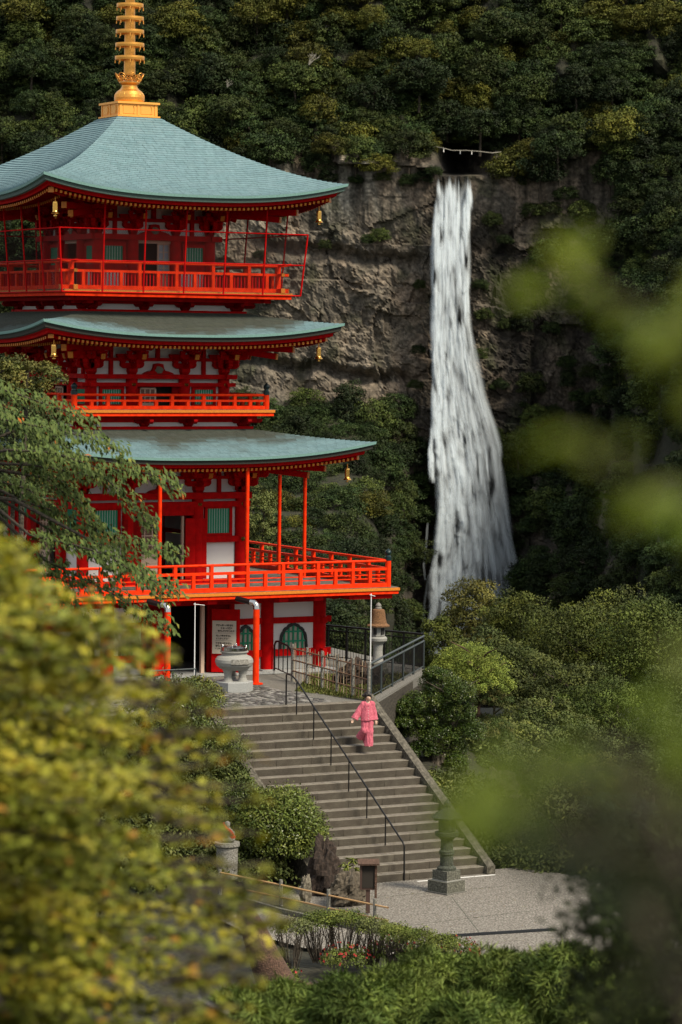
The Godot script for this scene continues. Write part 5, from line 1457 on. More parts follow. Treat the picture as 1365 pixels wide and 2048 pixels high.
func garden() -> void:
	# rounded evergreen at the foot of the stairs, on its rock
	var p := Vector3(-4.1, -3.65, 19.0)
	var gp := on(566, 1748, -3.9)
	bush("round_evergreen", "large rounded bright green evergreen bush left of the lower stairs", "bush", on(563, 1738, -3.85), Vector3(1.30, 1.2, 1.2), 170, 150, 0.10, 0.045, Color(0.085, 0.115, 0.022), Color(0.15, 0.17, 0.035), 501)
	bush("shrub", "dark green shrub behind the rounded evergreen beside the stairs", "shrub", on(487, 1668, -3.0), Vector3(0.9, 0.8, 0.8), 60, 80, 0.10, 0.045, Color(0.05, 0.075, 0.018), Color(0.09, 0.11, 0.03), 502)
	bush("shrub", "small-leaved shrub spilling against the upper left stair edge", "shrub", on(440, 1566, -1.9), Vector3(0.95, 0.95, 0.8), 80, 80, 0.07, 0.035, Color(0.06, 0.085, 0.018), Color(0.10, 0.12, 0.03), 503)
	bush("shrub", "dark shrub above the small red-scarfed statue", "shrub", on(432, 1650, -2.8), Vector3(0.7, 0.55, 0.7), 50, 80, 0.08, 0.035, Color(0.045, 0.07, 0.016), Color(0.07, 0.095, 0.022), 504)
	bush("shrub", "yellowish shrub at the top left corner of the stairs", "shrub", on(402, 1440, -0.3), Vector3(0.75, 0.7, 0.6), 50, 80, 0.09, 0.04, Color(0.11, 0.13, 0.03), Color(0.2, 0.19, 0.04), 505)
	bush("shrub", "green shrub below the porch hidden behind blurred maple", "shrub", on(340, 1520, -0.8), Vector3(1.6, 1.3, 1.0), 90, 80, 0.10, 0.045, Color(0.06, 0.085, 0.02), Color(0.1, 0.12, 0.03), 506)
	var mb := MB.new(); mb.blob(Vector3(0, 0.55, 0), Vector3(0.42, 0.85, 0.42), 31, 0.55, 20)
	var rk := part("leaning_rock", mb.mesh(), M.rock_brown, self, on(648, 1785, -4.2)); tag(rk, "tall dark brown rock under the rounded evergreen", "rock")
	mb = MB.new(); mb.blob(Vector3(0, 0.32, 0), Vector3(0.5, 0.5, 0.4), 33, 0.6, 20)
	rk = part("garden_rock", mb.mesh(), M.rock, self, on(697, 1806, -4.2)); tag(rk, "rounded dark rock beside the wooden notice box", "rock")
	mb = MB.new(); mb.blob(Vector3(0, 0.3, 0), Vector3(0.16, 0.42, 0.12), 34, 0.5, 14)
	rk = part("standing_stone", mb.mesh(), M.rock_pale, self, on(612, 1800, -4.2)); tag(rk, "small pale upright stone between the bamboo rails and dark rock", "stone")
	# young plant with long leaves beside the notice box
	var y := thing("young_plant", "bright green long-leaved plant in front of the wooden notice box", "plant", on(712, 1800, -4.2))
	rng.seed = 77
	var lf := MB.new(); var st := MB.new()
	for s in [Vector3(-0.28, 0.95, 0.0), Vector3(-0.05, 0.85, 0.1), Vector3(0.1, 0.6, 0.1), Vector3(0.36, 0.68, 0.1), Vector3(0.42, 0.8, 0.0), Vector3(-0.15, 0.62, 0.12), Vector3(0.2, 0.45, 0.2), Vector3(-0.4, 0.25, 0.2), Vector3(-0.1, 1.1, 0.0)]:
		var e: Vector3 = hr * s.x + Vector3(0, s.y, 0) - hf * s.z
		st.path(PackedVector3Array([Vector3(0.1, 0, 0), e * 0.5 + Vector3(0, 0.1, 0), e]), 0.018, 0.008, 5)
		for i in 26:
			var a := R(0, TAU); var d := Vector3(cos(a), R(-0.5, 0.6), sin(a)).normalized()
			lf.col = tint(Color(0.17, 0.20, 0.04), 0.3)
			lf.leaf(e + rdir() * 0.06, d, Vector3(R(-0.3, 0.3), 1, R(-0.3, 0.3)).normalized(), R(0.14, 0.26), 0.05, d, 0.35)
	part("foliage", lf.mesh(), M.leaf, y); part("stems", st.mesh(), M.bark, y)
	# wooden notice box on a post
	var nb := thing("notice_box", "dark brown wooden notice box with small roof on a post", "notice box", on(736, 1826, -4.22))
	nb.rotation.y = -0.45
	bx("post", nb, Vector3(0, 0.55, 0), Vector3(0.11, 1.1, 0.1), M.wood_dark)
	bx("box", nb, Vector3(0, 1.0, 0.0), Vector3(0.44, 0.72, 0.16), M.wood_dark)
	bx("side_board", nb, Vector3(-0.2, 1.0, 0.1), Vector3(0.05, 0.70, 0.06), M.wood_dark); bx("side_board", nb, Vector3(0.2, 0.9, 0.1), Vector3(0.06, 1.0, 0.07), M.bark_brown)
	bx("panel", nb, Vector3(0, 1.0, 0.085), Vector3(0.34, 0.6, 0.02), M.interior)
	bx("roof", nb, Vector3(0, 1.39, 0.05), Vector3(0.58, 0.045, 0.36), M.bark_brown, Basis(Vector3.RIGHT, 0.25))
	# bamboo rails
	var br := thing("bamboo_rail_fence", "low fence of two golden bamboo rails on grey posts by the plaza", "fence")
	var py := PLAZA + 0.08
	var fpts := [on(440, 1790, py), on(562, 1812, py), on(657, 1832, py), on(750, 1852, py)]
	for f in fpts:
		var m := MB.new(); m.tube(f, f + Vector3(0, 0.72, 0), 0.055, 0.05, 10); part("post", m.mesh(), M.post_grey, br)
	for h in [0.22, 0.56]:
		var m := MB.new(); var d: Vector3 = (fpts[3] - fpts[2]).normalized() * 0.45
		m.path(PackedVector3Array([fpts[0] + Vector3(0, h + 0.07, 0.06), fpts[1] + Vector3(0, h + 0.02, 0.07), fpts[2] + Vector3(0, h, 0.07), fpts[3] + Vector3(0, h, 0.07), fpts[3] + d + Vector3(0, h, 0.07)]), 0.027, 0.024, 8)
		part("rail", m.mesh(), M.bamboo_gold, br)
	var gl := thing("garden_light", "small dark square garden light on the ground by bamboo rails", "garden light", on(535, 1762, -4.2))
	bx("case", gl, Vector3(0, 0.16, 0), Vector3(0.24, 0.26, 0.2), M.post_grey); bx("cap", gl, Vector3(0, 0.31, 0), Vector3(0.3, 0.04, 0.26), M.lantern_stone); bx("pane", gl, Vector3(0, 0.16, 0.104), Vector3(0.16, 0.16, 0.01), M.statue)
	# little stone figure with red scarf on its pedestal
	var j := thing("stone_statue", "small grey seated stone statue wearing a red scarf among the shrubs", "statue", on(455, 1684, -2.9))
	j.rotation.y = -0.3; j.scale = Vector3.ONE * 0.85
	mb = MB.new(); mb.lathe(PackedVector2Array([Vector2(0, -1.2), Vector2(0.36, -1.2), Vector2(0.36, -0.18), Vector2(0.42, -0.12), Vector2(0.42, 0.0), Vector2(0, 0.0)]), 16); part("pedestal", mb.mesh(), M.statue, j)
	part("figure", sdf_mesh([[Vector3(0, 0.12, 0.02), Vector3(0, 0.42, -0.03), 0.17, 0.11, 1.0], [Vector3(-0.15, 0.10, 0.12), Vector3(0.15, 0.10, 0.12), 0.09, 0.09, 1.0], [Vector3(0, 0.60, 0), Vector3(0, 0.57, 0.02), 0.10, 0.085, 1.0], [Vector3(-0.13, 0.38, 0), Vector3(-0.1, 0.22, 0.13), 0.05, 0.04, 1.0], [Vector3(0.13, 0.38, 0), Vector3(0.1, 0.22, 0.13), 0.05, 0.04, 1.0], [Vector3(0.17, 0.30, 0.08), Vector3(0.17, 0.2, 0.1), 0.07, 0.06, 1.0]], 0.018, 50.0), M.statue, j)
	mb = MB.new(); mb.path(PackedVector3Array([Vector3(-0.12, 0.62, -0.06), Vector3(-0.06, 0.47, 0.10), Vector3(0.07, 0.38, 0.16), Vector3(0.16, 0.24, 0.16)]), 0.05, 0.06, 8); mb.blob(Vector3(0.15, 0.18, 0.15), Vector3(0.10, 0.08, 0.06), 3, 0.3, 8)
	part("scarf", mb.mesh(), M.red_cloth, j)
	# tall lantern on the plaza
	var ln := thing("plaza_lantern", "tall weathered stone lantern on a two-stepped base on the plaza", "stone lantern", on(893, 1784, PLAZA))
	ln.rotation.y = 0.28
	for s in [[0.82, 0.02, 0.04, "concrete"], [0.74, 0.19, 0.30, "lantern_stone"], [0.60, 0.355, 0.03, "granite"], [0.56, 0.50, 0.26, "lantern_stone"]]:
		bx("base_block", ln, Vector3(0, s[1], 0), Vector3(s[0], s[2], s[0]), M[s[3]])
	mb = MB.new(); mb.lathe(PackedVector2Array([Vector2(0.27, 0.62), Vector2(0.27, 0.70), Vector2(0.19, 0.76), Vector2(0.185, 1.05), Vector2(0.215, 1.08), Vector2(0.215, 1.17), Vector2(0.18, 1.20), Vector2(0.175, 1.48), Vector2(0.24, 1.55), Vector2(0.33, 1.60), Vector2(0.34, 1.70), Vector2(0.22, 1.72)]), 20); part("shaft", mb.mesh(), M.lantern_bronze, ln)
	mb = MB.new(); mb.lathe(PackedVector2Array([Vector2(0.22, 1.72), Vector2(0.25, 1.74), Vector2(0.25, 2.08), Vector2(0.2, 2.1)]), 6, Vector3.ZERO, true); var fb := part("fire_box", mb.mesh(), M.lantern_bronze, ln)
	for a in 3: bx("opening", fb, Vector3(cos(a * 1.05 + 0.9) * 0.21, 1.9, sin(a * 1.05 + 0.9) * 0.21), Vector3(0.14, 0.22, 0.02), M.ink, Basis(Vector3.UP, PI / 2 - a * 1.05 - 0.9))
	mb = MB.new(); mb.lathe(PackedVector2Array([Vector2(0, 2.06), Vector2(0.45, 2.06), Vector2(0.48, 2.12), Vector2(0.30, 2.26), Vector2(0.14, 2.36), Vector2(0.10, 2.40), Vector2(0.12, 2.46), Vector2(0.1, 2.54), Vector2(0.0, 2.64)]), 6, Vector3.ZERO, true, 0.2); part("roof", mb.mesh(), M.lantern_bronze, ln)
	# clipped hedge of bare-stemmed bushes, and the azaleas behind
	var k := 0
	for s in [[585, 1858, 0.62, 0.50], [640, 1842, 0.55, 0.55], [690, 1840, 0.7, 0.62], [745, 1850, 0.5, 0.5], [790, 1862, 0.5, 0.45], [835, 1872, 0.55, 0.42], [882, 1878, 0.5, 0.40]]:
		var hp := on(s[0], s[1] + 82, -4.2)
		var h := thing("clipped_bush", ["grey-green clipped bush on bare stems at the left end of hedge", "bare-stemmed clipped bush, second of the hedge from the leaning tree trunk", "tallest clipped bush with bright green top in the hedge", "clipped bush with thin bare stems just right of the tallest one", "low clipped bush in front of the red azaleas", "clipped bush left of the cut bamboo post", "flat clipped bush at right end of hedge by the cut bamboo post"][k], "bush", hp, "clipped bushes of the hedge")
		var top := 1.02 - 0.08 * (k / 3)
		var gcol := Color(0.10, 0.115, 0.045) if k in [0, 3] else Color(0.085, 0.115, 0.02)
		part("foliage", crown(700 + k, Vector3(s[2] * 0.85, 0.2, s[2] * 0.7), 42, 60, 0.055, 0.028, gcol, Color(0.16, 0.18, 0.04), 0.17, 0.8), M.leaf, h, Vector3(0, top, 0))
		var sm := MB.new(); rng.seed = 730 + k
		for i in 26:
			var a := R(0, TAU); var r: float = s[2] * sqrt(R(0, 1)) * 0.95
			var b := Vector3(cos(a) * r * 0.35, 0, sin(a) * r * 0.35); var e := Vector3(cos(a) * r, top + R(-0.2, 0.02), sin(a) * r * 0.8)
			var mid := b.lerp(e, 0.5) + Vector3(R(-0.09, 0.09), 0, R(-0.09, 0.09))
			sm.path(PackedVector3Array([b, mid, e]), R(0.014, 0.03), 0.006, 5)
			for q in 5:
				var t := mid.lerp(e, R(0, 1)); sm.path(PackedVector3Array([t, t + Vector3(R(-0.12, 0.12), R(0.02, 0.16), R(-0.12, 0.12))]), 0.007, 0.003, 4)
		part("stems", sm.mesh(), M.bark, h)
		k += 1
	k = 0
	for s in [[690, 1945, 0.7], [775, 1930, 0.7], [850, 1935, 0.7], [915, 1930, 0.6], [560, 1985, 0.6]]:
		var a := bush("azalea", ["red-flowered azalea behind the hedge stems, leftmost in the bed", "azalea dotted with red flowers behind the low clipped bush", "azalea with many red flowers left of cut bamboo post", "red azalea at the right end behind the hedge", "low azalea with one pink-red bloom beside the tree trunk"][k], "azalea", on(s[0], s[1], -4.2), Vector3(s[2], 0.34, 0.5), 30, 60, 0.06, 0.03, Color(0.08, 0.11, 0.02), Color(0.13, 0.15, 0.03), 760 + k, "leaf", "azaleas in the bed")
		var fl := MB.new(); rng.seed = 790 + k
		for i in (40 if k < 4 else 8):
			var d := rdir(); d.y = absf(d.y)
			fl.col = tint(Color(0.30, 0.03, 0.03), 0.3)
			var c := Vector3(0, 0.3, 0) + d * Vector3(s[2] * 0.95, 0.42, 0.55)
			for q in 4: fl.leaf(c, (rdir() + d).normalized(), d, 0.055, 0.045, d, 0.1)
		part("flowers", fl.mesh(), M.leaf, a)
		k += 1
	# cut bamboo posts with a cord
	for s in [[857, 1925, 0.55, "reddish cut bamboo post with cords at the right end of hedge"], [957, 1928, 0.42, "short pale cut bamboo post at the near edge of plaza"]]:
		var c := thing("cut_post", s[3], "post", on(s[0], s[1], -4.25))
		var m := MB.new(); m.tube(Vector3.ZERO, Vector3(0, s[2], 0), 0.06, 0.055, 12); part("shaft", m.mesh(), M.bamboo_red, c)
		m = MB.new(); m.tube(Vector3(0, s[2], 0), Vector3(0, s[2] + 0.012, 0), 0.052, 0.05, 12); part("cut_end", m.mesh(), M.bamboo_pale, c)
		if s[2] > 0.5:
			m = MB.new(); m.path(PackedVector3Array([Vector3(0, 0.25, 0.06), Vector3(0.3, 0.15, 0.0), Vector3(0.62, 0.12, 0)]), 0.014, 0.014, 5); part("cord", m.mesh(), M.bamboo_brown, c)
	# right of the stairs: rocks, azalea, clipped trees
	var rocks := [[880, 1540, -2.6, 0.42, 0.5, "rock", "grey mossy rock wedged against the right stair edge, uppermost"], [925, 1600, -3.3, 0.55, 0.42, "rock_pale", "pale lichen-spotted boulder right of the stair edge"], [898, 1585, -3.2, 0.4, 0.35, "rock", "small grey rock between the pale boulder and stair edge"], [868, 1500, -2.0, 0.4, 0.45, "rock_pale", "weathered rock below the clipped dark tree"], [1000, 1590, -3.2, 0.62, 0.55, "rock", "square brown boulder behind the red-topped azalea"], [980, 1660, -4.0, 0.6, 0.35, "rock", "low dark rock at foot of the right bank"]]
	k = 0
	for s in rocks:
		mb = MB.new(); mb.blob(Vector3(0, s[4] * 0.4, 0), Vector3(s[3], s[4], s[3] * 0.8), 40 + k, 0.6, 20)
		rk = part("boulder", mb.mesh(), M[s[5]], self, on(s[0], s[1], s[2])); tag(rk, s[6], "rock"); k += 1
	var az := bush("azalea", "round green azalea topped with red flowers right of stairs", "azalea", on(955, 1668, -4.1), Vector3(0.75, 0.55, 0.7), 50, 70, 0.07, 0.035, Color(0.075, 0.11, 0.02), Color(0.12, 0.15, 0.03), 770, "leaf")
	var fm := MB.new(); rng.seed = 771
	for i in 60: fm.col = tint(Color(0.32, 0.03, 0.03), 0.3); fm.leaf(Vector3(R(-0.15, 0.25), 1.02 + R(-0.05, 0.05), R(-0.2, 0.2)), rdir(), Vector3.UP, 0.06, 0.05, Vector3.UP)
	part("flowers", fm.mesh(), M.leaf, az)
	# cloud-pruned holly beside the stairs
	var ct := thing("cloud_pruned_tree", "dark green cloud-pruned tree with stacked leaf pads right of the stairs", "tree", on(905, 1540, -2.6))
	var c0 := ct.position; var dep := (c0 - EYE).dot(cf)
	part("trunk", trunk(2.6, 0.11, Vector3(0.1, 0, 0), 7, 1.1, 801), M.bark, ct)
	k = 0
	for s in [[885, 1372, 48, 30], [852, 1402, 55, 22], [838, 1440, 62, 20], [868, 1428, 55, 24], [915, 1425, 40, 26], [832, 1462, 48, 20], [880, 1472, 55, 26], [935, 1465, 42, 30], [900, 1500, 40, 30], [918, 1390, 38, 28], [912, 1530, 26, 22], [870, 1350, 26, 16], [812, 1418, 34, 18], [800, 1445, 30, 18], [848, 1500, 40, 20]]:
		rng.seed = 820 + k
		var pc := at(s[0], s[1], dep + R(-0.5, 0.5)) - c0
		var rr := Vector3(s[2] / 66.0, s[3] / 66.0, s[2] / 66.0)
		part("leaf_pad", crown(840 + k, rr * 0.85, 60, 80, 0.06, 0.035, Color(0.035, 0.06, 0.012), Color(0.075, 0.10, 0.018), rr.y * 0.5, 0.8, 1.55, 0.2, 0.82), M.leaf_glossy, ct, pc)
		k += 1
	var dm := thing("clipped_dome_tree", "bright green dome-topped clipped tree behind the dark cloud-pruned one", "tree", on(955, 1500, -4.0))
	c0 = dm.position; dep = 104.0
	c0 = at(955, 1480, dep); dm.position = c0
	part("trunk", trunk(2.9, 0.12, Vector3(0, 0, 0), 8, 1.2, 861), M.bark_brown, dm)
	k = 0
	for s in [[945, 1345, 78, 56], [935, 1318, 62, 26], [950, 1345, 74, 24], [965, 1370, 76, 20], [925, 1350, 60, 24], [900, 1340, 40, 26], [985, 1400, 45, 16], [955, 1395, 60, 14], [950, 1445, 52, 18], [985, 1460, 40, 20]]:
		rng.seed = 880 + k
		var pc := at(s[0], s[1], dep + R(-0.4, 0.4)) - c0
		var rr := Vector3(s[2] / 59.0, s[3] / 59.0, s[2] / 59.0)
		var bright: bool = k < 6
		part("leaf_pad", crown(890 + k, rr * 0.9, 110 if k == 0 else 60, 90, 0.055, 0.032, Color(0.13, 0.175, 0.03) if bright else Color(0.05, 0.075, 0.02), Color(0.22, 0.26, 0.045) if bright else Color(0.12, 0.11, 0.035), rr.y * (0.3 if k == 0 else 0.45), 0.8, 1.55, 0.2, 0.86), M.leaf, dm, pc)
		k += 1

var nA := FastNoiseLite.new(); var nB := FastNoiseLite.new(); var nC := FastNoiseLite.new(); var nD := FastNoiseLite.new(); var nE := FastNoiseLite.new()
func slope_f(px: float, py: float) -> float:   # level distance of the wooded slope / cliff along a bearing
	var top := table(PackedVector2Array([Vector2(-100, 480), Vector2(300, 330), Vector2(560, 322), Vector2(870, 336), Vector2(900, 348), Vector2(985, 348), Vector2(1010, 336), Vector2(1150, 318), Vector2(1260, 260), Vector2(1500, 200)]), px)
	var f := 600.0
	if py < top: f += (top - py) * 0.075 + nC.get_noise_2d(px * 0.9, py * 0.9) * 9.0
	# notch of the stream above the fall
	f += 16.0 * smooth(60, 25, absf(px - 935.0)) * smooth(352, 345, py) * smooth(250, 300, py)
	# right flank swings towards the viewer, talus below the cliff likewise
	f -= smooth(1150, 1450, px) * 75.0 * smooth(200, 800, py)
	f -= smooth(1000, 1180, px) * smooth(800, 1250, py) * 40.0
	f -= smooth(850, 700, px) * smooth(770, 1260, py) * 110.0
	return f
func forest() -> void:
	nA.seed = 11; nA.noise_type = FastNoiseLite.TYPE_CELLULAR; nA.cellular_return_type = FastNoiseLite.RETURN_CELL_VALUE; nA.frequency = 1.0; nA.cellular_jitter = 0.9
	nB.seed = 12; nB.noise_type = FastNoiseLite.TYPE_CELLULAR; nB.cellular_return_type = FastNoiseLite.RETURN_DISTANCE2_SUB; nB.frequency = 1.0
	nC.seed = 13; nC.frequency = 0.01; nC.fractal_octaves = 3
	nD.seed = 14; nD.frequency = 0.12; nD.fractal_octaves = 5
	nE.seed = 15; nE.noise_type = FastNoiseLite.TYPE_CELLULAR; nE.cellular_return_type = FastNoiseLite.RETURN_CELL_VALUE; nE.frequency = 1.0
	cliff(); waterfall(); slope_trees()

func cliff() -> void:
	# bearing by height sheet; rock detail in metres
	var xs := PackedFloat32Array(); var ys := PackedFloat32Array()
	var q := -420.0
	while q < 1900.0: xs.append(q); q += 3.6 if q > 380 and q < 1240 else 14.0
	q = -160.0
	while q < 1420.0: ys.append(q); q += 3.6 if q > 290 and q < 1330 else 14.0
	var nx := xs.size(); var ny := ys.size()
	var P := PackedVector3Array(); P.resize(nx * ny); var C := PackedColorArray(); C.resize(nx * ny)
	for j in ny:
		for i in nx:
			var px := xs[i]; var py := ys[j]
			var f := slope_f(px, py)
			var X := (px - 682.5) * 0.098; var Y := (1024.0 - py) * 0.098
			var rockm := smooth(270, 330, py) * smooth(1290, 1190, px) * (1.0 - smooth(760, 860, py) * smooth(845, 760, px))
			var wx := X + nD.get_noise_2d(X * 0.5, Y * 0.5) * 1.8; var wy := Y + nD.get_noise_2d(X * 0.5 + 90.0, Y * 0.5) * 1.8
			var dip := wy + wx * 0.12
			var big := nA.get_noise_2d(wx * 0.085, dip * 0.06)
			var mid := nE.get_noise_2d(wx * 0.22, dip * 0.12)
			var ledge := fmod(fposmod(dip + 3.0 * nD.get_noise_2d(X * 0.3, 7.0), 11.0), 11.0) / 11.0
			var crack := nB.get_noise_2d(wx * 0.30, dip * 0.13)
			var crack2 := nB.get_noise_2d(wx * 0.09 + 30.0, dip * 0.12)
			var upper := smooth(480, 400, py)
			var dz := big * 3.4 * (1.0 - 0.75 * upper) + mid * 0.8 * (1.0 - 0.7 * upper) + (0.5 - ledge) * 1.6 * (1.0 - upper)
			dz += nD.get_noise_2d(X * 2.0, Y * 2.0) * 0.18 + nD.get_noise_2d(X * 1.8, Y * 0.25) * 1.2 * upper
			dz -= smooth(0.10, -0.02, crack + 0.9) * 0.0
			dz += smooth(0.07, 0.0, crack2 + 1.0) * 0.9 * (1.0 - upper) + smooth(0.06, 0.0, crack + 1.0) * 0.35 + smooth(0.05, 0.0, nB.get_noise_2d(wx * 0.17 + 9.0, wy * 0.028) + 1.0) * 1.1
			# the overhanging band half way up on the left
			dz += smooth(24, 0, absf(py - (500.0 + (px - 640.0) * 0.18 + nD.get_noise_2d(X * 0.4, 3.0) * 45.0))) * 2.5 * smooth(870, 820, px) * smooth(480, 560, px)
			dz += smooth(22, 0, absf(py - (755.0 + (px - 700.0) * 0.10 + nD.get_noise_2d(X * 0.4, 9.0) * 45.0))) * 3.0 * smooth(850, 800, px)
			f += dz * rockm + nD.get_noise_2d(X * 0.6, Y * 0.6) * 2.0 * (1.0 - rockm)
			P[j * nx + i] = far(px, py, f)
			# colour of the stone
			var c := Color(0.265, 0.222, 0.172)
			var tone := nE.get_noise_2d(wx * 0.13 + 50.0, dip * 0.12)
			c = c.lerp(Color(0.40, 0.305, 0.225), clampf(tone * 1.2, 0, 1))
			c = c.lerp(Color(0.155, 0.14, 0.115), clampf(-tone * 1.1, 0, 1))
			c = c.lerp(Color(0.09, 0.08, 0.062), clampf(-mid * 0.6, 0, 1))
			var lich := smooth(0.0, 0.35, nD.get_noise_2d(X * 1.1, Y * 0.22) + 0.12) * upper * smooth(840, 720, px)
			c = c.lerp(Color(0.42, 0.40, 0.34), lich * 0.85)
			var st := smooth(0.05, 0.4, nD.get_noise_2d(X * 2.6 + 40.0, Y * 0.12)) * (0.5 + 0.5 * upper)
			c = c.lerp(Color(0.035, 0.032, 0.025), st * 0.75)
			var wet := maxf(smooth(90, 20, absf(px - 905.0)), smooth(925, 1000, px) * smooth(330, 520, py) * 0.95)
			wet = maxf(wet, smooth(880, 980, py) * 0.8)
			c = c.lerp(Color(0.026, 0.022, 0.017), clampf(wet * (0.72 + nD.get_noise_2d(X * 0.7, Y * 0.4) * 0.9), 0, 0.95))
			var mossy := smooth(0.1, 0.5, nD.get_noise_2d(X * 0.8 + 200.0, Y * 0.8))
			c = c.lerp(Color(0.04, 0.052, 0.014), mossy * 0.55)
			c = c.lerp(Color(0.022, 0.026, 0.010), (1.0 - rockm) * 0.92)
			var v := 1.0 + nD.get_noise_2d(X * 4.0, Y * 4.0) * 0.5
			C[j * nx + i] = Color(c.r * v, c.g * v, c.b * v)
	var V := PackedVector3Array(); var N := PackedVector3Array(); var K := PackedColorArray()
	for j in ny - 1:
		for i in nx - 1:
			var a := j * nx + i; var b := a + 1; var d := a + nx; var e := d + 1
			for t in [[a, b, e], [a, e, d]]:
				var n := (P[t[2]] - P[t[0]]).cross(P[t[1]] - P[t[0]]).normalized()
				for z in t: V.append(P[z]); N.append(n); K.append(C[z])
	var m := ArrayMesh.new(); var arr := []; arr.resize(Mesh.ARRAY_MAX)
	arr[Mesh.ARRAY_VERTEX] = V; arr[Mesh.ARRAY_NORMAL] = N; arr[Mesh.ARRAY_COLOR] = K
	m.add_surface_from_arrays(Mesh.PRIMITIVE_TRIANGLES, arr)
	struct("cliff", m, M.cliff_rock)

func waterfall() -> void:
	rng.seed = 4001
	var left := PackedVector2Array([Vector2(350, 872), Vector2(470, 868), Vector2(620, 869), Vector2(700, 868), Vector2(760, 871), Vector2(830, 869), Vector2(880, 871), Vector2(930, 875), Vector2(975, 880), Vector2(1050, 878), Vector2(1110, 872), Vector2(1140, 864), Vector2(1165, 860), Vector2(1200, 864), Vector2(1260, 862), Vector2(1340, 858)])
	var right := PackedVector2Array([Vector2(350, 940), Vector2(430, 934), Vector2(480, 936), Vector2(640, 938), Vector2(720, 948), Vector2(780, 960), Vector2(850, 980), Vector2(900, 992), Vector2(1000, 1001), Vector2(1060, 1010), Vector2(1120, 1024), Vector2(1190, 1031), Vector2(1340, 1036)])
	var mb := MB.new()
	var nE2 := FastNoiseLite.new(); nE2.seed = 77; nE2.frequency = 1.0; nE2.fractal_octaves = 2
	var n := 7200
	for i in n:
		var fr := 0.0; var y0: float; var u: float; var len: float; var w: float; var al: float
		if i < 420:     # the three strands at the lip
			y0 = R(349, 470); var s: Array = [[872, 886], [892, 919], [929, 941]][[0, 1, 1, 2][rng.randi() % 4]]
			var xx := R(s[0], s[1]); u = -xx; len = R(50, 110); w = R(5.0, 11.0); al = R(0.5, 0.95)
		else:
			y0 = R(400, 1250) if rng.randf() < 0.85 else R(950, 1230)
			u = clampf(pow(R(0, 1), 1.45) + R(-0.02, 0.02), 0.0, 1.0); len = R(22, 95) * (1.5 if u > 0.5 else 1.0); w = R(2.6, 11.0) * (1.0 + smooth(600, 1100, y0) * 0.8)
			al = pow(R(0.0, 1.0), 1.2) * lerpf(1.0, 0.30, smooth(0.30, 0.9, u) * smooth(560, 820, y0))
		if i > n - 1100: u = pow(R(0, 1), 1.15); w = R(10, 26); len = R(70, 190); al = R(0.4, 0.65) * lerpf(1.0, 0.40, smooth(0.35, 0.95, u) * smooth(560, 800, y0)); y0 = R(352, 1230); fr = 0.9
		if u > 0.02 and u < 0.98 and y0 > 480 and fposmod(y0 * 0.017 + floorf(u * 7.0) * 0.37, 1.0) < 0.25: al *= 0.5
		if i > n - 1550 and i <= n - 1100:   # the ragged left fringe that breaks off in mid-air
			u = -2.0; y0 = R(740, 930); len = minf(R(25, 70), 966.0 - y0); w = R(3.5, 10.0); al = R(0.4, 1.0)
		if i < 900 and i >= 600:   # thin drifting veil on the lee side
			u = -3.0; y0 = R(640, 1150); len = R(60, 160); w = R(6, 16); al = R(0.06, 0.18); fr = 1.2
		var fx := R(857, 886) + (930.0 - y0) * 0.05
		var front := R(-1.6, 0.2) + fr
		var segs := 6
		var prev := []
		var fxr := R(-26, 8)
		var sway := R(-6, 6); var jl := R(-5, 3); var jr := R(-16, 9) * smooth(430, 620, y0)
		for k in segs + 1:
			var t := k / float(segs)
			var y := y0 + len * t
			var xl := table(left, y); var xr := table(right, y)
			var x := lerpf(xl, xr, u) + sway * t * t * 0.6 + R(-1.0, 1.0)
			if u == -3.0: x = xr + fxr + sway * t
			elif u == -2.0: x = fx + R(-0.5, 0.5)
			elif u < 0: x = lerpf(-u, lerpf(xl, xr, (-u - 871.0) / 70.0), smooth(400, 560, y)) + R(-0.6, 0.6)
			if u >= 0: x = clampf(x, xl + w * 0.3 + jl, maxf(xr - w * 0.3, xl + w * 0.35) + jr)
			var ww := w * (0.22 + 1.0 * sin(minf(1.0, t * 1.15) * PI * 0.62)) * (1.0 if k < segs else 0.55)
			var a := al * smooth(0.0, 0.45, t) * (1.0 if k < segs else 0.2)
			var f := 596.0 + front - smooth(350, 1200, y) * 5.0
			var g := lerpf(0.82, 1.0, al)
			prev.append([far(x - ww * 0.5, y, f + 0.22), far(x, y + 1.0, f - ww * 0.03), far(x + ww * 0.5, y, f + 0.22), Color(0.74 * g, 0.82 * g, 0.885 * g, a * (1.0 if fr > 0.0 else 0.85 * smooth(-0.45, 0.26, nE2.get_noise_2d(x * 0.075, y * 0.0085))))])
		for k in segs:
			var A = prev[k]; var B = prev[k + 1]
			for s in 2:
				var nn: Vector3 = -hf + hr * (-0.5 if s == 0 else 0.5)
				nn = (nn + Vector3(0, 0.35, 0)).normalized()
				var m0: Vector3 = (-hf + Vector3(0, 0.35, 0)).normalized()
				var q := [A[s], A[s + 1], B[s + 1], B[s]]
				var nrm := [nn, m0, m0, nn] if s == 0 else [m0, nn, nn, m0]
				var ea := Color(A[3].r, A[3].g, A[3].b, 0.0); var eb := Color(B[3].r, B[3].g, B[3].b, 0.0)
				var cc := [ea, A[3], B[3], eb] if s == 0 else [A[3], ea, eb, B[3]]
				for t in [[0, 1, 2], [0, 2, 3]]:
					for z in t: mb.v.append(q[z]); mb.n.append(nrm[z]); mb.c.append(cc[z])
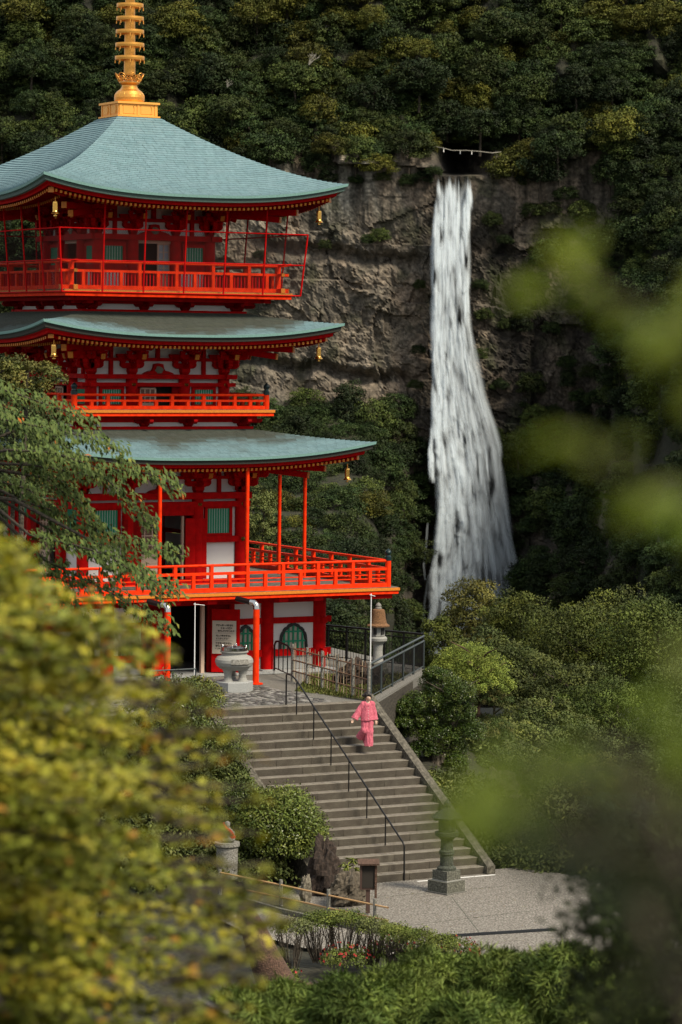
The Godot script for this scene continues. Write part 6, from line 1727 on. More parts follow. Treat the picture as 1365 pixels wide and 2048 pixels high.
	# thin side runnels on the left
	for s in [[[856, 1045], [853, 1090], [848, 1130], [851, 1160]], [[858, 1150], [850, 1200], [846, 1260], [843, 1335]], [[1008, 1075], [1022, 1105], [1028, 1150], [1030, 1200]], [[1012, 1090], [1016, 1130], [1019, 1190], [1022, 1220]]]:
		for k in 3:
			mb.col = Color(0.62, 0.68, 0.70, 0.5)
			var ww := 2.2
			var a: Array = s[k]; var b: Array = s[k + 1]
			mb.quad_n(far(a[0] - ww, a[1], 592), far(a[0] + ww, a[1], 592), far(b[0] + ww, b[1], 592), far(b[0] - ww, b[1], 592), -hf, -hf, -hf, -hf)
	var o := struct("waterfall", mb.mesh(), M.water, "tall white waterfall dropping from a notch in the dark cliff", "waterfall")
	# sacred rope over the lip
	var rp := MB.new()
	rp.path(PackedVector3Array([far(866, 293, 600), far(886, 296, 597), far(905, 301, 597), farp(935, 301), farp(960, 303), far(985, 306, 597), far(1002, 304, 600)]), 0.09, 0.09, 6)
	var ro := thing("straw_rope", "pale straw rope with paper streamers strung across the stream above waterfall", "rope")
	part("rope", rp.mesh(), M.bark_pale, ro)
	for s in [[888, 297], [921, 301], [944, 302]]:
		var st := MB.new(); var p := far(s[0], s[1], 597); st.box(p - Vector3(0, 0.35, 0), Vector3(0.14, 0.7, 0.05)); part("streamer", st.mesh(), M.white_paint, ro)
	# spray drifting round the lower fall
	for s in [[945, 1165, 17.0, 20.0, 0.03], [965, 1110, 12.0, 26.0, 0.015], [1000, 1170, 10.0, 16.0, 0.012], [970, 1000, 7.0, 32.0, 0.008]]:
		var fv := FogVolume.new(); fv.name = numbered("spray_cloud"); fv.shape = RenderingServer.FOG_VOLUME_SHAPE_ELLIPSOID
		fv.size = Vector3(s[2], s[3], 9.0); var fm := FogMaterial.new(); fm.density = s[4]; fm.albedo = Color(0.93, 0.96, 1.0); fv.material = fm
		add_child(fv); fv.position = far(s[0], s[1], 592.0); fv.rotation.y = -deg_to_rad(28.85); fv.set_meta("kind", "stuff")
func farp(px: float, py: float) -> Vector3: return far(px, py, 596.5)

func sh(c: Color, v: float) -> Color: return Color(c.r * v, c.g * v, c.b * v)
func slope_trees() -> void:
	var kinds := [
		["broadleaf_tree", "dark rounded tree", Color(0.016, 0.030, 0.008), Color(0.033, 0.052, 0.013)],
		["olive_tree", "olive spreading tree", Color(0.028, 0.043, 0.010), Color(0.053, 0.069, 0.015)],
		["bright_tree", "yellow-green tree", Color(0.062, 0.070, 0.011), Color(0.11, 0.105, 0.015)],
		["cedar_tree", "dark conical conifer", Color(0.014, 0.024, 0.008), Color(0.025, 0.036, 0.011)],
	]
	var meshes := []; var trunks := []
	for k in 4:
		var row := []
		for v in 5:
			var rad := Vector3(4.0, 3.3, 4.0) if k != 3 else Vector3(2.6, 5.0, 2.6)
			row.append(crown(900 + k * 10 + v, rad, 64, 100, 0.36, 0.22, sh(kinds[k][2], [1.0, 1.45, 0.7, 1.2, 0.85][v]), sh(kinds[k][3], [1.0, 1.45, 0.7, 1.2, 0.85][v]), 1.2, 0.55, 1.7, 0.16))
		meshes.append(row)
		trunks.append(trunk(7.0, 0.28, Vector3(0.6, 0, 0.3), 6, 2.6, 950 + k))
	rng.seed = 5005
	var spots := []
	var y := -50.0
	while y < 1330.0:
		var x := -60.0 + R(0, 30)
		while x < 1440.0:
			var px := x + R(-12, 12); var py := y + R(-14, 14)
			var ok := false
			var topline := 322.0 + 18.0 * sin(px * 0.043) + 14.0 * sin(px * 0.13)
			if py < topline: ok = true
			if px > 1195 + 25 * sin(py * 0.02): ok = true
			if px > 1010 and py > 840: ok = true
			if px > 1040 and px < 1200 and py > 340 and py < 830 and rng.randf() < 0.6: ok = true
			if px < 840 and py > 790 + (px - 560) * 0.03: ok = true
			if absf(px - 938) < 52 and py > 270 and py < 345: ok = false
			if px > 380 and px < 560 and py > 330 and py < 780: ok = false
			if px < 330 and py > 330: ok = py < 600 or rng.randf() < 0.3
			if absf(px - 945) < 75 and py > 330: ok = false
			if px < 640 and py > 1250: ok = false
			if ok: spots.append(Vector2(px, py))
			x += R(44, 62)
		y += 38.0
	for s in [Vector2(870, 333), Vector2(1003, 328), Vector2(905, 284), Vector2(966, 282), Vector2(600, 352), Vector2(655, 345), Vector2(712, 350), Vector2(765, 345), Vector2(815, 352), Vector2(845, 345), Vector2(1045, 355), Vector2(1090, 350), Vector2(560, 420), Vector2(970, 620), Vector2(1010, 640), Vector2(965, 830), Vector2(990, 860), Vector2(1040, 580), Vector2(760, 462), Vector2(735, 470), Vector2(650, 480), Vector2(520, 500), Vector2(770, 800), Vector2(840, 560), Vector2(960, 700), Vector2(1010, 470), Vector2(985, 430), Vector2(1080, 520), Vector2(838, 690), Vector2(830, 760), Vector2(962, 560), Vector2(1000, 760), Vector2(1050, 800)]: spots.append(s)
	var nextra := 33
	var rest := []
	var all := []
	for i in spots.size():
		var s: Vector2 = spots[i]
		var f := slope_f(s.x, s.y)
		var small: bool = i >= spots.size() - nextra
		var k := 0
		var u := rng.randf()
		var light := smooth(250, -50, s.y) * 0.15 + (0.12 if s.x > 500 and s.x < 900 and s.y < 330 else 0.0)
		if u < 0.10 + light: k = 2
		elif u < 0.42 + light: k = 1
		elif u < 0.55: k = 3
		if s.x > 1000 and s.y > 400 and k == 2: k = 0 if rng.randf() < 0.7 else 1
		var v := rng.randi() % 5
		var sc := R(0.72, 1.25) * f / 600.0
		if small: sc = R(0.32, 0.5); k = 1 if rng.randf() < 0.5 else 0
		if s.x > 1010 and s.x < 1195 and s.y > 345 and s.y < 830: sc *= 0.6
		var p := far(s.x, s.y + 10.0, f - 2.2 * sc)
		var rot := R(0, TAU)
		var sq := Vector3(sc * R(0.9, 1.15), sc * R(0.8, 1.1), sc * R(0.9, 1.15))
		var hidden: bool = s.x < -20 or s.x > 1385 or s.y < -30 or (s.x < 640 and s.y > 330 and s.y < 700) or (s.x > 900 and s.y > 1230) or (s.x < 100 and s.y > 560)
		all.append([(0.0 if hidden else sc / f), k, v, sc, sq, rot, p, s.x, s.y])
	var order := all.duplicate(); order.sort_custom(func(a, b): return a[0] > b[0])
	var count := 0
	for t in order:
		var k: int = t[1]; var v: int = t[2]; var sc: float = t[3]; var p: Vector3 = t[6]
		if count < 290 and t[0] > 0.0:
			var where := place_of(t[7], t[8])
			var o := thing(kinds[k][0], kinds[k][1] + " " + where, "tree", p - Vector3(0, 5.0 * sc, 0), "%ss %s" % [kinds[k][0].replace("_", " "), where])
			o.rotation.y = t[5]
			var cr2 := part("crown", meshes[k][v], M.leaf_far, o, Vector3(0, 5.2 * sc, 0)); cr2.scale = t[4]
			var tr := part("trunk", trunks[k], M.bark, o); tr.scale = Vector3.ONE * sc * 0.9
			count += 1
		else: rest.append([k, v, Transform3D(Basis(Vector3.UP, t[5]).scaled_local(t[4]), p)])
	# the crowns packed between, behind and beyond the ones that can be told apart
	for i in 1500:
		var px := R(-500, 1900); var py := R(-120, 1330)
		var ok := py < 300 or px > 1230 or (px > 1040 and py > 870) or (px < 800 and py > 830) or px < -20
		if absf(px - 938) < 75 and py > 240: ok = false
		if px > 330 and px < 560 and py > 330 and py < 790: ok = false
		if not ok: continue
		var f := slope_f(px, py); var sc := R(0.55, 0.95) * f / 600.0
		rest.append([[0, 0, 1, 3][rng.randi() % 4], rng.randi() % 5, Transform3D(Basis(Vector3.UP, R(0, TAU)).scaled_local(Vector3.ONE * sc), far(px, py, f + 1.0))])
	for i in 900:   # the valley floor between the grove and the cliff
		var f := R(150, 560); var r := R(-0.16, 0.22) * f
		var p := Vector3(EYE.x, 0, EYE.z) + hf * f + hr * r
		if p.x < 16.0 and p.z > -45.0: continue
		p.y = hill(p.x, p.z) + 1.5
		var sc := R(0.7, 1.1)
		rest.append([[0, 1, 0, 3][rng.randi() % 4], rng.randi() % 5, Transform3D(Basis(Vector3.UP, R(0, TAU)).scaled_local(Vector3.ONE * sc), p)])
	var home := Node3D.new(); home.name = "forest"; add_child(home); home.set_meta("kind", "stuff"); tag(home, "dense forest filling the mountainside between the nearer trees", "forest")
	for k in 4:
		for v in 5:
			var mine := []
			for r in rest:
				if r[0] == k and r[1] == v: mine.append(r[2])
			if mine.is_empty(): continue
			var mm := MultiMesh.new(); mm.transform_format = MultiMesh.TRANSFORM_3D; mm.mesh = meshes[k][v]; mm.instance_count = mine.size()
			for i in mine.size(): mm.set_instance_transform(i, mine[i])
			var o := MultiMeshInstance3D.new(); o.multimesh = mm; o.material_override = M.leaf_far; o.name = "crowns"; home.add_child(o, true); stuff(o)
	# bare pale branches of dead trees
	var d := 0
	for s in [[618, 130, 22], [650, 60, 26], [1048, 150, 14], [455, 175, 12]]:
		rng.seed = 990 + d
		var mb := MB.new(); var b := far(s[0], s[1], slope_f(s[0], s[1]) - 5.5)
		for i in 5:
			var e: Vector3 = b + hr * R(0.5, 1.0) * s[2] * 0.1 * (1.0 if i % 2 else 0.6) + Vector3(0, R(0.2, 1.2) * s[2] * 0.1, 0)
			var mid := b.lerp(e, 0.5) + Vector3(R(-0.4, 0.4), R(-0.3, 0.3), 0)
			mb.path(PackedVector3Array([b, mid, e]), 0.13, 0.04, 5)
			for q in 3: mb.path(PackedVector3Array([mid.lerp(e, q * 0.3), mid.lerp(e, q * 0.3) + Vector3(R(-0.8, 0.8), R(0.1, 1.0), 0)]), 0.06, 0.02, 4)
		var o := part("dead_tree", mb.mesh(), M.bark_pale, self); tag(o, ["bare pale forked branch among trees right of the gold spire", "bare whitish dead treetop at the upper edge right of spire", "pale bare trunk among dark trees above the waterfall", "short pale bare branch in the forest beside the spire rings"][d], "dead tree"); d += 1

func place_of(x: float, y: float) -> String:
	if y < 345.0:
		var a := "along the top edge" if y < 70 else ("high on the slope" if y < 170 else ("halfway down the slope" if y < 255 else "at the cliff brink"))
		var b := "left of the gold spire" if x < 230 else ("just right of gold spire" if x < 430 else ("above the top roof tip" if x < 700 else ("up left of waterfall" if x < 870 else ("straight above waterfall" if x < 1010 else ("up right of waterfall" if x < 1200 else "near the right edge")))))
		return a + " " + b
	if x < 860.0:
		if y < 780: return "clinging to the bare cliff left of waterfall" if x > 500 else "on the slope seen behind the top balcony"
		return ("just under the bare cliff" if y < 880 else ("midway down" if y < 1020 else "low down")) + (" beside the pagoda roofs" if x < 620 else (" between pagoda and waterfall" if x < 740 else " close left of waterfall"))
	if x < 1120: return ("clinging to rock" if y < 700 else "on shaded ledges") + " close right of waterfall"
	return ("high" if y < 520 else ("halfway up" if y < 800 else ("low" if y < 1020 else "lowest"))) + " on the right flank " + ("near waterfall" if x < 1240 else "by the right edge")

func big_tree(called: String, label: String, px: float, py: float, dep: float, rpx: Vector2, ncl: int, per: int, l: float, w: float, c: Color, c2: Color, seed_: int, m := "leaf", kf := 0.3) -> Node3D:
	var ctr := at(px, py, dep); var s := dep / FPX
	var rad := Vector3(rpx.x * s, rpx.y * s, rpx.x * s)
	if dep > 90.0: rad *= 1.18
	var base := Vector3(ctr.x, minf(hill(ctr.x, ctr.z), ctr.y - rad.y * 1.4), ctr.z)
	var o := thing(called, label, "tree", base)
	if dep > 90.0: per = int(per * 1.5); l *= 0.78; w *= 0.8
	part("crown", crown(seed_, rad * 0.85, ncl, per, l, w, c, c2, minf(rad.x, rad.y) * kf, 0.65, 1.85), M[m], o, ctr - base)
	part("trunk", trunk(ctr.y - base.y + rad.y * 0.3, (maxf(0.1, rad.x * 0.05) if dep > 20.0 else 0.012), Vector3(0.2, 0, 0), 8, rad.x * 0.7, seed_ + 1), M.bark, o)
	return o
func near_trees() -> void:
	var og := Color(0.052, 0.066, 0.011); var o2 := Color(0.10, 0.112, 0.018)
	big_tree("broadleaf_tree", "olive evergreen tree whose crown overlaps the foot of the waterfall", 945, 1245, 150, Vector2(60, 85), 60, 130, 0.20, 0.09, Color(0.075, 0.075, 0.017), Color(0.12, 0.11, 0.025), 1101)
	big_tree("broadleaf_tree", "rounded olive tree behind the clipped trees, right of waterfall foot", 1035, 1250, 145, Vector2(70, 62), 60, 130, 0.19, 0.085, og, o2, 1103)
	big_tree("broadleaf_tree", "wide dense olive tree in the middle of the right-hand grove", 1150, 1310, 138, Vector2(105, 95), 90, 140, 0.19, 0.085, og, o2, 1105)
	big_tree("broadleaf_tree", "shaded tree under the wide olive tree, beside a bare slanting branch", 1060, 1370, 130, Vector2(90, 65), 60, 130, 0.18, 0.08, Color(0.045, 0.058, 0.014), Color(0.08, 0.09, 0.02), 1107)
	big_tree("broadleaf_tree", "tall light green tree at the right edge of the grove", 1310, 1290, 134, Vector2(100, 100), 80, 140, 0.19, 0.085, Color(0.05, 0.072, 0.013), Color(0.09, 0.115, 0.02), 1109)
	big_tree("broadleaf_tree", "feathery green tree below the grove on the right", 1230, 1430, 122, Vector2(120, 70), 80, 140, 0.18, 0.06, Color(0.055, 0.08, 0.014), Color(0.09, 0.12, 0.022), 1111)
	big_tree("broadleaf_tree", "dark tree low on the right bank behind the blurred leaves", 1330, 1500, 112, Vector2(90, 90), 70, 130, 0.16, 0.06, Color(0.04, 0.055, 0.014), Color(0.06, 0.08, 0.02), 1113)
	big_tree("vine_covered_shrub", "grey-green vine-covered thicket behind the clipped dome tree", 1090, 1450, 114, Vector2(95, 50), 70, 120, 0.15, 0.09, Color(0.065, 0.085, 0.022), Color(0.11, 0.125, 0.032), 1115)
	big_tree("vine_covered_shrub", "pale leafy thicket right of the clipped dome tree", 1030, 1490, 110, Vector2(60, 50), 50, 120, 0.14, 0.08, Color(0.075, 0.095, 0.022), Color(0.125, 0.14, 0.034), 1117)
	big_tree("flowering_shrub", "yellow-leaved shrub in the middle of the right bank", 1190, 1555, 104, Vector2(65, 50), 45, 100, 0.11, 0.06, Color(0.11, 0.12, 0.025), Color(0.19, 0.18, 0.035), 1119)
	big_tree("shrub", "dark shrub between yellow-leaved shrub and boulders", 1080, 1570, 104, Vector2(70, 60), 50, 110, 0.12, 0.06, Color(0.05, 0.065, 0.018), Color(0.09, 0.10, 0.025), 1121)
	big_tree("blue_pine", "blue-green spreading pine low on the right bank", 1240, 1625, 95, Vector2(75, 42), 50, 120, 0.12, 0.03, Color(0.04, 0.07, 0.04), Color(0.06, 0.10, 0.06), 1123)
	big_tree("shrub", "dark mound of shrubs at the right edge of the plaza", 1130, 1700, 92, Vector2(120, 70), 60, 110, 0.11, 0.05, Color(0.035, 0.045, 0.012), Color(0.055, 0.065, 0.016), 1125)
	big_tree("shrub", "dark shrubs in the lower right corner beyond the plaza", 1290, 1760, 88, Vector2(130, 110), 80, 110, 0.11, 0.05, Color(0.03, 0.04, 0.012), Color(0.05, 0.06, 0.016), 1127)
	big_tree("broadleaf_tree", "small olive tree left of the waterfall foot beyond the corner railing", 880, 1300, 140, Vector2(45, 70), 40, 130, 0.19, 0.085, og, o2, 1141)
	big_tree("broadleaf_tree", "olive tree filling the gap between wide olive tree and right-edge tree", 1235, 1260, 140, Vector2(80, 80), 70, 140, 0.19, 0.085, Color(0.055, 0.068, 0.016), o2, 1143)
	big_tree("broadleaf_tree", "dark tree directly behind the clipped dome tree", 985, 1340, 128, Vector2(80, 75), 60, 140, 0.17, 0.08, Color(0.045, 0.06, 0.015), Color(0.075, 0.09, 0.02), 1145)
	big_tree("broadleaf_tree", "shaded olive tree under the right part of the grove", 1160, 1400, 126, Vector2(105, 70), 70, 140, 0.17, 0.08, Color(0.045, 0.058, 0.014), Color(0.08, 0.095, 0.022), 1147)
	big_tree("broadleaf_tree", "pale green tree at the far right edge under the grove", 1370, 1400, 124, Vector2(80, 85), 60, 140, 0.17, 0.07, Color(0.055, 0.075, 0.02), Color(0.09, 0.115, 0.03), 1149)
	big_tree("shrub", "thick green shrub filling the middle of the right bank", 1140, 1500, 112, Vector2(110, 60), 70, 130, 0.14, 0.07, Color(0.06, 0.08, 0.024), Color(0.10, 0.12, 0.034), 1151)
	big_tree("shrub", "green shrub right of the yellow-leaved shrub", 1290, 1560, 104, Vector2(90, 60), 60, 130, 0.13, 0.06, Color(0.05, 0.07, 0.02), Color(0.08, 0.10, 0.028), 1153)
	big_tree("shrub", "leafy shrub at the foot of clipped dome tree", 1000, 1545, 102, Vector2(60, 45), 40, 120, 0.12, 0.06, Color(0.06, 0.08, 0.022), Color(0.10, 0.12, 0.032), 1155)
	# weeping branch and trees seen behind the first walk
	big_tree("broadleaf_tree", "pale drooping tree showing just behind the corner of the first storey", 520, 1040, 122, Vector2(34, 75), 30, 110, 0.16, 0.05, Color(0.10, 0.12, 0.035), Color(0.14, 0.16, 0.05), 1129)
	# dark maple behind the cherry, left of the pagoda
	big_tree("maple_tree", "dark small-leaved maple left of the pagoda behind the cherry boughs", 15, 900, 66, Vector2(130, 170), 110, 170, 0.075, 0.045, Color(0.035, 0.052, 0.016), Color(0.065, 0.085, 0.024), 1131, "leaf", 0.28)
	big_tree("maple_tree", "light-tipped maple crown at the left edge below the middle roof", 35, 760, 62, Vector2(100, 62), 46, 150, 0.07, 0.04, Color(0.075, 0.085, 0.02), Color(0.14, 0.125, 0.028), 1133, "leaf", 0.3)
	undergrowth()
	cherry()

func undergrowth() -> void:   # low growth that covers the banks
	rng.seed = 1180
	var ms := []
	for k in 4: ms.append(crown(1181 + k, Vector3(0.5, 0.32, 0.5), 14, 60, 0.10, 0.05, [Color(0.045, 0.06, 0.016), Color(0.06, 0.08, 0.02), Color(0.08, 0.10, 0.028), Color(0.04, 0.05, 0.014)][k], [Color(0.08, 0.095, 0.025), Color(0.10, 0.12, 0.03), Color(0.13, 0.14, 0.04), Color(0.06, 0.075, 0.02)][k], 0.22, 0.7))
	rng.seed = 1190
	var sets := [[], [], [], []]
	for i in 9000:
		var p: Vector3
		if i < 3000: p = Vector3(R(2.5, 22), 0, R(-4, 33))
		elif i >= 5200 and i < 6800: p = Vector3(R(9, 46), 0, R(-40, 26))
		elif i < 4000: p = Vector3(R(-17, -3.9), 0, R(13.9, 22.5))
		else: p = Vector3(EYE.x, 0, EYE.z) + hf * R(24, 66) + hr * R(-16, 16)
		var rel := p - Vector3(EYE.x, 0, EYE.z); var f := rel.dot(hf)
		p.y = hill(p.x, p.z)
		if i < 4000 and p.x < 9.5 and p.x > -16 and p.z < 13.9: continue
		if i < 3000:
			var pl := table(PackedVector2Array([Vector2(13, 2.6), Vector2(20.4, 3.7), Vector2(24.0, 5.3), Vector2(33, 4.5)]), p.z)
			if p.x < pl: continue
			if p.z < 13.9 and p.x < 2.6 + (13.9 - p.z) * 0.9: continue
		elif (i < 5200 or i >= 6800) and p.y < -4.0 and Vector2(p.x + 4.0, p.z - 27.0).length() < 9.0: continue
		var sc := R(0.6, 1.5) * (1.0 + maxf(0.0, p.x - 8.0) * 0.09)
		sets[rng.randi() % 4].append(Transform3D(Basis(Vector3.UP, R(0, TAU)).scaled_local(Vector3.ONE * sc), p + Vector3(0, 0.1, 0)))
	var home := Node3D.new(); home.name = "undergrowth"; add_child(home); home.set_meta("kind", "stuff"); tag(home, "low green undergrowth covering the banks beside the stairs and garden", "undergrowth")
	for k in 4:
		var mm := MultiMesh.new(); mm.transform_format = MultiMesh.TRANSFORM_3D; mm.mesh = ms[k]; mm.instance_count = sets[k].size()
		for i in sets[k].size(): mm.set_instance_transform(i, sets[k][i])
		var o := MultiMeshInstance3D.new(); o.multimesh = mm; o.material_override = M.leaf; o.name = "leaf_clumps"; home.add_child(o, true); stuff(o)

func cherry() -> void:
	var o := thing("cherry_tree", "cherry tree with long drooping leafy boughs hanging before the pagoda", "tree", Vector3.ZERO)
	var base := at(-160, 1500, 52); base.y = hill(base.x, base.z)
	rng.seed = 1201
	var wood := MB.new(); var lf := MB.new()
	var fork := at(-120, 980, 52)
	wood.path(PackedVector3Array([base, base.lerp(fork, 0.5) + hr * 0.3, fork]), 0.2, 0.1, 10)
	# boughs: control points as (px, py)
	var boughs := [
		[[-60, 760], [40, 790], [110, 815], [150, 828], [192, 850]], [[-40, 830], [60, 850], [120, 860], [190, 880], [235, 900], [252, 922]],
		[[20, 900], [110, 905], [200, 938], [270, 942], [330, 955], [358, 985]], [[60, 930], [150, 945], [215, 960], [260, 1000], [285, 1030], [306, 1055]],
		[[40, 1000], [130, 1030], [200, 1060], [255, 1085], [310, 1096], [362, 1108]], [[60, 1070], [150, 1090], [215, 1110], [260, 1140], [315, 1165], [362, 1180]],
		[[90, 1120], [170, 1160], [230, 1190], [275, 1220], [320, 1245], [345, 1255]], [[100, 1060], [170, 1085], [215, 1130], [235, 1165]], [[-20, 880], [60, 930], [120, 980], [170, 1010]],
		[[60, 850], [120, 880], [150, 910], [165, 945]], [[-40, 950], [60, 980], [110, 1040], [150, 1080]], [[-30, 1060], [40, 1090], [100, 1140], [150, 1200]], [[120, 960], [160, 1000], [190, 1050], [200, 1090]], [[-50, 800], [20, 830], [70, 880], [100, 930]],
		[[180, 1080], [240, 1110], [290, 1150], [330, 1195]], [[0, 1150], [90, 1180], [160, 1230], [240, 1260]],
	]
	var bi := 0
	for b in boughs:
		var dep := 52.0 + R(-1.2, 1.2)
		var pts := PackedVector3Array()
		for q in b.size():
			pts.append(at(b[q][0], b[q][1], dep - q * 0.22))
		wood.path(PackedVector3Array([fork, fork.lerp(pts[0], 0.5) + Vector3(0, 0.25, 0), pts[0]]), 0.05, 0.022, 6)
		wood.path(pts, 0.02, 0.004, 6)
		for q in pts.size() - 1:
			var seg := pts[q + 1] - pts[q]
			var n := int(seg.length() / 0.0047)
			var sd := seg.normalized()
			for i in n:
				var t := R(0, 1)
				var twig := hr * R(-0.13, 0.13) + Vector3(0, R(-0.12, 0.16), 0) + hf * R(-0.3, 0.3)
				var p := pts[q] + seg * t + twig
				var out := (hr * R(-0.2, 1.0) + hf * R(-0.8, 0.6) + Vector3(0, R(-1.3, 0.1), 0)).normalized()
				lf.col = tint(Color(0.045, 0.075, 0.02).lerp(Color(0.10, 0.135, 0.034), R(0, 1)), 0.25)
				if t * (q + 1) > pts.size() - 1.7 and rng.randf() < 0.25: lf.col = tint(Color(0.19, 0.19, 0.04), 0.2)
				if rng.randf() < 0.006: lf.col = Color(0.35, 0.10, 0.02)
				lf.leaf(p, out, (Vector3(R(-0.4, 0.4), 1, R(-0.4, 0.4)) - hf * 0.5).normalized(), R(0.09, 0.145), R(0.038, 0.053), Vector3.UP, 0.3)
		bi += 1
	part("boughs", wood.mesh(), M.bark, o); part("foliage", lf.mesh(), M.leaf, o)

func spray_plant(mb: MB, wd: MB, pts: PackedVector3Array, n: int, l: float, w: float, c: Color, c2: Color, c3: Color, p3: float, spread: float) -> void:
	wd.path(pts, 0.012, 0.003, 5)
	for i in n:
		var t := R(0.05, 1.0) * (pts.size() - 1); var k := mini(int(t), pts.size() - 2)
		var p := pts[k].lerp(pts[k + 1], t - k) + rdir() * spread * Vector3(1, 0.5, 1) * R(0.2, 1)
		mb.col = tint(c.lerp(c2, R(0, 1)), 0.25)
		if rng.randf() < p3: mb.col = tint(c3, 0.25)
		var d := (rdir() * Vector3(1, 0.4, 1) + Vector3(0, -0.15, 0)).normalized()
		var up := (Vector3.UP + rdir() * 0.45).normalized()
		for q in 3:
			var sd := d.rotated(up, (q - 1) * 0.8)
			mb.leaf(p, sd, up, l * R(0.8, 1.1) * (1.0 if q == 1 else 0.8), w, Vector3.UP, 0.15)

func foreground() -> void:
	rng.seed = 1301
	# golden-green maple just below the viewer on the left
	var o := thing("maple_shrub", "blurred golden-green maple filling the lower left foreground", "maple", Vector3.ZERO)
	var mb := MB.new(); var wd := MB.new()
	var root := at(60, 2300, 12.0); root.y = hill(root.x, root.z)
	var edge := PackedVector2Array([Vector2(1040, 30), Vector2(1100, 100), Vector2(1180, 215), Vector2(1260, 290), Vector2(1340, 340), Vector2(1420, 410), Vector2(1500, 435), Vector2(1580, 415), Vector2(1660, 430), Vector2(1740, 480), Vector2(1820, 520), Vector2(1900, 480), Vector2(1980, 440), Vector2(2120, 450)])
	var y := 1075.0
	var bc := 0
	while y < 2120.0:
		for s in 3:
			var dep := R(10.0, 14.0)
			var xr := table(edge, y) + R(-130, 35)
			if s == 1: xr *= 0.62
			if s == 2: xr *= 0.35
			var pts := PackedVector3Array()
			for q in 5:
				var t := q / 4.0
				pts.append(at(lerpf(-160, xr, t), y + 40.0 * t * t + R(-12, 12) - 25.0 * sin(t * PI), dep + 0.4 * t))
			wd.path(PackedVector3Array([root.lerp(pts[0], 0.4) + Vector3(0, 0.3, 0), pts[0]]), 0.02, 0.012, 5)
			var warm := smooth(0.3, 0.9, R(0, 1))
			spray_plant(mb, wd, pts, int(110 + xr * 0.38), 0.052, 0.022, Color(0.10, 0.12, 0.018).lerp(Color(0.26, 0.25, 0.032), warm), Color(0.27, 0.285, 0.045).lerp(Color(0.50, 0.45, 0.062), warm), Color(0.36, 0.20, 0.04), 0.03, 0.11)
		if int(y) % 2 == 0 or y > 1300:
			var wp := PackedVector3Array(); var xe := table(edge, y) + R(30, 110); var yy := y + R(-30, 30)
			for q in 4: wp.append(at(lerpf(table(edge, y) - 120.0, xe, q / 3.0), yy + R(-10, 14), 10.0))
			spray_plant(mb, wd, wp, 15, 0.055, 0.022, Color(0.14, 0.15, 0.02), Color(0.28, 0.25, 0.035), Color(0.34, 0.20, 0.04), 0.10, 0.04)
		y += 30.0
	wd.path(PackedVector3Array([root, root + Vector3(0, 0.7, 0) - hr * 0.1, root + Vector3(0, 1.4, 0) - hr * 0.3]), 0.06, 0.03, 8)
	part("foliage", mb.mesh(), M.leaf_thin, o); part("branches", wd.mesh(), M.bark, o)
	# leafy boughs close to the lens on the right
	var r := thing("leafy_boughs", "blurred green leafy boughs hanging close at the right edge", "bush", Vector3.ZERO)
	mb = MB.new(); wd = MB.new()
	var rr := at(2100, 2400, 2.2); rr.y = hill(rr.x, rr.z)
	var lines := [[[1520, 660], [1330, 650], [1200, 580], [1120, 540]], [[1520, 700], [1360, 690], [1230, 610]], [[1560, 720], [1420, 700], [1300, 660]], [[1500, 1040], [1340, 1010], [1240, 950], [1150, 870]],
		[[1540, 1330], [1380, 1350], [1300, 1400]], [[1560, 1500], [1400, 1480], [1280, 1530], [1180, 1560], [1050, 1530], [985, 1500]], [[1560, 1640], [1380, 1600], [1200, 1640], [1080, 1640], [960, 1620]],
		[[1560, 1720], [1400, 1720], [1260, 1700], [1120, 1690], [1020, 1700]], [[1500, 1800], [1300, 1800], [1150, 1790]], [[1560, 1420], [1450, 1440], [1340, 1480]], [[1560, 1900], [1400, 1880], [1290, 1900]], [[1500, 840], [1400, 800], [1340, 760]], [[1300, 1600], [1100, 1580], [960, 1600], [870, 1645]], [[1200, 1660], [1020, 1640], [900, 1610]], [[1250, 1500], [1100, 1500], [1000, 1540], [930, 1590]], [[1560, 1580], [1420, 1560], [1330, 1600]], [[1560, 1780], [1400, 1760], [1280, 1780]], [[1500, 1960], [1350, 1950], [1200, 1980]], [[1560, 580], [1460, 570], [1400, 600]]]
	for b in lines:
		var upper: bool = b[0][1] < 1100
		var dep := R(2.1, 2.5) if upper else R(1.8, 2.3); var pts := PackedVector3Array()
		for q in b.size(): pts.append(at(b[q][0], b[q][1], dep))
		wd.path(PackedVector3Array([rr, rr.lerp(pts[0], 0.5) + hr * 0.2, pts[0]]), 0.012, 0.006, 5)
		wd.path(pts, 0.003, 0.001, 4)
		for q in pts.size() - 1:
			for i in (6 if upper else 9):
				var p := pts[q].lerp(pts[q + 1], R(0, 1)) + rdir() * 0.012
				var d := (pts[q + 1] - pts[q]).normalized() * 0.6 + rdir() * 0.7 + Vector3(0, -0.3, 0)
				mb.col = tint(Color(0.075, 0.115, 0.015).lerp(Color(0.13, 0.17, 0.02), R(0, 1)), 0.2)
				if upper: mb.col = tint(Color(0.10, 0.145, 0.015).lerp(Color(0.17, 0.205, 0.022), R(0, 1)), 0.2)
				if b[q][1] > 1560 and b[q][0] > 1100: mb.col = tint(Color(0.016, 0.023, 0.004), 0.3)  # shade of the dense lower right boughs painted into the leaf colour
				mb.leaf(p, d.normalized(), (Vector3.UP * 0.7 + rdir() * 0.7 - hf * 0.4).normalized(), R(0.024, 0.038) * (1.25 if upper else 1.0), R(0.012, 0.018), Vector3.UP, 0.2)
	part("foliage", mb.mesh(), M.leaf_thin, r); part("branches", wd.mesh(), M.bark, r)
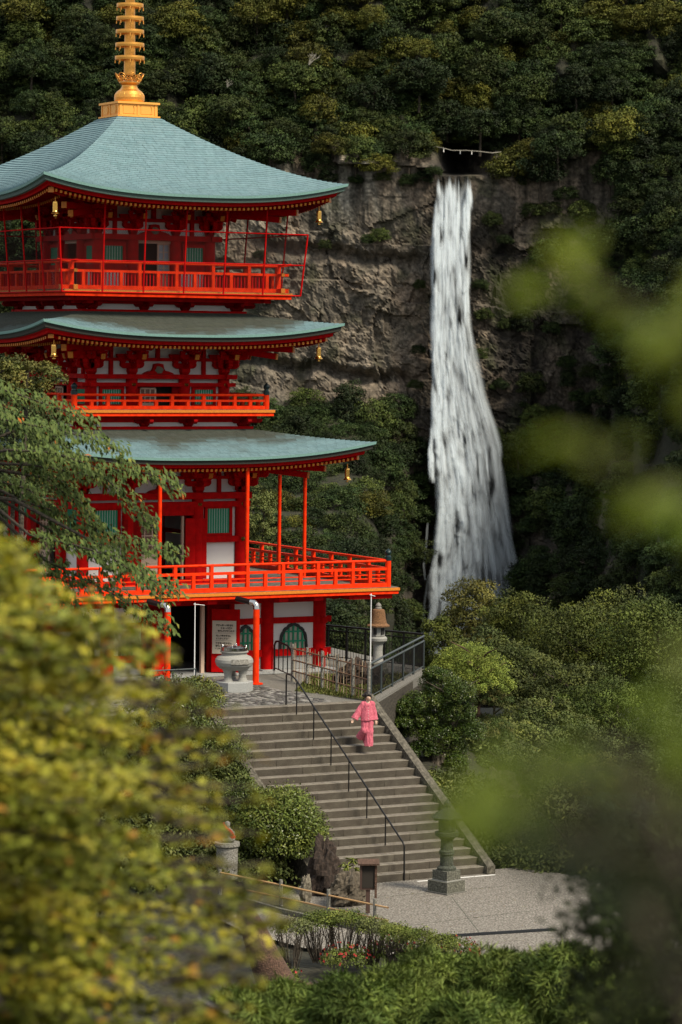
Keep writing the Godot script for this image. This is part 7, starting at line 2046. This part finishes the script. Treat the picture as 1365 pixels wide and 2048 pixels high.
	# dark-leaved bush farther down on the right
	big_tree("shrub", "dark blurred bush in the lower right foreground", 1390, 1880, 12, Vector2(300, 330), 90, 130, 0.05, 0.022, Color(0.018, 0.026, 0.005), Color(0.032, 0.042, 0.008), 1401)
	# conifers along the bottom edge
	var k := 0
	for s in [[560, 2050, 34, 120, 95], [690, 2040, 33, 100, 90], [790, 2030, 35, 90, 100], [880, 1990, 36, 110, 95], [1010, 1985, 36, 115, 90], [1130, 1990, 35, 110, 100], [1230, 2030, 34, 100, 90], [950, 2060, 32, 120, 70], [470, 2060, 30, 110, 80]]:
		var cc := Color(0.08, 0.125, 0.028) if k % 2 else Color(0.10, 0.145, 0.03)
		big_tree("conifer_shrub", ["feathery green conifer shrub at the bottom beside the leaning trunk", "low green conifer shrub at the bottom edge under the hedge", "soft green conifer shrub below the tallest clipped bush", "bright conifer shrub below the cut bamboo posts", "bushy conifer shrub below the short cut post", "dark conifer shrub right of the short cut post", "rightmost conifer shrub in the bottom row", "frontmost conifer shrub touching the bottom edge of the picture", "leftmost conifer shrub under the blurred maple"][k], s[0], s[1], s[2], Vector2(s[3], s[4]), 80, 260, 0.13, 0.010, cc, Color(0.19, 0.25, 0.055), 1410 + k * 3, "leaf", 0.34)
		k += 1
	# leaning trunk with a mossy stump beside the hedge
	var t := thing("leaning_tree", "thick brown leaning tree trunk at the left end of hedge", "tree", Vector3.ZERO)
	mb = MB.new()
	var tp := PackedVector3Array([at(575, 2010, 62), at(545, 1950, 62), at(525, 1905, 62), at(508, 1860, 62), at(492, 1828, 62.5)])
	mb.path(tp, 0.42, 0.2, 14); part("trunk", mb.mesh(), M.bark_brown, t)
	mb = MB.new(); mb.blob(at(590, 1985, 61.5), Vector3(0.45, 0.22, 0.3), 71, 0.6, 14); part("root", mb.mesh(), M.bark_brown, t)
	var pp := MB.new(); pp.tube(at(395, 2000, 20), at(455, 2030, 20), 0.035, 0.035, 8)
	var po := part("drain_pipe", pp.mesh(), M.iron_black, self); tag(po, "short dark pipe among leaves at the bottom left", "pipe")
